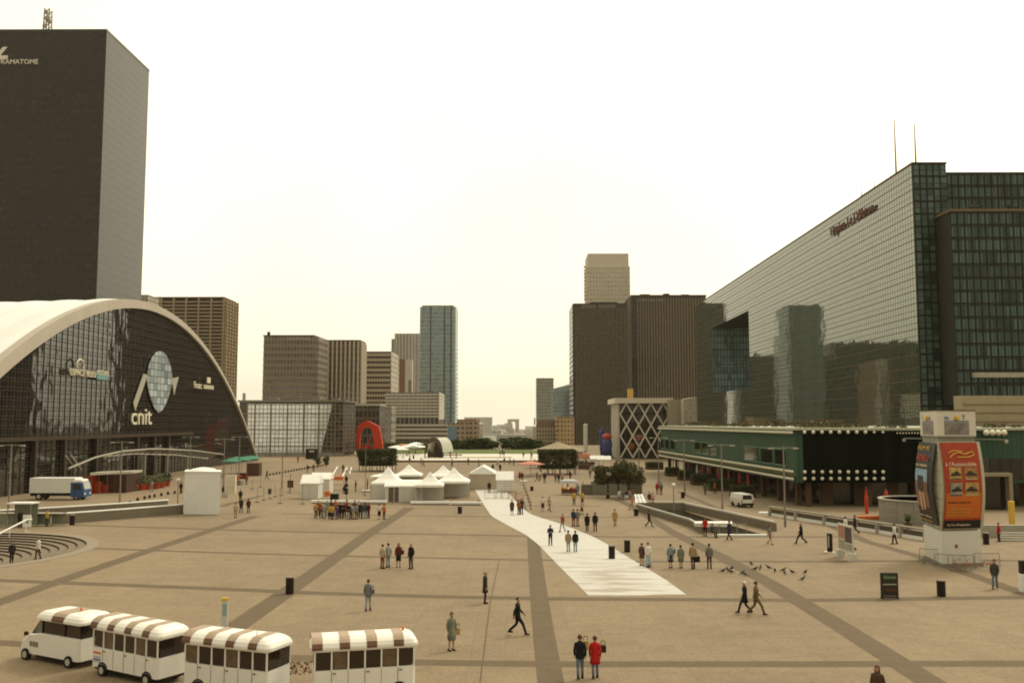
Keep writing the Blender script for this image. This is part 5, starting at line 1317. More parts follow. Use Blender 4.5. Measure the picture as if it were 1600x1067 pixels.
# avenue trees beyond the basin
k = 0
for px, pt, r in ((723, 687, 3.6), (730, 685, 4.2), (738, 684, 4.6), (746, 683.5, 4.8), (753, 684, 4.6), (761, 686, 4.2), (768, 689, 3.6), (712, 688, 3.6), (703, 690, 3.2),
              (795, 685, 4.4), (803, 682.5, 4.8), (811, 682.5, 4.8), (819, 683, 4.8), (827, 684, 4.4), (834, 689, 3.4)):
    Y = 352 + (k % 3) * 5; x = pxX(px, Y); zt = AT(px, pt, Y).z
    tree('avenue_tree', ('leafy avenue tree in the left clump beyond the basin, ' if px < 780 else 'leafy avenue tree in the right clump beyond the basin, ') +
         ['third from the left', 'fourth from the left', 'tallest on its left side', 'tallest in the middle', 'tallest on its right side', 'next to the right end', 'at the right end', 'second from the left', 'at the left end', 'leftmost', 'second', 'in the middle', 'fourth', 'fifth', 'lowest, at the right end'][k],
         x, Y, 0, max(4, zt), r, 1500, .5, [M_leafG, M_leafB, M_leafG], 40 + k, 'avenue trees beyond the basin', .2, .1); k += 1
mb = MB()
for k in range(90):
    px = random.Random(k*7).uniform(600, 860); Y = 350 + (k % 5) * 4
    if 771 < px < 791: continue
    x = pxX(px, Y); leaves(mb, lambda x_, y_, z_: 1, (x - 3, Y, .2, x + 3, Y + 2, 2.6), 50, .5, k)
tag(mb.build('low_shrubbery', [M_leafG, M_leafB, M_leafA]), 'low green shrubbery along the far edge of the lawn', 'shrubbery', kind='stuff')
for k, (px, pb) in enumerate(((486, 730), (500, 729.5))):
    p = G(px + 10, pb); tree('small_tree', ['small dark tree in a tub left of the red arch', 'second small dark tree nearer the red arch'][k], p.x, p.y, 0, 2.4 + k*.4, 1.0, 500, .2, [M_leafA, M_leafB, M_leafA], 90 + k, None, .08, .2)

# ---------------------------------------------------------------- tents
M_tw = mat('tent_wall', (.60, .575, .50), .8, noise=.08, scale=1.5)
def pagoda(px, peak, eave, wpx, label, walls='', hz=2.35, rz=0):
    """peak/eave rows in the photo, wpx = width of the front eave in pixels"""
    D = (CH - hz) * FPX / (eave - 660); x = pxX(px, D); hw = wpx * D / FPX / 2; Yc_ = D + hw; zp_ = AT(px, peak, Yc_).z
    t = thing('pagoda_tent', label, 'tent', (x, Yc_, 0), rz, group='white pagoda tents', world=False)
    mb = MB(); prof = [(1.0, hz - .28), (1.0, hz), (.62, hz + (zp_-hz)*.26), (.32, hz + (zp_-hz)*.56), (.03, zp_)]
    for (ra, za), (rb, zb_) in zip(prof, prof[1:]):
        for a in range(4):
            c = [(-1,-1), (1,-1), (1,1), (-1,1)]; p, q = c[a], c[(a+1) % 4]
            mb.face([(p[0]*ra*hw, p[1]*ra*hw, za), (q[0]*ra*hw, q[1]*ra*hw, za), (q[0]*rb*hw, q[1]*rb*hw, zb_), (p[0]*rb*hw, p[1]*rb*hw, zb_)])
    mb.build('roof', M_offw, t)
    for sx in (-1, 1):
        for sy in (-1, 1): MB().tube((sx*hw*.97, sy*hw*.97, 0), (sx*hw*.97, sy*hw*.97, hz), .04, n=6).build('pole', M_lgrey, t)
    e = hw*.96
    if 'f' in walls: MB().box(-e, -e, .03, e, -e + .04, hz - .2).build('side_wall', M_tw, t)
    if 'l' in walls: MB().box(-e, -e + .05, .03, -e + .04, e, hz - .2).build('side_wall', M_tw, t)
    if 'r' in walls: MB().box(e - .04, -e + .05, .03, e, e, hz - .2).build('side_wall', M_tw, t)
    if 'b' in walls: MB().box(-e + .05, e - .04, .03, e - .05, e, hz - .2).build('side_wall', M_tw, t)
    return t
pagoda(604, 729, 753.5, 48, 'white pagoda tent with walls, front left of the group', 'flb')
pagoda(600, 738, 743, 42, 'low white pagoda tent behind the front left one', 'b')
pagoda(637, 725.5, 741, 41, 'white pagoda tent at the rear left of the group', 'lb')
pagoda(670.5, 737, 756.5, 42, 'white pagoda tent in the middle front, open at the sides', 'bl')
pagoda(691, 727, 743, 42, 'white pagoda tent at the rear, between two front ones', 'b')
pagoda(707.5, 730.5, 751, 50, 'white pagoda tent at the right front with shaded goods beneath', 'bl')
def gable(pa, pb, eave, ridge, label, dep, hz=2.2, door=None, side=False, back=None, name='frame_tent', wallm=None):
    """front wall seen between pixels pa and pb; ridge runs left-right when side"""
    D = (CH - hz) * FPX / (eave - 660); x0, x1 = pxX(pa, D), pxX(pb, D)
    zr = AT((pa+pb)/2, ridge, D + dep/2 if side else D).z
    t = thing(name, label, 'tent', ((x0+x1)/2, D, 0)); e = .12
    if side:
        MB().prism([(x0, D), (x1, D), (x1, D+dep), (x0, D+dep)], .02, hz).build('walls', wallm or M_tw, t)
        mb = MB(); mb.extr([(x0-e, D-e, hz-.12), (x0-e, D+dep/2, zr), (x0-e, D+dep+e, hz-.12)], (x1-x0+2*e, 0, 0)); mb.build('roof', M_offw, t)
    else:
        MB().prism([(x0, D), (x1, D), (x1, D+dep), (x0, D+dep)], .02, hz).build('walls', wallm or M_tw, t)
        mb = MB(); xm = (x0+x1)/2; mb.extr([(x0-e, D-e, hz-.12), (x1+e, D-e, hz-.12), (xm, D-e, zr)], (0, dep+2*e, 0)); mb.build('roof', M_offw, t)
    # wall seams
    mb = MB(); n_ = max(2, int((x1-x0)/1.1))
    for k in range(1, n_): x = x0 + (x1-x0)*k/n_; mb.box(x-.015, D-.02, .03, x+.015, D-.002, hz-.15)
    mb.build('seams', M_lgrey, t)
    for d0, d1, m_ in (door or ()):
        MB().box(pxX(d0, D), D-.05, .1, pxX(d1, D), D-.022, 1.95).build('door', m_, t)
    return t, D
gable(472, 499, 753, 741, 'small white ridge tent with its gable to the right, left front of the pair', 3.0, side=True)
gable(487, 516, 746.5, 738, 'small white ridge tent behind its twin, right rear of the pair', 3.0, side=True)
t, D = gable(603, 660, 757.5, 751.5, 'long white flat-roofed tent with dark double doors, front row', 2.4, hz=2.15, side=True, door=((608.5, 616, mat('door_tan', (.13, .10, .07), .6)), (618, 624, mat('door_tan', (0,0,0)))))
MB().box(pxX(622, D+4), D + 4, 1.9, pxX(660, D+4), D + 9, 2.4).build('link_roof', M_offw, t)
gable(733, 776, 738.5, 728, 'white gabled marquee facing the carpet, behind the small box tent', 6.0, hz=2.5, wallm=mat('tent_beige', (.40, .34, .25), .8, noise=.06))  # front wall's shade put into a darker beige canvas colour
gable(776, 801.5, 747.5, 736, 'small white box tent on the right beside the carpet', 2.6, hz=1.95, side=True)
q = G(788, 766); tag(MB().lathe([(.25, 0), (.28, .7), (.12, 1.0)], q, 10).build('litter_sack', M_black), 'black rubbish sack in front of the small white box tent', 'sack')

# white beams (stage edge), tables, crates around the tents
for k, (xa, xb, py, lb) in enumerate(((486, 539, 786.5, 'left'), (543, 603, 787, 'second'), (641, 702, 788.5, 'third'), (704, 752, 789, 'right'))):
    a, b_ = G(xa, py), G(xb, py + .5)
    t = thing('deck_edge', lb + ' one of four long low white deck beams on the plaza before the tents', 'deck', a, group='low white deck beams')
    MB().bbox(a.x, a.y, .12, b_.x, a.y + .5, .42, .03).build('beam', M_offw, t)
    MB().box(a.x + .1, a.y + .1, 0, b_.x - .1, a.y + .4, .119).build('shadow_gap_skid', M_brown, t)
def table(px, pb, wpx, label, m=M_tan, h=.75, cloth=False):
    p = G(px, pb); hw = wpx * p.y / FPX / 2; t = thing('trestle_table', label, 'table', p, world=False)
    MB().bbox(-hw, 0, h - .06, hw, .8, h, .02).build('table_top', m, t)
    for sx in (-hw + .15, hw - .15):
        for sy in (.1, .7): MB().tube((sx, sy, 0), (sx, sy, h - .06), .025, n=5).build('leg', M_grey, t)
table(530, 766, 26, 'wooden bench table right of the small ridge tents'); table(527, 758, 22, 'farther wooden table piled with orange boxes')
table(578, 774, 24, 'white table left of the long tent with doors', M_offw); table(695, 771, 34, 'long tan table before the right pagoda tent')
table(676, 780, 26, 'low pale table loaded with sheets, between the long tent and the carpet', M_tan, .6); table(818, 758, 12, 'small white table right of the box tent', M_offw)
for k, (px, pb, w_, h, m_, lb) in enumerate(((522, 780.5, 1.1, .8, M_dark, 'black crate behind the crowd'), (511, 775, .7, .7, M_orange, 'orange crate right of the small tents'), (527, 757, 1.9, .6, M_orange, 'heap of orange boxes on the farther table'),
        (668, 768, 1.2, .9, M_brown, 'dark cabinet under the middle pagoda tent'), (712, 764, 2.2, 1.1, M_brown, 'dark heap of goods under the right pagoda tent'), (723, 765, 1.2, .8, M_rust, 'rusty crate at the right of the right pagoda tent'),
        (748, 787, .5, .45, M_rust, 'small rusty box beside the right deck beam'), (1217, 797, 1.6, .25, M_yellow, 'flat yellow pallet beside the low wall, right'), (1196, 803, 1.3, .22, M_offw, 'white board lying left of the low wall'), (1360, 812, 2.4, .4, M_orange, 'orange box behind the low wall near the round wall'))):
    p = G(px, pb); z = .76 if k == 2 else 0; b_ = MB().bbox(-w_/2, 0, z, w_/2, .7, z + h, .04).build('crate', m_); b_.location = p; tag(b_, lb, 'crate')
# crowd barriers
def barrier(p, rz, label, L=2.0, m=M_grey, group='crowd barriers'):
    t = thing('crowd_barrier', label, 'barrier', p, rz, world=False, group=group)
    MB().path([(0,0,.15), (0,0,1.05), (.1,0,1.12), (L-.1,0,1.12), (L,0,1.05), (L,0,.15), (0,0,.15)], .024).build('frame', m, t)
    mb = MB()
    for k in range(1, 12): mb.tube((L*k/12, 0, .15), (L*k/12, 0, 1.12), .010, n=4)
    mb.build('bars', m, t)
    for x in (.25, L-.25): MB().path([(x, -.3, 0), (x, 0, .15), (x, .3, 0)], .022).build('foot', m, t)
    return t
for k, (px, py) in enumerate(((772, 779), (783, 779.5), (794, 780.5), (805, 783))):
    barrier(G(px, py), R(-8), ['leftmost', 'second', 'third', 'rightmost'][k] + ' rust-brown barrier across the carpet near the tents', 1.1, M_rust if k else M_lgrey, 'barriers across the carpet')
barrier(G(757, 780), 0, 'pale metal barrier at the left edge of the carpet', 1.6, M_lgrey, 'barriers across the carpet')
# white walkway boards on the right and frames on the left
wb = thing('walkway_boards', 'long white striped boards laid on the paving right of the leafy trees', 'boards', G(1000, 775))
A0, A1, B0, B1 = G(989, 757), G(997, 757), G(993, 790.5), G(1013, 790.5)
for k in range(3):
    u0, u1 = k/3 + .02, (k+1)/3 - .05
    pts = [B0.lerp(B1, u0), B0.lerp(B1, u1), A0.lerp(A1, u1), A0.lerp(A1, u0)]
    MB().extr([(p.x, p.y, .02) for p in pts], (0, 0, .1)).build('board', M_offw, wb)
for k, (a, b_) in enumerate((((519, 744), (527, 730)), ((535, 745), (542, 731)), ((546, 741), (549, 731)))):
    p, q = G(*a), G(*b_); t = tag(MB().tube((p.x, p.y, .1), (q.x, q.y, .1), .14, n=6).build('white_pole', M_offw), ['left', 'middle', 'right'][k] + ' one of three white poles lying on the paving left of the clipped trees', 'pole', 'white poles on the ground')
# tall paving strip with chains left of the carpet top right: rope posts
for k in range(8):
    p = G(817 + k*1.8, 758 + k*5.4); 
    t = tag(MB().lathe([(.14, 0), (.10, .1), (.04, .2), (.04, .9), (.07, .95)], p, 8).build('rope_post', M_brown), 'brown rope post in the line down the far plaza right of the box tent', 'post', 'rope posts right of the box tent')

# ---------------------------------------------------------------- poster tower
Cc, Rr_, Ll = G(1473, 886), G(1535, 884), G(1445, 872)
pt_ = thing('poster_tower', 'advertising tower with bulging film and car posters on a white base', 'advertising tower', Cc)
dR = (Rr_ - Cc); dL = (Ll - Cc); Bk = Rr_ + dL; 
def quadp(s0=0.0, grow=0.0):
    c_ = (Cc + Rr_ + Ll + Bk) / 4
    return [(c_ + (p - c_) * (1 + grow)) for p in (Cc, Rr_, Bk, Ll)]
MB().prism([(p.x, p.y) for p in quadp(0, 0)], .25, 2.55).build('base', mat('base_white', (.62, .60, .53), .6, noise=.06), pt_)
MB().prism([(p.x, p.y) for p in quadp(0, .05)], 0, .249).build('plinth', M_conc, pt_)
MB().prism([(p.x, p.y) for p in quadp(0, -.08)], 2.551, 9.3).build('core', mat('core_pale', (.30, .29, .23), .7, noise=.1), pt_)
def fpt(side, u, z, off=0.0):
    """u 0..1 along a face from the near corner, outward bulge included"""
    d = dR if side == 'R' else dL; n = Vector((dR.y, -dR.x, 0)).normalized() if side == 'R' else Vector((-dL.y, dL.x, 0)).normalized()
    if (n.y > 0 and side == 'R'): n = -n
    if side == 'L' and n.x > 0: n = -n
    tz = (z - 2.7) / 6.3; b_ = .42 * math.sin(math.pi * max(0, min(1, tz)))
    p = Cc + d * u + n * (.06 + b_ + off); return Vector((p.x, p.y, z))
def panel(side, u0, u1, z0, z1, name, m, off=0.0, n=10, par=None):
    mb = MB()
    for k in range(n):
        za, zb_ = z0 + (z1 - z0)*k/n, z0 + (z1 - z0)*(k+1)/n
        f = [fpt(side, u0, za, off), fpt(side, u1, za, off), fpt(side, u1, zb_, off), fpt(side, u0, zb_, off)]
        bk = [fpt(side, u0, za, off - .02), fpt(side, u1, za, off - .02), fpt(side, u1, zb_, off - .02), fpt(side, u0, zb_, off - .02)]
        if side == 'L': f, bk = bk, f
        mb._add(bk + f, [(3,2,1,0), (4,5,6,7), (0,1,5,4), (1,2,6,5), (2,3,7,6), (3,0,4,7)])
    return mb.build(name, m, par or pt_)
M_pred = mat('poster_red', (.36, .045, .015), .45, noise=.18, scale=.9); M_por = mat('poster_orange', (.52, .13, .02), .45, noise=.1)
panel('R', -.02, 1.06, 2.7, 9.0, 'side_panel', mat('panel_edge', (.46, .43, .32), .6, noise=.06), -.06)
red = panel('R', .03, .97, 2.75, 8.95, 'red_poster', M_pred)
panel('R', .06, .94, 3.5, 5.3, 'orange_field', M_por, .012)
panel('R', .03, .97, 2.76, 3.35, 'dark_band', M_dark, .012)
def ptext(side, s, u, z, h, m, sx=1, off=.05):
    p, q = fpt(side, u, z, off), fpt(side, u + .1, z, off); up = fpt(side, u, z + h, off) - p
    if side == 'L': d = p - q
    else: d = q - p
    return text(s, h, p, d, up, 'poster_text', m, pt_, .01, sx=sx)
M_pt = mat('poster_ink_pale', (.70, .58, .40), .6, noise=0); M_pink = mat('poster_ink_yellow', (.66, .40, .08), .6, noise=0)
ptext('R', "à l'Automobile", .08, 7.25, .42, M_pt, 1.02)
mb = MB(); cv = [(.22, 7.85), (.30, 8.1), (.45, 8.25), (.6, 8.1), (.8, 8.3), (.84, 8.05), (.7, 7.9), (.4, 7.88)]
mb.path([fpt('R', a, b_, .05) for a, b_ in cv], .045, 5); mb.path([fpt('R', a, b_, .05) for a, b_ in ((.18, 8.2), (.35, 8.38), (.55, 8.3))], .035, 5); mb.build('emblem', M_pink, pt_)
PH = [(.16, .46, 5.95, 6.85, (.40, .26, .08)), (.54, .88, 5.95, 6.85, (.30, .15, .06)), (.16, .46, 4.8, 5.75, (.25, .22, .17)), (.54, .88, 4.8, 5.75, (.36, .24, .08))]
for k, (a, b_, c_, d_, col) in enumerate(PH):
    ph = panel('R', a, b_, c_ + .3, d_ + .3, 'photo', mat('photo%d' % k, col, .5, noise=.55, scale=2.6), .03)
    mb = MB(); cu, cz2 = (a + b_)/2, (c_ + d_)/2 + .3; rd = random.Random(k + 5)
    P = [(-.42, -.10), (-.30, .05), (-.12, .10), (-.02, .30), (.20, .30), (.30, .08), (.44, .0), (.44, -.22), (-.42, -.24)]
    if k % 2: P = [(-x, z) for x, z in P][::-1]
    pts3 = [fpt('R', cu + x*(b_ - a), cz2 + z*.7*(d_ - c_), .045) for x, z in P]; c3 = fpt('R', cu, cz2, .045)
    for i in range(len(pts3)): mb.face([c3, pts3[i], pts3[(i+1) % len(pts3)]])
    mb.build('car_picture', mat('car_dark', (.035, .025, .02), .5), pt_)
    panel('R', a + .02, b_ - .02, c_ + .33, c_ + .42, 'picture_strip', mat('pic_strip%d' % (k % 2), (.45, .34, .16) if k % 2 else (.10, .07, .05), .6), .042, 2)
for i, z in enumerate((4.35, 4.1, 3.9, 3.7)):
    ptext('R', 'les metiers et services auto', .10, z - (.0 if i else -.25), .17, M_pink if i else M_black, .98)
ptext('R', 'du 15 au 30 septembre', .12, 2.95, .22, M_pt, .9)
# left poster
panel('L', 0.05, 1.02, 2.9, 8.9, 'side_panel', M_dark, -.02)
panel('L', .30, .99, 4.1, 6.6, 'film_poster', mat('film_img', (.20, .11, .07), .5, noise=.7, scale=1.1), .012)
panel('L', .30, .99, 6.0, 6.9, 'poster_sky', mat('film_sky', (.24, .36, .46), .5, noise=.2), .02)
for a, b_, z0, z1 in ((.52, .62, 3.9, 5.2), (.70, .80, 3.8, 5.3)): panel('L', a, b_, z0, z1, 'poster_figure_leg', mat('skin_poster', (.52, .30, .17), .6, noise=.15), .03, 4)
panel('L', .50, .84, 5.2, 6.4, 'poster_figure', mat('film_dark', (.045, .03, .025), .6), .03, 4)
for z, hgt, s_, m_ in ((8.35, .42, 'FILM 92', M_pink), (7.55, .62, 'ADIEU', M_red), (7.1, .26, 'AU CINEMA', M_pt), (3.35, .22, 'un film', M_pt), (3.05, .18, 'prochainement', M_pink)):
    p = fpt('L', .97, z, .05); q = fpt('L', .3, z, .05)
    tt = text(s_, hgt, p, q - p, fpt('L', .97, z + hgt, .05) - p, 'poster_text', m_, pt_, .01)
    w_ = max(v.co.dot((q - p).normalized()) for v in tt.data.vertices) - min(v.co.dot((q - p).normalized()) for v in tt.data.vertices)
    k_ = (q - p).length / max(.01, w_); d_ = (q - p).normalized(); b0 = min(v.co.dot(d_) for v in tt.data.vertices)
    for v in tt.data.vertices: v.co += d_ * ((v.co.dot(d_) - b0) * (k_ - 1))
mb = MB()
for k in range(12):
    za, zb_ = 2.75 + 6.2*k/12, 2.75 + 6.2*(k+1)/12
    P = [fpt('L', .30, za, -.03), fpt('R', .0, za, -.03), fpt('R', .0, zb_, -.03), fpt('L', .30, zb_, -.03)]
    mb.extr(P, (.05, .12, 0))
mb.build('corner_fabric', mat('panel_edge', (0,0,0)), pt_)
for k in (1, 2, 3, 4, 5):
    z = 2.9 + k; MB().tube(fpt('L', .30, z, -.01), fpt('R', .0, z, -.01), .025, n=5).build('batten', M_grey, pt_)
# lamp arms and header box
for z in (9.15,):
    MB().tube(fpt('L', 1.3, z, .8), fpt('R', 1.5, z, 1.2), .04, n=6).build('lamp_bar', M_grey, pt_)
q = fpt('L', 1.3, 9.0, .8); MB().ball(q, .14, 8).build('lamp', M_lgrey, pt_); q = fpt('R', 1.45, 9.0, 1.2); MB().ball(q, .14, 8).build('lamp', M_lgrey, pt_)
hb = quadp(0, -.02)
MB().prism([(p.x, p.y) for p in hb], 9.301, 9.42).build('header_tray', M_grey, pt_)
MB().prism([(p.x, p.y) for p in hb], 9.421, 11.25).build('header_box', mat('header_white', (.62, .58, .50), .6, noise=.05), pt_)
MB().prism([(p.x, p.y) for p in quadp(0, 0)], 11.251, 11.32).build('header_rim', M_brown, pt_)
def hpt(side, u, z, off=.02):
    a = hb[0]; d = (hb[1] - hb[0]) if side == 'R' else (hb[3] - hb[0]); n = Vector((d.y, -d.x, 0)).normalized()
    if side == 'L': n = -n
    p = a + d*u + n*off; return Vector((p.x, p.y, z))
def hquad(side, u0, u1, z0, z1, name, m, off=.02):
    pts = [hpt(side, u0, z0, off), hpt(side, u1, z0, off), hpt(side, u1, z1, off), hpt(side, u0, z1, off)]
    nn = (hpt(side, 0, 0, 0) - hpt(side, 0, 0, .01)) 
    return MB().extr(pts if side == 'R' else pts[::-1], nn).build(name, m, pt_)
for side, a, b_ in (('R', .18, .82), ('L', .22, .85)):
    hquad(side, a, b_, 9.5, 10.4, 'header_picture', mat('header_pic', (.22, .20, .18), .6, noise=.6, scale=1.4))
    mb = MB(); c_ = hpt(side, (a+b_)/2, 10.72, .03)
    mb.ball(c_, .2, 10); mb.build('sun_emblem', M_yellow, pt_)
    for du, s_, m_ in ((-.32, 'm', M_blue), (.14, 'T', M_blue)):
        u = (a+b_)/2 + du*(b_-a)/.64; p = hpt(side, u if side == 'R' else u + .15, 10.6, .03); q = hpt(side, u + .1, 10.6, .03)
        text(s_, .5, p, (q - p) if side == 'R' else (p - q), (0, 0, 1), 'header_letter', m_, pt_, .01, sx=1 if side == 'R' else .7)
    hquad(side, a, b_, 10.45, 10.52, 'header_rule', M_blue, .022)
# little marks on the base
for u, z, w_, h_ in ((.33, 1.35, .05, .2), ): 
    p = Cc + dR*u; MB().box(p.x, p.y - .02, z, p.x + .18, p.y - .003, z + .25).build('notice', M_rust, pt_)
# barriers around it
n0 = Vector((dR.y, -dR.x, 0)).normalized(); n0 = -n0 if n0.y > 0 else n0
for k, (px, py, rz, L, lb) in enumerate(((1437, 880, -38, 1.7, 'leftmost barrier before the poster tower'), (1461, 890, -22, 2.0, 'barrier before the near corner of the poster tower base'), (1482, 892, 2, 1.9, 'round-cornered barrier with a red mesh before the poster tower'), (1522, 889, 3, 1.9, 'rightmost barrier before the poster tower'))):
    barrier(G(px, py), R(rz), lb, L, M_grey, 'barriers around the poster tower')
p = G(1490, 890); 
for k, (pa, pb) in enumerate(((1487, 1518), (1524, 1555))):
    a, b_ = G(pa, 891.5), G(pb, 890); mb = MB(); rd = random.Random(9 + k)
    for i in range(26):
        x = a.x + (b_.x - a.x)*rd.random(); z = rd.uniform(.35, .85); mb.tube((x, a.y - .1, z), (x + rd.uniform(.1, .3), a.y - .1, z + rd.uniform(-.1, .1)), .02, n=4)
    tag(mb.build('tape', mat('tape_red', (.42, .12, .07), .7)), ('left' if k == 0 else 'right') + ' tangle of red and white tape on the barriers before the poster tower', 'tape')

# A-frame poster stand, dark pillar sign, black board
p, q = G(1311, 869), G(1334, 877)
t = thing('poster_stand', 'white framed poster stand on two feet, left of the poster tower', 'sign', p); d = (q - p); L = d.length; d.normalize(); n = Vector((d.y, -d.x, 0))
def oquad(u0, u1, z0, z1, o0, o1, name, m):
    P = [p + d*u0 + n*o0, p + d*u1 + n*o0, p + d*u1 + n*o1, p + d*u0 + n*o1]; return MB().prism([(v.x, v.y) for v in P], z0, z1).build(name, m, t)
oquad(0, L, .55, 2.6, -.05, .05, 'panel', mat('stand_white', (.60, .58, .50), .6, noise=.05))
oquad(.12, L*.46, 1.5, 2.45, .052, .07, 'red_poster', mat('stand_red', (.40, .20, .14), .6, noise=.6, scale=3)); oquad(L*.5, L - .12, 1.3, 2.45, .052, .07, 'dark_poster', mat('stand_dark', (.10, .07, .06), .6, noise=.7, scale=4))
oquad(.12, L*.46, .7, 1.4, .052, .07, 'notice', mat('stand_notice', (.34, .31, .24), .7, noise=.4, scale=6)); oquad(L*.5, L - .12, .7, 1.2, .052, .07, 'notice', mat('stand_notice', (0,0,0)))
for u in (0, L - .45): oquad(u, u + .45, 0, .549, -.3, .3, 'foot', mat('stand_white', (0,0,0)))
p = G(1296, 863); t = thing('pillar_sign', 'narrow dark pillar sign with a white face, left of the white poster stand', 'sign', p, R(-15), world=False)
MB().bbox(-.16, 0, .06, .26, .3, 1.5, .03).build('pillar', M_dark, t); MB().box(-.11, -.012, .4, .02, -.002, 1.35).build('face', M_lgrey, t); MB().bbox(-.35, -.1, 0, .4, .5, .059, .02).build('foot', M_white, t)
p = G(1391, 935); t = thing('notice_board', 'black upright notice board with chalk lines, right foreground', 'sign', p, world=False)
MB().bbox(-.52, 0, .05, .52, .14, 1.52, .03).build('board', mat('board_black', (.016, .010, .008), .4), t)
MB().box(-.40, -.012, 1.1, .40, -.002, 1.42).build('green_panel', mat('board_green', (.035, .05, .03), .6), t)
text('Entrée', .26, (-.34, -.03, 1.17), (1, 0, 0), (0, 0, 1), 'lettering', mat('chalk_green', (.28, .42, .24), .8, noise=0), t, .008)
MB().box(-.40, -.012, .80, .40, -.002, .87).build('white_bar', M_lgrey, t); text('MENU', .2, (-.25, -.02, .45), (1, 0, 0), (0, 0, 1), 'lettering', M_rust, t, .008); MB().box(-.40, -.012, .14, .40, -.002, .19).build('lower_bar', M_grey, t)
for sx in (-.45, .45): MB().box(sx - .05, -.15, 0, sx + .05, .3, .049).build('foot', M_dark, t)
p = G(350, 991); t = thing('stop_sign_column', 'narrow white info column with a yellow cap behind the road train', 'sign', p, R(12), world=False)
MB().bbox(-.16, 0, 0, .16, .12, 1.62, .02).build('column', mat('column_white', (.55, .57, .52), .6, noise=.05), t); MB().bbox(-.17, -.02, 1.621, .17, .14, 1.78, .02).build('cap', M_yellow, t)
MB().box(-.10, -.012, .9, .10, -.002, 1.5).build('timetable', mat('timetable', (.28, .36, .36), .6), t)
p = G(1600, 925); t = thing('info_column', 'edge of a white and dark column at the right border', 'sign', p, world=False)
MB().bbox(-.12, 0, 0, .5, .4, 1.1, .02).build('lower_part', M_white, t); MB().bbox(-.08, .02, 1.101, .45, .38, 1.9, .02).build('upper_part', M_dark, t)
# red closed parasols and orange boxes behind the low wall
for k, (px, pt, pb) in enumerate(((1351, 762, 800), (1382, 765, 778))):
    Y = 108; p = AT(px, 700, Y); z1 = AT(px, pt, Y).z; z0 = AT(px, pb, Y).z if k == 0 else 1.9
    t = thing('closed_parasol', ['tall closed red parasol standing left of the round wall', 'tip of a closed red parasol behind the round wall'][k], 'parasol', (p.x, Y, 0))
    MB().lathe([(.06, z0 - .4), (.20, z0), (.22, z0 + (z1-z0)*.55), (.03, z1)], (p.x, Y, 0), 10).build('cloth', M_red, t); MB().tube((p.x, Y, 0), (p.x, Y, z1 + .1), .03, n=5).build('pole', M_lgrey, t)

# pigeons
pg0 = None
def pigeon(px, py, rz, label):
    global pg0
    if pg0 is None:
        pg0 = thing('pigeon', label, 'pigeon', (0, 0, 0), world=False, group='pigeons on the plaza')
        mb = MB(); prof_ = [(-.18, .07, .012), (-.10, .10, .045), (0, .13, .07), (.08, .15, .065), (.12, .19, .04), (.14, .235, .035), (.17, .25, .02), (.20, .24, .004)]
        vs_, fs_ = [], []
        for i, (x, z, r_) in enumerate(prof_):
            for a in range(8): vs_.append((x, r_*math.cos(a*.785), z + r_*math.sin(a*.785)))
        for i in range(len(prof_)-1):
            for a in range(8): fs_.append((i*8+a, i*8+(a+1) % 8, (i+1)*8+(a+1) % 8, (i+1)*8+a))
        mb._add(vs_, fs_); mb.extr([(-.16, -.03, .07), (-.28, -.04, .05), (-.28, .04, .05), (-.16, .03, .07)], (0, 0, .015))
        for s_ in (-.03, .03): mb.tube((0, s_, .08), (0, s_, 0), .008, n=4)
        mb.build('body', mat('pigeon_grey', (.045, .04, .038), .7, noise=.3, scale=20), pg0, smooth=True)
        o = pg0
    else: o = dup(pg0)
    o.location = G(px, py); o.rotation_euler = (0, 0, rz); o['label'] = label; o.scale = (1.25,) * 3
pgs = [(1130, 894), (1137, 892.5), (1142, 895.5), (1143, 890.5), (1160, 897.5), (1164, 899.5), (1174, 883), (1180, 891), (1188, 889.5), (1201, 889), (1211, 894), (1224, 893), (1226, 897), (1238, 896), (1258, 896.5), (1254, 907), (1332, 858), (1336, 860)]
for k, (a, b_) in enumerate(pgs):
    pigeon(a, b_, k * 1.7, 'dark pigeon in the flock on the paving right of the strolling couples' if k < 16 else 'dark pigeon beside the foot of the white poster stand')
# ---------------------------------------------------------------- little road train
M_tw1 = mat('train_white', (.78, .75, .68), .35, noise=.05, scale=2); M_roofw = mat('train_roof_white', (.80, .77, .70), .4, noise=.03); M_roofb = mat('train_roof_brown', (.38, .28, .20), .5, noise=.1)
M_win = mat('train_window', (.030, .018, .011), .12, noise=.3, scale=2); M_line = mat('train_seam', (.16, .12, .08), .6, noise=0)
def roundbox_ring(x0, x1, y0, y1, r, z, n=4):
    P = []
    for cx_, cy_, a0 in ((x1-r, y0+r, -90), (x1-r, y1-r, 0), (x0+r, y1-r, 90), (x0+r, y0+r, 180)):
        for k in range(n+1): a = R(a0 + 90*k/n); P.append((cx_ + r*math.cos(a), cy_ + r*math.sin(a), z))
    return P
def loft(rings, mb):
    n = len(rings[0]); vs = [p for r_ in rings for p in r_]; fs = [tuple(range(n))[::-1], tuple(range((len(rings)-1)*n, len(rings)*n))]
    for i in range(len(rings)-1):
        for k in range(n): j = (k+1) % n; fs.append((i*n+k, i*n+j, (i+1)*n+j, (i+1)*n+k))
    mb._add(vs, fs)
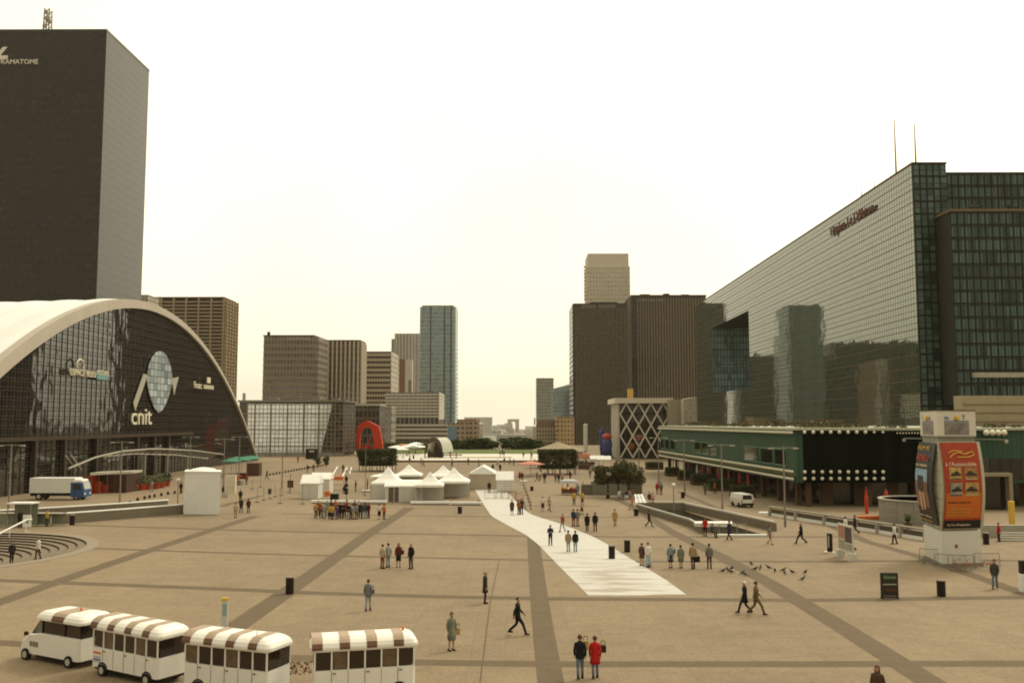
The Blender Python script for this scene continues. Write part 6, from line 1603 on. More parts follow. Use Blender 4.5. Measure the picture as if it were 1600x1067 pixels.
def striped_roof(t, L, W, z0, n, first_brown=True, oh=.06, x0=None, x1=None, h=.42, brown_w=.42):
    """stripes across the roof; a brown stripe is a strip of its own, the white ones make the shell"""
    x0 = -L/2 - oh if x0 is None else x0; x1 = L/2 + oh if x1 is None else x1; y0, y1 = -oh, W + oh
    mb = MB()
    prof_ = [(0, 0), (.0, .10), (.07, .26), (.22, .36), (.5, h)]    # inset fraction of half width, height
    loft([roundbox_ring(x0 + i*W*.8, x1 - i*W*.8, y0 + i*W*.5*1.6, y1 - i*W*.5*1.6, max(.04, .24 - i*.2), z0 + z) for i, z in ((0, 0), (0, .10), (.06, .24), (.16, .34), (.30, h))], mb)
    sh = mb.build('roof', M_roofw, t, smooth=False)
    step = (x1 - x0) / n
    for k in range(n):
        if (k % 2 == 0) != first_brown: continue
        xa, xb = x0 + step*(k + .12), x0 + step*(k + .88)
        if k == 0: xa = x0 + .05
        if xb > x1 - .1: xb = x1 - .1
        e = .013; mb = MB(); pr = []
        for i, z in ((0, .10), (.06, .24), (.16, .34), (.30, h)): pr.append((y0 + i*W*.8, z0 + z))
        pts = [(y - e, z + e) for y, z in pr] + [(W - y + e, z + e) for y, z in reversed([(a, b) for a, b in pr])]
        pts = [(pr[0][0] - e, z0 + .02)] + pts + [(W - pr[0][0] + e, z0 + .02)]
        sp_ = MB()
        for i, ((ya, za), (yb, zb_)) in enumerate(zip(pts, pts[1:])):
            (sp_ if i < 2 else mb).face([(xa, ya, za), (xb, ya, za), (xb, yb, zb_), (xa, yb, zb_)])
        sp_.build('side_patch', mat('roof_patch', (.15, .08, .05), .5, noise=.15), t)
            
        mb.build('roof_stripe', M_roofb, t)
    return sh
def wagon(pl, pr_, rimY, label, n=8, first=True, W=1.5, sgn=True, beacon=False, plant=(), aerial=False):
    """pl, pr_: (x, y) of the near rim corners in metres; the wagon stands on the ground"""
    a, b_ = Vector(pl), Vector(pr_); L = (b_ - a).length; ang = math.atan2(b_.y - a.y, b_.x - a.x); mid = (a + b_)/2
    t = thing('train_wagon', label, 'train wagon', (mid.x, mid.y, 0), ang, group='wagons of the white road train', world=False)
    x0, x1 = -L/2 + .06, L/2 - .06; ZR = 1.87
    mb = MB(); loft([roundbox_ring(x0, x1, 0, W, .12, .32), roundbox_ring(x0, x1, 0, W, .12, 1.12)], mb); mb.build('body', M_tw1, t)
    MB().box(x0 + .1, .1, .20, x1 - .1, W - .1, .319).build('underframe', M_dark, t)
    mb = MB(); loft([roundbox_ring(x0, x1, 0, W, .12, 1.80), roundbox_ring(x0, x1, 0, W, .12, ZR - .001)], mb); mb.build('cant_rail', M_tw1, t)
    MB().box(x0 + .15, .15, 1.121, x1 - .15, W - .15, 1.20).build('sill_floor', M_dark, t)
    MB().box(x0 + .1, W - .06, 1.122, x1 - .1, W - .04, 1.799).build('far_glass', mat('far_glass', (.16, .12, .075), .2, noise=.3), t)
    np_ = 6; xs_ = [x0 + .05 + (x1 - x0 - .1)*k/np_ for k in range(np_ + 1)]
    for k, x in enumerate(xs_):
        for y in (.012, W - .052):
            MB().box(x - .03, y, 1.121, x + .03, y + .04, 1.799).build('pillar', M_tw1, t)
    for k in range(np_):      # side windows, near side
        MB().box(xs_[k] + .05, .05, 1.16, xs_[k+1] - .05, .062, 1.77).build('window', M_win if (k + int(L*100)) % 3 else mat('train_window_light', (.13, .085, .05), .15, noise=.5, scale=3), t)
    for xx in (x0, x1):
        s_ = 1 if xx > 0 else -1
        MB().box(xx - .045 if s_ > 0 else xx + .02, .12, 1.14, xx - .02 if s_ > 0 else xx + .045, W - .12, 1.78).build('end_window', M_win, t)
    for k in (1, 3, 5):       # door joints and handles
        MB().box(xs_[k] - .012, -.006, .36, xs_[k] + .012, -.0005, 1.11).build('door_seam', M_line, t)
        MB().bbox(xs_[k] + .05, -.03, .98, xs_[k] + .17, -.001, 1.03, .006).build('door_handle', M_grey, t)
    for k in (2, 4): MB().box(xs_[k] - .008, -.006, .36, xs_[k] + .008, -.0005, 1.11).build('door_seam', M_line, t)
    for k in range(3):        # benches seen through the windows
        x = x0 + .6 + k*(x1 - x0 - 1.2)/2; MB().bbox(x - .2, .3, 1.201, x + .1, W - .3, 1.5, .03).build('bench', mat('bench_grey', (.14, .13, .12), .8), t)
    for xx in (x0 + .75, x1 - .62):
        for yy in (.02, W - .1):
            w_ = wheel(t, xx, yy, .24, .16)
    for xx in (x0 + .75, x1 - .62):
        mb = MB()
        for k in range(10):
            a0, a1 = math.pi*k/10, math.pi*(k+1)/10
            mb.extr([(xx + .33*math.cos(a0), -.012, .24 + .33*math.sin(a0)), (xx + .33*math.cos(a1), -.012, .24 + .33*math.sin(a1)), (xx + .26*math.cos(a1), -.012, .24 + .26*math.sin(a1)), (xx + .26*math.cos(a0), -.012, .24 + .26*math.sin(a0))][::-1], (0, .05, 0))
        mb.build('wheel_arch', M_dark, t)
    MB().tube((x0 - .35, W/2, .3), (x0 + .1, W/2, .3), .04, n=6).build('drawbar', M_dark, t)
    striped_roof(t, L, W, ZR, n, first)
    if beacon: MB().lathe([(.05, 0), (.05, .06), (.045, .13), (.02, .16)], (L/2 - .45, W*.55, ZR + .42), 10).build('beacon', M_orange, t)
    if aerial: MB().tube((L/2 - .9, W*.3, ZR + .38), (L/2 - .9, W*.3, ZR + .6), .012, n=4).build('aerial', M_dark, t)
    return t, L, x0, x1, W
t, L, x0, x1, W = wagon((-17.86, 39.6), (-14.18, 37.4), 0, 'first white wagon of the road train, angled, with small orange and blue signs')
MB().box(x0 + .12, -.008, .86, x0 + .62, -.001, .94).build('orange_sign', M_orange, t)
for z, m_ in ((.70, mat('sign_paleblue', (.35, .45, .50), .6)), (.60, M_blue), (.52, mat('sign_paleblue', (0,0,0)))): MB().box(x0 + .14, -.008, z, x0 + .6, -.001, z + .06).build('blue_sign', m_, t)
t, L, x0, x1, W = wagon((-13.1, 37.0), (-9.33, 35.5), 0, 'second white wagon of the road train with brown roof stripes', aerial=True)
t, L, x0, x1, W = wagon((-7.74, 35.6), (-3.91, 36.6), 0, 'last white wagon of the road train, with an orange beacon at its right end', n=8, W=1.45, beacon=True)
# flower garlands hung on the wagon ends
for k, (px, py, lb) in enumerate(((144, 1020, 'orange floral garland on the rear of the tractor'), (285, 1045, 'orange floral garland on the rear of the first wagon'), (461, 1062, 'leafy garland on the rear of the second wagon'), (486, 1062, 'leafy garland on the front of the last wagon'))):
    q = G(px, py + 8); 
    zc = .62 if k < 2 else .55; mb = MB()
    leaves(mb, lambda x, y, z: 1 if ((x - q.x)/.5)**2 + ((z - zc - .1)/.28)**2 < 1 else 0, (q.x - (.55 if k < 2 else .3), q.y - .1, zc - .12, q.x + (.45 if k < 2 else .3), q.y + .1, zc + (.16 if k < 2 else .4)), 90, .07, k)
    o_ = mb.build('garland', [M_rust, M_leafC, M_brown]); tag(o_, lb, 'garland', 'floral garlands on the road train')
# tractor (nose to the left)
A = Vector((-22.15, 42.05)); B = Vector((-18.62, 40.15)); L = (B - A).length; ang = math.atan2(B.y - A.y, B.x - A.x)
t = thing('train_tractor', 'white van-like tractor with sloping nose pulling the road train', 'road train', ((A.x+B.x)/2, (A.y+B.y)/2, 0), ang, world=False)
W = 1.6; h = L/2
prof_ = [(-h, .30), (-h - .02, .55), (-h + .10, .80), (-h + .62, 1.12), (-h + 1.30, 1.22), (h, 1.22), (h + .02, .30)]
mb = MB(); 
def side(y, ins): return [(x, y, z) for x, z in prof_]
n = len(prof_); ringsY = [(0.0, .10), (.10, 0.0), (W - .10, 0.0), (W, .10)]
V = []
for y, ins in ringsY:
    for x, z in prof_: V.append((x*(1 - ins*.55), y, z - (ins*.35 if z > .4 else 0)))
F_ = [tuple(range(n)), tuple(range(3*n, 4*n))[::-1]]
for i in range(3):
    for k in range(n): j = (k+1) % n; F_.append((i*n+k, (i+1)*n+k, (i+1)*n+j, i*n+j)[::-1] if False else (i*n+j, (i+1)*n+j, (i+1)*n+k, i*n+k))
mb._add(V, F_); mb.build('body', M_tw1, t)
MB().extr([(-h + .62, .14, 1.13), (-h + 1.28, .14, 1.235), (h - .02, .14, 1.235), (h - .02, .14, 1.80), (-h + 1.22, .14, 1.80)], (0, W - .28, 0)).build('greenhouse', M_win, t)
MB().extr([(-h + .60, .20, 1.16), (-h + 1.19, .20, 1.79), (-h + 1.19, W - .20, 1.79), (-h + .60, W - .20, 1.16)], (-.02, 0, .012)).build('windscreen', mat('screen_green', (.16, .18, .14), .08, noise=0), t)
MB().extr([(-h + .78, .125, 1.2), (-h + 1.36, .125, 1.235), (-h + 1.36, .125, 1.74), (-h + 1.24, .125, 1.74)], (0, .012, 0)).build('side_window', mat('screen_green', (0,0,0)), t)
for x in (-h + 1.40, h - 1.1, h - .06): MB().box(x - .025, .10, 1.236, x + .025, .138, 1.80).build('pillar', M_dark, t)
for k in range(3): MB().box(-h + .72 + k*.2, -.012, .62, -h + .88 + k*.2, .004, .84).build('grille', mat('grille', (.22, .17, .11), .6), t)
striped_roof(t, 2.6, W, 1.81, 3, False, x0=-h + 1.05, x1=h + .16, h=.38)
MB().lathe([(.05, 0), (.05, .06), (.045, .13), (.02, .17)], (h - 1.0, W*.5, 2.18), 10).build('beacon', M_orange, t)
for xx, r_ in ((-h + .48, .25), (h - .62, .25)):
    for yy in (.02, W - .1): wheel(t, xx, yy, r_, .18)
MB().box(-h + 1.0, .1, .15, h - 1.0, W - .1, .29).build('underframe', M_dark, t)
MB().bbox(-h + .55, -.20, 1.1, -h + .68, -.04, 1.26, .02).build('wing_mirror', M_dark, t)
MB().bbox(-h - .08, .1, .32, -h + .02, W - .1, .46, .02).build('bumper', M_grey, t)
for yy in (.35, W - .35): MB().ball((-h + .02, yy, .68), .09, 8).build('headlight', M_white, t)

# ---------------------------------------------------------------- people
DG = bpy.context.evaluated_depsgraph_get
def skinned(name, verts, edges, radii, sub=1, root=0):
    me = bpy.data.meshes.new(name); me.from_pydata(verts, edges, []); o = bpy.data.objects.new(name, me); COL.objects.link(o)
    sk = o.modifiers.new('s', 'SKIN'); sk.use_smooth_shade = True
    if not me.skin_vertices: 
        bpy.context.view_layer.objects.active = o
    for v, r_ in zip(me.skin_vertices[0].data, radii): v.radius = r_ if isinstance(r_, tuple) else (r_, r_)
    me.skin_vertices[0].data[root].use_root = True
    if sub: ss = o.modifiers.new('u', 'SUBSURF'); ss.levels = sub; ss.render_levels = sub
    bpy.context.view_layer.update()
    m2 = bpy.data.meshes.new_from_object(o.evaluated_get(bpy.context.evaluated_depsgraph_get())); m2.name = name
    bpy.data.objects.remove(o); return m2
class Sk:
    def __init__(s): s.v = []; s.e = []; s.r = []
    def add(s, p, r_, frm=None):
        s.v.append(tuple(p)); s.r.append(r_); i = len(s.v) - 1
        if frm is not None: s.e.append((frm, i))
        return i
    def mesh(s, name, sub=1): return skinned(name, s.v, s.e, s.r, sub)
# a pose: joints for a person facing -Y; legs (knee, ankle), arms (elbow, wrist)
def pose(kind):
    P = dict(pel=(0, 0, .94), spi=(0, .01, 1.14), che=(0, 0, 1.34), nek=(0, -.01, 1.47), hed=(0, -.02, 1.60))
    if kind in ('stand', 'stand2', 'hold'):
        P['leg'] = [((s*.10, -.01, .50), (s*.11, .02, .08)) for s in (-1, 1)]
        P['arm'] = [((s*.225, .03, 1.13), (s*.215, -.05, .88)) for s in (-1, 1)]
        if kind == 'stand2': P['leg'][0] = ((-.09, -.08, .50), (-.10, -.02, .08)); P['arm'][1] = ((.27, .02, 1.13), (.12, -.20, 1.08))
        if kind == 'hold': P['arm'] = [((-.25, .02, 1.14), (-.10, -.22, 1.12)), ((.25, .02, 1.14), (.08, -.23, 1.16))]
    elif kind == 'walk':
        P['leg'] = [((-.09, -.20, .53), (-.09, -.33, .12)), ((.09, .02, .50), (.09, .34, .17))]
        P['arm'] = [((-.22, .12, 1.14), (-.21, .13, .90)), ((.22, -.05, 1.13), (.20, -.20, .93))]
    elif kind == 'stride':
        P['leg'] = [((-.09, -.24, .54), (-.09, -.38, .13)), ((.09, .06, .50), (.09, .40, .20))]
        P['arm'] = [((-.22, .15, 1.15), (-.21, .19, .91)), ((.22, -.10, 1.13), (.20, -.27, .95))]
        P['pel'] = (0, 0, .91)
    elif kind == 'step':
        P['leg'] = [((-.09, -.10, .51), (-.10, -.12, .09)), ((.09, .04, .51), (.09, .17, .13))]
        P['arm'] = [((-.22, .08, 1.14), (-.21, .08, .89)), ((.22, -.01, 1.13), (.21, -.12, .90))]
    elif kind == 'sit':
        P.update(pel=(0, 0, .52), spi=(0, .02, .72), che=(0, .0, .92), nek=(0, -.03, 1.05), hed=(0, -.05, 1.18))
        P['leg'] = [((s*.11, -.42, .50), (s*.11, -.44, .08)) for s in (-1, 1)]
        P['arm'] = [((s*.25, -.04, .74), (s*.14, -.26, .60)) for s in (-1, 1)]
    return P
V3 = Vector
def body_mesh(kind):
    P = pose(kind); s = Sk()
    pel = s.add(P['pel'], (.115, .095)); spi = s.add(P['spi'], (.115, .09), pel); che = s.add(P['che'], (.135, .10), spi)
    nb_ = s.add(V3(P['nek']) + V3((0, .005, -.02)), .058, che); nk = s.add(V3(P['nek']) + V3((0, -.005, .04)), .052, nb_)
    H_ = V3(P['hed']); s1 = s.add(H_ + V3((0, .0, -.06)), (.062, .070), nk); s2 = s.add(H_ + V3((0, .005, .02)), (.076, .090), s1); s3 = s.add(H_ + V3((0, .01, .075)), (.070, .084), s2); s.add(H_ + V3((0, .01, .112)), (.040, .05), s3)
    s.add(H_ + V3((0, -.105, -.015)), (.011, .014), s2)       # nose
    for sx in (-1, 1): s.add(H_ + V3((sx*.088, .012, -.01)), (.012, .02), s2)   # ears
    for i, sx in enumerate((-1, 1)):
        sh = s.add(V3(P['che']) + V3((sx*.17, .0, .05)), .058, che); (el, wr) = P['arm'][i]
        e = s.add(el, .042, sh); w_ = s.add(wr, (.027, .022), e)
        d = (V3(wr) - V3(el)).normalized(); fw = V3((0, -1, 0)) if abs(d.y) < .8 else V3((0, 0, -1)); fw = (fw - d*fw.dot(d)).normalized(); out_ = d.cross(fw)
        pm_ = s.add(V3(wr) + d*.055, (.030, .022), w_)
        th = s.add(V3(wr) + d*.03 + fw*.035, .011, w_); s.add(V3(wr) + d*.075 + fw*.055, .009, th)
        for k, ln in enumerate((.062, .072, .068, .054)):
            off = fw*(.030 - .020*k); b0 = s.add(V3(wr) + d*.088 + off, .0098, pm_)
            m0 = s.add(V3(wr) + d*(.088 + ln*.5) + off - out_*sx*.010, .0088, b0); s.add(V3(wr) + d*(.088 + ln*.9) + off - out_*sx*.030, .0078, m0)
    for i, sx in enumerate((-1, 1)):
        hp = s.add(V3(P['pel']) + V3((sx*.085, 0, -.06)), .088, pel); kn, an = P['leg'][i]; k_ = s.add(kn, .056, hp)
        cf_ = s.add(V3(kn).lerp(V3(an), .35) + V3((0, .015, 0)), .056, k_); a_ = s.add(an, .036, cf_)
        s.add(V3(an) + V3((0, -.13, -.035)), (.036, .026), a_)
    return s.mesh('body_' + kind, 1)
def tubeloft(mb, pts, n=10):
    """pts: (centre, rx, ry) rings joined in order; rings lie across the path"""
    rings = []
    for i, (c, rx, ry) in enumerate(pts):
        c = V3(c); p = V3(pts[max(0, i-1)][0]); q = V3(pts[min(len(pts)-1, i+1)][0]); d = (q - p).normalized()
        a = V3((1, 0, 0)) if abs(d.x) < .9 else V3((0, 1, 0)); u = (a - d*a.dot(d)).normalized(); v = d.cross(u)
        rings.append([c + u*rx*math.cos(6.28318*k/n) + v*ry*math.sin(6.28318*k/n) for k in range(n)])
    loft(rings, mb)
def tomesh(mb, name):
    me = bpy.data.meshes.new(name); me.from_pydata([tuple(p) for p in mb.v], [], mb.f); me.polygons.foreach_set('use_smooth', [True]*len(mb.f)); return me
def top_mesh(kind, cut='jacket'):
    P = pose(kind); g = 0 if cut in ('shirt', 'dress') else .012; pel, spi, che, nek = (V3(P[k]) for k in ('pel', 'spi', 'che', 'nek'))
    hem = {'shirt': -.04, 'jacket': -.13, 'coat': -.34, 'dress': -.05}[cut]
    if kind == 'sit': hem = -.04
    mb = MB(); Z = lambda z: V3((0, 0, z)); f = {'coat': .035}.get(cut, 0); sp = abs(P['leg'][0][0][1] - P['leg'][1][0][1]) * (.16 if cut == 'coat' else .03)
    tubeloft(mb, [(pel + Z(hem), .176 + g + f, .125 + g + f + sp), (pel + Z(hem*.5), .172 + g + f*.5, .124 + g + sp*.6), (pel + Z(.04), .164 + g, .118 + g), (spi, .150 + g, .108 + g), (che + Z(-.06), .172 + g, .118 + g),
                  (che + Z(.05), .182 + g, .108 + g), (che + Z(.10), .130 + g, .085 + g), (nek + Z(-.005), .062 + g, .060 + g), (nek + Z(.025), .056 + g*.5, .056 + g*.5)], 14)
    for i, sx in enumerate((-1, 1)):
        sh = che + V3((sx*.158, 0, .052)); el, wr = (V3(q) for q in P['arm'][i])
        tubeloft(mb, [(sh + V3((-sx*.05, 0, .01)), .052, .055), (sh, .060 + g*.4, .062 + g*.4), (sh.lerp(el, .5), .052 + g*.5, .052 + g*.5)] + ([] if cut == 'shirt' else [(el, .046 + g*.5, .046 + g*.5), (el.lerp(wr, .5), .042 + g*.4, .042 + g*.4), (el.lerp(wr, .95), .035 + g*.4, .035 + g*.4)]), 9)
    return tomesh(mb, 'top_' + kind + cut)
def low_mesh(kind, cut):
    P = pose(kind)
    if cut in ('trousers', 'shorts'):
        mb = MB(); pel = V3(P['pel']); Z = lambda z: V3((0, 0, z)); sit = kind == 'sit'
        tubeloft(mb, [(pel + Z(.10), .148, .106), (pel + Z(.02), .160, .116), (pel + Z(-.07 if not sit else -.03), .162, .118), (pel + Z(-.13 if not sit else -.06), .10, .09)], 14)
        for i, sx in enumerate((-1, 1)):
            hp = pel + V3((sx*.078, 0, -.03)); kn, an = (V3(q) for q in P['leg'][i])
            R_ = [(hp, .080, .095), (hp.lerp(kn, .35), .084, .092), (hp.lerp(kn, .9), .066, .070)]
            if cut == 'trousers': R_ += [(kn + (an - kn)*.12 + V3((0, -.005, 0)), .062, .066), (kn.lerp(an, .55), .058, .062), (kn.lerp(an, .98), .052, .058)]
            tubeloft(mb, R_, 10)
        return tomesh(mb, cut + '_' + kind)
    # skirts: a flared tube, following the legs a little
    z0 = P['pel'][2] + .08; z1 = .48 if cut == 'skirt' else .14; n = 18; V = []; F_ = []
    if kind == 'sit': z1 = .4
    yk = (P['leg'][0][0][1] + P['leg'][1][0][1]) / 2; sp = abs(P['leg'][0][0][1] - P['leg'][1][0][1]) / 2
    for j in range(6):
        t_ = j / 5; rx = .145 + .055*t_; ry = .125 + .05*t_ + sp*.7*t_
        for i in range(n):
            a = 6.28318*i/n; w_ = 1 + .05*t_*math.sin(5*a); V.append((rx*w_*math.cos(a), yk*t_*.7 + ry*w_*math.sin(a), z0 + (z1 - z0)*t_))
        if j:
            for i in range(n): k = (i+1) % n; F_.append(((j-1)*n+i, j*n+i, j*n+k, (j-1)*n+k))
    F_.append(tuple(range(n))); F_.append(tuple(range(5*n, 6*n))[::-1])
    me = bpy.data.meshes.new('skirt_' + kind); me.from_pydata(V, [], F_); me.polygons.foreach_set('use_smooth', [True]*len(F_)); return me
def hair_mesh(kind, style):
    H_ = V3(pose(kind)['hed']); V = []; F_ = []; n = 14; m_ = 8
    lo = {'short': -.25, 'long': -1.25, 'bald': .25}[style]
    # cap: rows from the crown down; the face side (−Y) is cut higher
    for j in range(m_ + 1):
        for i in range(n):
            a = 6.28318*i/n; front = max(0, -math.sin(a)); e = math.pi/2 - (math.pi/2 - (lo if style != 'long' else -.35)) * (j/m_) * (1 - .48*front)
            r_ = math.cos(e); z = math.sin(e)
            p = [.100*r_*math.cos(a), .018 + .116*r_*math.sin(a), .018 + .122*z]
            if style == 'long' and j >= m_ - 1 and front < .35: p[2] -= .11 * (j - m_ + 2) * .8
            V.append(tuple(H_ + V3(p)))
    for j in range(m_):
        for i in range(n): k = (i+1) % n; F_.append((j*n+i, (j+1)*n+i, (j+1)*n+k, j*n+k))
    F_.append(tuple(range(n)))
    me = bpy.data.meshes.new('hair_' + style); me.from_pydata(V, [], F_); me.polygons.foreach_set('use_smooth', [True]*len(F_)); return me
def shoe_mesh(kind):
    P = pose(kind); mb = MB()
    for i in (0, 1):
        a = V3(P['leg'][i][1]); lift = a.z - .085
        mb._add([(a.x + dx, a.y + dy, max(0, lift) + dz) for dx, dy, dz in ((-.045, .07, 0), (.045, .07, 0), (.05, -.12, 0), (.03, -.19, 0), (-.03, -.19, 0), (-.05, -.12, 0), (-.04, .06, .10), (.04, .06, .10), (.042, -.08, .075), (.022, -.165, .045), (-.022, -.165, .045), (-.042, -.08, .075))],
                [(5,4,3,2,1,0), (6,7,8,9,10,11), (0,1,7,6), (1,2,8,7), (2,3,9,8), (3,4,10,9), (4,5,11,10), (5,0,6,11)])
    me = bpy.data.meshes.new('shoes'); me.from_pydata(mb.v, [], mb.f); return me
MESH = {}
def getm(key, fn, *a):
    if key not in MESH: MESH[key] = fn(*a)
    return MESH[key]
def pm(col, nm='cloth', rough=.85):
    k = '%s_%.3f_%.3f_%.3f' % (nm, *col); return mat(k, col, rough, noise=.14, scale=9)
C = dict(navy=(.025, .028, .06), black=(.012, .010, .010), dark=(.03, .022, .02), brown=(.08, .045, .025), tan=(.33, .23, .13), beige=(.42, .34, .24), white=(.66, .62, .55), grey=(.16, .15, .13),
         lgrey=(.30, .29, .25), jeans=(.12, .16, .21), pjeans=(.25, .30, .33), red=(.42, .015, .012), rust=(.25, .07, .03), orange=(.50, .13, .04), yellow=(.50, .33, .07), green=(.09, .11, .05),
         gg=(.17, .18, .13), pink=(.5, .25, .2), khaki=(.13, .10, .05), wine=(.11, .02, .02), blueg=(.20, .23, .24), skirtb=(.28, .36, .38), mustard=(.40, .27, .09), dgrey=(.06, .055, .05), purple=(.10, .06, .12))
HAIR = dict(b=(.03, .016, .01), k=(.012, .009, .008), r=(.10, .035, .016), w=(.6, .57, .5), y=(.35, .23, .10), g=(.25, .23, .2), s=(.35, .2, .13))
FACE = dict(F=0, B=math.pi, L=-math.pi/2, R=math.pi/2, FL=-.6, FR=.6, BL=math.pi + .6, BR=math.pi - .6)
SKIN = pm((.40, .23, .14), 'skin', .6)
def setm(o, m_):
    o.material_slots[0].link = 'OBJECT'; o.material_slots[0].material = m_
def part(name, me, m_, par):
    if not me.materials: me.materials.append(m_)
    o = bpy.data.objects.new(name, me); COL.objects.link(o); o.parent = par; setm(o, m_); return o
PNO = [0]
def person(px, py, kind, face, top, cut, low, lcut, label, hair='b', style='short', s=1.0, z=0.0, group=None, shoes='black', Yz=None):
    p = G(px, py, z) if Yz is None else Vector(Yz)
    PNO[0] += 1; f = FACE[face] if isinstance(face, str) else face
    t = thing('person', label, 'person', p, f, group=group, world=False); t.scale = (s,)*3
    part('body', getm(('b', kind), body_mesh, kind), SKIN, t)
    part({'jacket': 'jacket', 'coat': 'coat', 'shirt': 'shirt', 'dress': 'blouse'}[cut], getm(('t', kind, cut), top_mesh, kind, cut), top if not isinstance(top, str) else pm(C[top]), t)
    part(lcut.replace('long', 'skirt') if lcut != 'longskirt' else 'skirt', getm(('l', kind, lcut), low_mesh, kind, lcut), pm(C[low]), t)
    part('hair', getm(('h', kind, style), hair_mesh, kind, style), pm(HAIR[hair], 'hair', .7), t)
    part('shoes', getm(('s', kind), shoe_mesh, kind), pm(C[shoes]), t)
    return t
def bag(px, py, zc, col, label, w_=.3, h_=.3, dx=0, dy=0):
    p = G(px, py); t = thing('handbag', label, 'bag', (p.x + dx, p.y + dy, zc), world=False)
    MB().bbox(-w_/2, -.07, -h_/2, w_/2, .07, h_/2, .03).build('pouch', pm(C[col]), t); MB().path([(-w_*.35, 0, h_/2), (-w_*.2, 0, h_/2 + .18), (w_*.2, 0, h_/2 + .18), (w_*.35, 0, h_/2)], .014, 5).build('strap', pm(C['dark']), t)
# plaid shirt
def plaid():
    m = mat('plaid', (.24, .24, .25), .85, noise=.05); n = m.node_tree; b = n.nodes['Principled BSDF']; src = b.inputs['Base Color'].links[0].from_socket
    t = n.nodes.new('ShaderNodeTexCoord'); s = n.nodes.new('ShaderNodeSeparateXYZ'); n.links.new(t.outputs['Object'], s.inputs[0])
    a = mth(n, 'GREATER_THAN', mth(n, 'FRACT', mth(n, 'MULTIPLY', s.outputs[2], 9.0)), .6); c = mth(n, 'GREATER_THAN', mth(n, 'FRACT', mth(n, 'MULTIPLY', mth(n, 'ADD', s.outputs[0], 3), 9.0)), .6)
    k = mth(n, 'MULTIPLY', mth(n, 'ADD', a, c), .45); mi = n.nodes.new('ShaderNodeMix'); mi.data_type = 'RGBA'; n.links.new(k, mi.inputs[0]); n.links.new(src, mi.inputs[6]); mi.inputs[7].default_value = (.03, .025, .035, 1); n.links.new(mi.outputs[2], b.inputs['Base Color']); return m
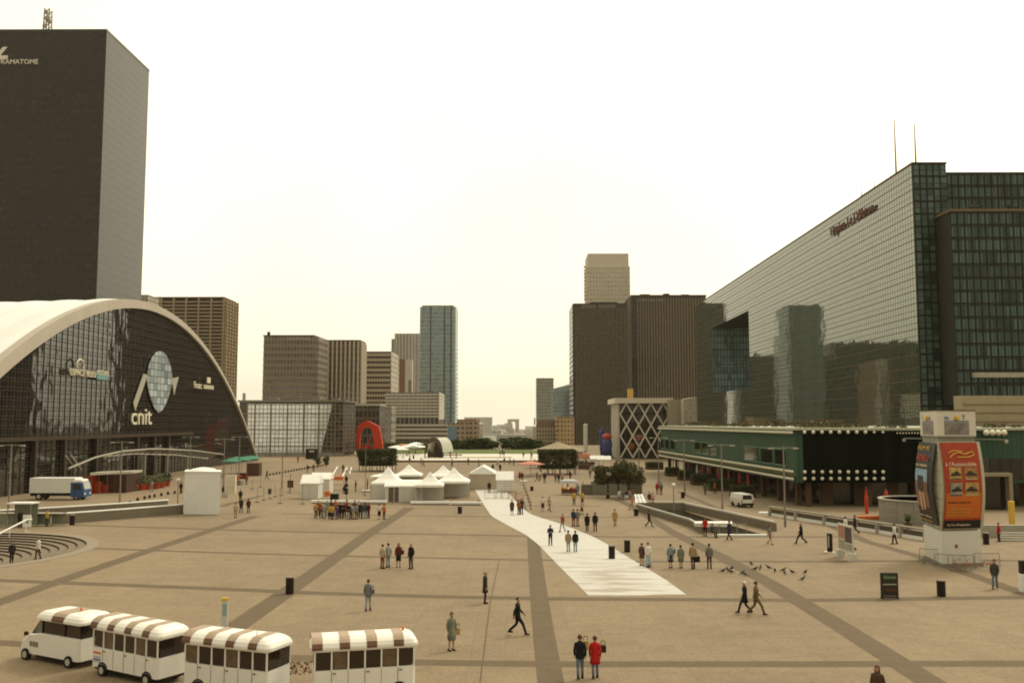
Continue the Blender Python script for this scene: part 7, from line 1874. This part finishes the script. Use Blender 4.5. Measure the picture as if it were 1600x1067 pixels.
PE = [
 (575, 954, 'step', 'B', plaid(), 'jacket', 'pjeans', 'trousers', 'person in a plaid shirt and pale jeans walking away, above the last wagon', 'r'),
 (597.5, 888, 'stand', 'BR', 'beige', 'jacket', 'rust', 'trousers', 'person in a beige top and rust-red trousers, left of the group of four', 'r'),
 (606.5, 886, 'stand2', 'BL', 'lgrey', 'jacket', 'pjeans', 'trousers', 'person in a light shirt and pale jeans in the group of four', 'b'),
 (622.5, 886, 'stand', 'F', 'wine', 'jacket', 'black', 'skirt', 'red-haired woman in a dark red top and black skirt in the group of four', 'r', 'long'),
 (642, 888.5, 'stand', 'FL', 'black', 'jacket', 'dgrey', 'trousers', 'balding person in a dark jacket at the right of the group of four', 's', 'bald', 1.05),
 (758, 942.5, 'stand', 'R', 'dark', 'coat', 'dark', 'trousers', 'person in a dark brown suit standing sideways left of the central band', 's', 'short', 1.06),
 (809, 992, 'stride', 'R', 'black', 'jacket', 'black', 'trousers', 'man in a black suit and white shirt striding right in the foreground', 'k', 'bald', 1.05),
 (705.5, 1016, 'stand', 'FR', 'gg', 'coat', 'gg', 'skirt', 'woman in a grey-green dress standing right of the last wagon', 'r', 'short', 1.0),
 (906.5, 1060, 'step', 'B', 'black', 'jacket', 'jeans', 'trousers', 'person in a black jacket and grey jeans walking beside the red coat', 'r', 'short', 1.02),
 (930, 1059, 'step', 'B', 'red', 'coat', 'jeans', 'trousers', 'person in a bright red coat walking away in the foreground', 'r', 'short', .98),
 (1164, 958, 'walk', 'L', 'black', 'coat', 'dark', 'trousers', 'white-haired person in dark clothes walking left in the right foreground', 'w'),
 (1182, 961, 'stride', 'R', 'khaki', 'jacket', 'khaki', 'trousers', 'person in a khaki brown jacket striding beside the white-haired walker', 'r', 'short', 1.05),
 (1373, 1116, 'stand', 'FL', 'brown', 'jacket', 'dark', 'trousers', 'person with brown hair and brown jacket cut off by the bottom edge', 'r', 'long', 1.0),
 (860, 852, 'hold', 'F', 'navy', 'jacket', 'black', 'trousers', 'person in a navy jacket holding something, on the white carpet', 'b'),
 (888, 862, 'step', 'B', 'tan', 'jacket', 'lgrey', 'trousers', 'person in a tan jacket and grey trousers walking up the carpet', 'b'),
 (899, 862.5, 'step', 'B', 'black', 'jacket', 'pjeans', 'trousers', 'person in a black jacket and pale jeans walking up the carpet', 'b'),
 (879, 831, 'walk', 'FL', 'rust', 'jacket', 'lgrey', 'trousers', 'person in a rust jacket stepping onto the right edge of the carpet', 'r'),
 (896, 822, 'stand', 'BR', 'navy', 'jacket', 'rust', 'trousers', 'person in a navy jacket and rust trousers right of the carpet', 'k'),
 (902.5, 822, 'stand', 'BL', 'grey', 'jacket', 'tan', 'trousers', 'person in a grey jacket and tan trousers right of the carpet', 'b'),
 (909, 804, 'step', 'R', 'pink', 'shirt', 'wine', 'skirt', 'person in a pink top and dark red skirt behind the navy and grey pair', 'r', 'long', .92),
 (917.5, 830, 'step', 'B', 'black', 'coat', 'black', 'trousers', 'left one of two people in black right of the carpet, in a long coat', 'k', 'short', 1.0),
 (930, 830.5, 'stand', 'B', 'black', 'jacket', 'dark', 'trousers', 'right one of two people in black right of the carpet, in a jacket', 'b', 'short', 1.06),
 (961, 822, 'step', 'F', 'mustard', 'coat', 'mustard', 'trousers', 'person in a long mustard coat alone right of the carpet', 'r'),
 (897, 789, 'stand', 'F', 'yellow', 'jacket', 'dark', 'trousers', 'person in a yellow top and dark trousers before the flower stall', 'r'),
 (910, 789, 'stand', 'B', 'yellow', 'jacket', 'brown', 'skirt', 'person in a yellow top and brown skirt before the flower stall', 'r'),
 (848, 799, 'stand', 'F', 'white', 'shirt', 'dark', 'skirt', 'person in a white top and dark skirt on the far plaza right of the carpet', 'b'),
 (858.5, 799, 'walk', 'FR', 'lgrey', 'shirt', 'grey', 'trousers', 'person in grey walking on the far plaza right of the carpet', 'b'),
 (800, 804.5, 'stand', 'B', 'brown', 'coat', 'brown', 'skirt', 'person in a brown dress on the carpet near the barriers', 'r'),
 (810.5, 804, 'stand', 'FR', 'rust', 'jacket', 'brown', 'trousers', 'person in a rust jacket on the carpet near the barriers', 'r'),
 (815, 803.5, 'stand2', 'FL', 'dark', 'jacket', 'black', 'trousers', 'tall person in dark clothes on the carpet near the barriers', 'k', 'short', 1.05),
 (1003, 884, 'stand', 'BR', 'brown', 'coat', 'beige', 'trousers', 'person in a brown jacket at the right edge of the carpet', 'r', 'short', .96),
 (1013, 885.5, 'stand2', 'FR', 'white', 'jacket', 'skirtb', 'longskirt', 'person in a white shirt and long pale blue skirt by the carpet', 'r', 'short', 1.02),
 (1048, 887.5, 'step', 'B', 'blueg', 'coat', 'black', 'skirt', 'person in a blue-grey jacket with bare legs and a dark bag', 'k'),
 (1064, 887.5, 'step', 'B', 'gg', 'coat', 'gg', 'skirt', 'person in a grey-green coat with bare legs', 'k', 'short', .95),
 (1083, 889, 'step', 'B', 'tan', 'jacket', 'dark', 'trousers', 'person in a tan jacket carrying a dark bag', 'b', 'short', 1.08),
 (1108.5, 888, 'stand', 'B', 'grey', 'jacket', 'dark', 'trousers', 'person in a grey jacket standing alone left of the pigeons', 'b', 'short', 1.02),
 (1014, 823, 'walk', 'R', 'dark', 'jacket', 'black', 'trousers', 'person in dark clothes walking below the stair well wall', 'k', 'short', .95),
 (1102, 838, 'hold', 'BR', 'red', 'jacket', 'dark', 'trousers', 'person in a bright red top at the mouth of the stair well', 'r', 'short', 1.0),
 (1113, 839.5, 'sit', 'FR', 'dgrey', 'jacket', 'dark', 'trousers', 'person in grey crouching right of the red top at the stair well', 'k', 'short', 1.0),
 (1140, 844, 'walk', 'BL', 'navy', 'coat', 'dark', 'trousers', 'person in a long navy coat at the mouth of the stair well', 'r', 'short', 1.0),
 (1203, 850.5, 'walk', 'FR', 'gg', 'shirt', 'rust', 'shorts', 'person in a grey-green top with bare legs right of the stair well', 'k', 'short', .92),
 (1252, 850, 'stride', 'L', 'black', 'jacket', 'black', 'trousers', 'person in a black suit striding on the right of the plaza', 's', 'bald', 1.06),
 (1321.5, 836, 'stand', 'BL', 'white', 'jacket', 'dark', 'trousers', 'person in a white top behind the white poster stand', 'b', 'short', 1.0),
 (1336, 834, 'walk', 'L', 'dark', 'jacket', 'black', 'trousers', 'person in a dark jacket with an orange bag behind the white poster stand', 'k', 'short', 1.02),
 (1398, 850, 'step', 'L', 'white', 'jacket', 'black', 'trousers', 'person in a white shirt and black trousers walking left of the poster tower', 'b', 'short', 1.02),
 (1555, 919.5, 'step', 'FL', 'dgrey', 'jacket', 'jeans', 'trousers', 'person in a dark jacket and blue jeans at the barriers of the poster tower', 'k', 'short', 1.06),
 (1561, 846, 'stand', 'L', 'red', 'jacket', 'dark', 'trousers', 'person in a red top behind the poster tower on the right', 'k', 'short', .95),
 (988, 797, 'walk', 'L', 'orange', 'shirt', 'beige', 'shorts', 'person in an orange top left of the white walkway boards', 'r'),
 (1015, 790, 'step', 'F', 'dark', 'jacket', 'lgrey', 'trousers', 'person in a dark jacket right of the white walkway boards', 'k'),
 (1020, 791.5, 'stand', 'B', 'pink', 'shirt', 'rust', 'skirt', 'person in a pink top and rust skirt right of the white walkway boards', 'r'),
 (1027, 771.5, 'stand', 'B', 'red', 'jacket', 'wine', 'trousers', 'person in a red jacket on the far right plaza near a lamp post', 'r'),
 (1033, 773, 'stand', 'B', 'grey', 'jacket', 'dark', 'trousers', 'person in grey beside the red jacket on the far right plaza', 'k', 'short', 1.08),
 (1102, 773, 'step', 'F', 'green', 'coat', 'green', 'trousers', 'person in dark green standing before the hedges', 'k'),
 (1117, 771, 'step', 'L', 'orange', 'jacket', 'brown', 'trousers', 'person in an orange jacket standing before the hedges', 'r'),
 (73, 822, 'stand', 'BR', 'yellow', 'jacket', 'dgrey', 'trousers', 'person in a yellow-orange jacket by the left ramp wall', 'r', 'short', 1.0),
 (31, 825, 'stand', 'BL', 'black', 'coat', 'black', 'trousers', 'person in black inside the glass shelter at the left edge', 'k', 'short', 1.05),
 (368, 809, 'stand', 'B', 'beige', 'shirt', 'tan', 'trousers', 'person in a beige top, right of the white cube kiosk', 'r', 'short', .95),
 (376.5, 801, 'step', 'B', 'dark', 'coat', 'black', 'trousers', 'left one of two people in dark clothes right of the white cube kiosk', 'k', 'short', 1.0),
 (388, 801.5, 'stand', 'B', 'wine', 'jacket', 'black', 'trousers', 'right one of two people in dark clothes right of the white cube kiosk', 'k', 'short', .98),
 (375.5, 785, 'stand', 'F', 'dark', 'jacket', 'dark', 'trousers', 'person in a brown-black jacket behind the dark pair right of the kiosk', 'b'),
 (349, 777, 'stand', 'F', 'navy', 'jacket', 'pjeans', 'trousers', 'person in a navy jacket close to the right side of the cube kiosk', 'k'),
 (353.5, 777, 'stand', 'F', 'dark', 'jacket', 'lgrey', 'trousers', 'person in a dark jacket beside the navy one by the cube kiosk', 'k'),
 (592.5, 811, 'stand', 'F', 'white', 'shirt', 'black', 'skirt', 'person in a white top and black skirt right of the crowd', 'b', 'short', .92),
 (600, 811, 'stand', 'BR', 'orange', 'jacket', 'brown', 'trousers', 'person in an orange jacket right of the crowd', 'r', 'short', .95),
 (282.5, 771, 'stand', 'B', 'dark', 'jacket', 'dark', 'trousers', 'person in dark clothes beside the globe lamp left of the cube kiosk', 'k'),
 (258, 754, 'stand', 'F', 'black', 'jacket', 'lgrey', 'trousers', 'left one of two people in black at the end of the red planters', 'k'),
 (264, 753.5, 'stand', 'F', 'black', 'jacket', 'dark', 'trousers', 'right one of two people in black at the end of the red planters', 'k', 'short', 1.05),
 (237, 768, 'step', 'B', 'lgrey', 'jacket', 'lgrey', 'trousers', 'person in pale grey before the red planters', 'g'),
 (385, 757, 'stand', 'B', 'rust', 'jacket', 'wine', 'trousers', 'person in a rust jacket by the café windbreak', 'r'),
 (417, 749.5, 'walk', 'FL', 'brown', 'jacket', 'brown', 'trousers', 'person in brown walking by the near end of the bollard row', 'k'),
 (465.5, 723, 'stand', 'F', 'red', 'jacket', 'red', 'trousers', 'tiny person in red far off before the glass hall', 'r'),
 (480.5, 738, 'stand', 'F', 'dgrey', 'jacket', 'grey', 'trousers', 'person in grey just behind the small ridge tents, left', 'k'),
 (490, 737, 'stand', 'F', 'rust', 'jacket', 'dark', 'trousers', 'person in rust just behind the small ridge tents, right', 'k'),
 (536, 738, 'stand', 'F', 'dark', 'jacket', 'wine', 'trousers', 'person in dark clothes among the white poles left of the clipped trees', 'k'),
 (541, 758, 'stand', 'F', 'dark', 'jacket', 'dark', 'trousers', 'person in dark clothes behind the mast with loudspeakers', 'k'),
 (555.5, 768, 'hold', 'R', 'brown', 'jacket', 'brown', 'trousers', 'person in brown working left of the white table', 'b'),
 (574, 765, 'stand', 'L', 'rust', 'jacket', 'dark', 'trousers', 'person in a rust jacket at the left end of the pagoda tents', 'r'),
 (538, 771, 'sit', 'F', 'black', 'jacket', 'dark', 'trousers', 'person in black sitting behind the deck beams', 'k'),
 (757.5, 764, 'stand', 'F', 'pink', 'shirt', 'rust', 'shorts', 'person in a pink top on the upper carpet between the tents', 'r'),
 (764.5, 770.5, 'stand', 'F', 'dark', 'jacket', 'wine', 'trousers', 'person in dark red on the upper carpet between the tents', 'k', 'short', 1.05),
 (640, 746, 'stand', 'F', 'rust', 'jacket', 'dark', 'trousers', 'person in rust under the rear left pagoda tent', 'r'),
 (645, 746, 'stand', 'F', 'dark', 'jacket', 'dark', 'trousers', 'person in dark clothes under the rear left pagoda tent', 'k'),
 (717, 765, 'hold', 'F', 'wine', 'jacket', 'dark', 'trousers', 'person in dark red under the right pagoda tent', 'k'),
 (770, 737, 'stand', 'F', 'dark', 'jacket', 'green', 'trousers', 'person in dark green behind the gabled marquee, left of the pair', 'k'),
 (781.5, 737, 'stand', 'B', 'dark', 'coat', 'dark', 'trousers', 'person in a dark coat behind the box tent, right of the pair', 'k'),
 (839, 752, 'walk', 'R', 'rust', 'jacket', 'brown', 'trousers', 'person in rust walking below the salmon parasol', 'r'),
 (844, 750, 'stand', 'F', 'white', 'shirt', 'dark', 'trousers', 'person in a white top below the salmon parasol', 'b'),
 (851, 755, 'stand', 'B', 'dark', 'jacket', 'wine', 'trousers', 'tall person in dark red below the clipped trees, left', 'k', 'short', 1.12),
 (868, 753, 'stand', 'F', 'rust', 'jacket', 'brown', 'trousers', 'left one of three people below the clipped trees, in rust', 'r'),
 (873, 755, 'stand', 'F', 'navy', 'jacket', 'dark', 'trousers', 'middle one of three people below the clipped trees, in navy', 'k'),
 (878.5, 753, 'stand', 'F', 'pink', 'jacket', 'dark', 'trousers', 'right one of three people below the clipped trees, in pink', 'r'),
 (891, 750, 'stand', 'F', 'wine', 'jacket', 'dark', 'trousers', 'single person in dark red below the right end of the clipped trees', 'k'),
 (812, 751, 'stand', 'B', 'rust', 'jacket', 'dark', 'skirt', 'person in rust left of the salmon parasol', 'r'),
 (816, 752, 'stand', 'F', 'wine', 'jacket', 'dark', 'trousers', 'person in wine red left of the salmon parasol', 'k'),
 (931, 748, 'stand', 'F', 'dark', 'jacket', 'dark', 'trousers', 'person in dark clothes left of the leafy tree clump', 'k'),
 (922, 746.5, 'stand', 'F', 'grey', 'jacket', 'grey', 'trousers', 'person in grey far off left of the leafy tree clump', 'k'),
 (887, 770, 'stand', 'L', 'rust', 'jacket', 'rust', 'trousers', 'person in rust behind the flower stall, left', 'r'),
 (903, 774, 'stand', 'F', 'blueg', 'jacket', 'jeans', 'trousers', 'person in blue-grey at the flower stall, right', 'k'),
 (911, 771, 'stand', 'F', 'mustard', 'jacket', 'dark', 'trousers', 'person in mustard at the right end of the flower stall', 'b'),
]
for a in PE: person(*a)
for (px, py, cols_, lb) in ((968, 779, ('white', 'lgrey'), 'person in white sitting at the left under the leafy trees'), (973, 780, ('grey', 'dark'), 'person in grey sitting under the leafy trees'), (979, 780, ('dark', 'white'), 'person with white trousers sitting under the leafy trees'),
                        (984, 779, ('lgrey', 'jeans'), 'person in pale grey sitting under the leafy trees'), (989, 779, ('rust', 'lgrey'), 'person in rust sitting at the right under the leafy trees')):
    person(px, py, 'sit', 'F', cols_[0], 'jacket', cols_[1], 'trousers', lb, 'b')
    p = G(px, py); c_ = MB(); t = thing('garden_chair', 'white garden chair under the leafy trees, seat of the ' + lb, 'chair', (p.x, p.y + .05, 0), world=False, group='white garden chairs under the leafy trees')
    t['label'] = 'white garden chair, ' + lb.replace('person ', 'under the person ').replace(' sitting', '')
    MB().box(-.22, -.2, .40, .22, .2, .43).build('seat', M_white, t); MB().box(-.22, .2, .43, .22, .23, .85).build('backrest', M_white, t)
    for sx in (-.19, .19):
        for sy in (-.17, .19): MB().tube((sx, sy, 0), (sx, sy, .4), .018, n=5).build('leg', M_white, t)
# people on the round stairs
def on_steps(px, py, guess):
    # the step whose level the ray reaches
    for k in range(14):
        z = -.12 * (k + 1); q = G(px, py, z); r_ = (q.xy - STC).length
        if STR - 1.0 - (k + 1)*.70 <= r_ <= STR - 1.0 - k*.70: return q
    return G(px, py, guess)
for (px, py, f, top, low, lb, h_) in ((18, 880, 'FR', 'dark', 'black', 'person in a dark coat on the round stairs at the left edge', 'r'), (59, 874, 'FL', 'white', 'brown', 'person in a white shirt walking up the round stairs', 'r')):
    q = on_steps(px, py, -.4); person(0, 0, 'step', f, top, 'jacket', low, 'trousers', lb, h_, Yz=q)
# the crowd in front of the deck beams
CR = [(493, 809, 'mustard', 'brown', 'orange scarf at the left end', .98), (497, 806, 'rust', 'dark', 'rust jacket behind the left end', 1.0), (501.5, 809, 'rust', 'black', 'second from the left in rust', 1.0), (506.5, 810, 'lgrey', 'pjeans', 'in light grey and pale jeans', 1.0),
      (511, 807, 'gg', 'dark', 'in grey-green behind', 1.02), (515, 811, 'yellow', 'dark', 'in bright yellow, left one', .92), (519.5, 811.5, 'yellow', 'navy', 'in bright yellow, right one', .92), (517, 806, 'dark', 'dark', 'in black behind the two yellow tops', 1.04),
      (524, 806, 'orange', 'dark', 'in orange in the back row', 1.1), (526, 811, 'purple', 'purple', 'in purple in the front row', .88), (530, 809, 'dark', 'dark', 'in black beside the purple one', 1.0), (533.5, 810, 'black', 'dark', 'in black in the middle', 1.0), (538, 809.5, 'wine', 'black', 'in wine red in the middle', 1.02),
      (541.5, 806, 'rust', 'black', 'in rust in the back row, centre', 1.05), (544, 811, 'black', 'lgrey', 'in black with grey trousers', .98), (548, 810.5, 'blueg', 'dark', 'in pale blue, left one', .92), (552, 811, 'lgrey', 'beige', 'in pale grey, centre right', .92), (554, 806, 'brown', 'dark', 'in brown in the back row', 1.02),
      (556.5, 811, 'blueg', 'brown', 'in pale blue, right one', .94), (560, 807, 'pink', 'dark', 'in pink in the back row', 1.02), (563, 810, 'dark', 'black', 'in black, third from the right', 1.02), (567.5, 810, 'dgrey', 'pjeans', 'in dark grey and pale jeans', 1.0), (571, 809.5, 'dgrey', 'jeans', 'in dark grey, next to the right end', 1.02), (576, 809.5, 'wine', 'wine', 'in wine red at the right end', 1.0)]
rd = random.Random(11)
for k, (px, py, top, low, lb, s_) in enumerate(CR):
    person(px, py, rd.choice(('stand', 'stand2', 'hold')), rd.uniform(-.7, .7) + (math.pi if rd.random() < .45 else 0), top, 'jacket', low, 'trousers', 'person of the crowd before the deck beams, ' + lb, rd.choice('bkkrr'), s=s_, group='crowd before the deck beams')
# tiny figures far off
rd = random.Random(21)
for k in range(34):
    if k < 10: px, py = rd.uniform(625, 845), rd.uniform(724.5, 731); g_ = 'walkers along the dark basin kerb'; lb = 'tiny walker on the paving along the dark kerb of the basin'
    elif k < 20: px, py = rd.uniform(625, 835), 0; g_ = 'figures on the pale basin terrace'; lb = 'tiny figure standing on the pale basin terrace'
    elif k < 28: px, py = rd.uniform(612, 660), rd.uniform(712, 727); g_ = 'guests of the far café'; lb = 'tiny guest standing between the parasols of the far café'
    else: px, py = rd.uniform(905, 938), rd.uniform(726, 736); g_ = 'shoppers at the far stalls'; lb = 'tiny shopper at the far stalls right of the clipped trees'
    q = None
    if 10 <= k < 20: Y = rd.uniform(252, 288); q = (pxX(px, Y), Y, .552)
    person(px, py, rd.choice(('stand', 'step', 'walk')), rd.uniform(0, 6), rd.choice(('dark', 'rust', 'wine', 'white', 'navy', 'brown', 'grey')), 'jacket', rd.choice(('dark', 'brown', 'lgrey', 'jeans')), 'trousers', lb, rd.choice('bkr'), group=g_, Yz=q)
bag(911, 1045, .98, 'mustard', 'yellow shoulder bag on the person in the black jacket, foreground', .28, .38, .12, .1)
bag(938, 1045, .85, 'dark', 'dark handbag beside the bright red coat', .26, .3, .12)
bag(714, 1010, .72, 'mustard', 'pale yellow bag held by the woman in the grey-green dress', .2, .32, .05)
bag(1052, 880, .88, 'black', 'black bag between the two people with bare legs', .34, .28)
bag(1089.5, 887, .62, 'black', 'dark briefcase of the person in the tan jacket', .40, .42)
bag(628, 880, .82, 'black', 'black handbag of the red-haired woman', .3, .28)
bag(1336, 830, 1.1, 'orange', 'orange bag of the person behind the white poster stand', .25, .3)
bag(580, 947, .84, 'dark', 'small dark bag of the person in the plaid shirt', .14, .2, .1)
# white shirt front of the striding suit
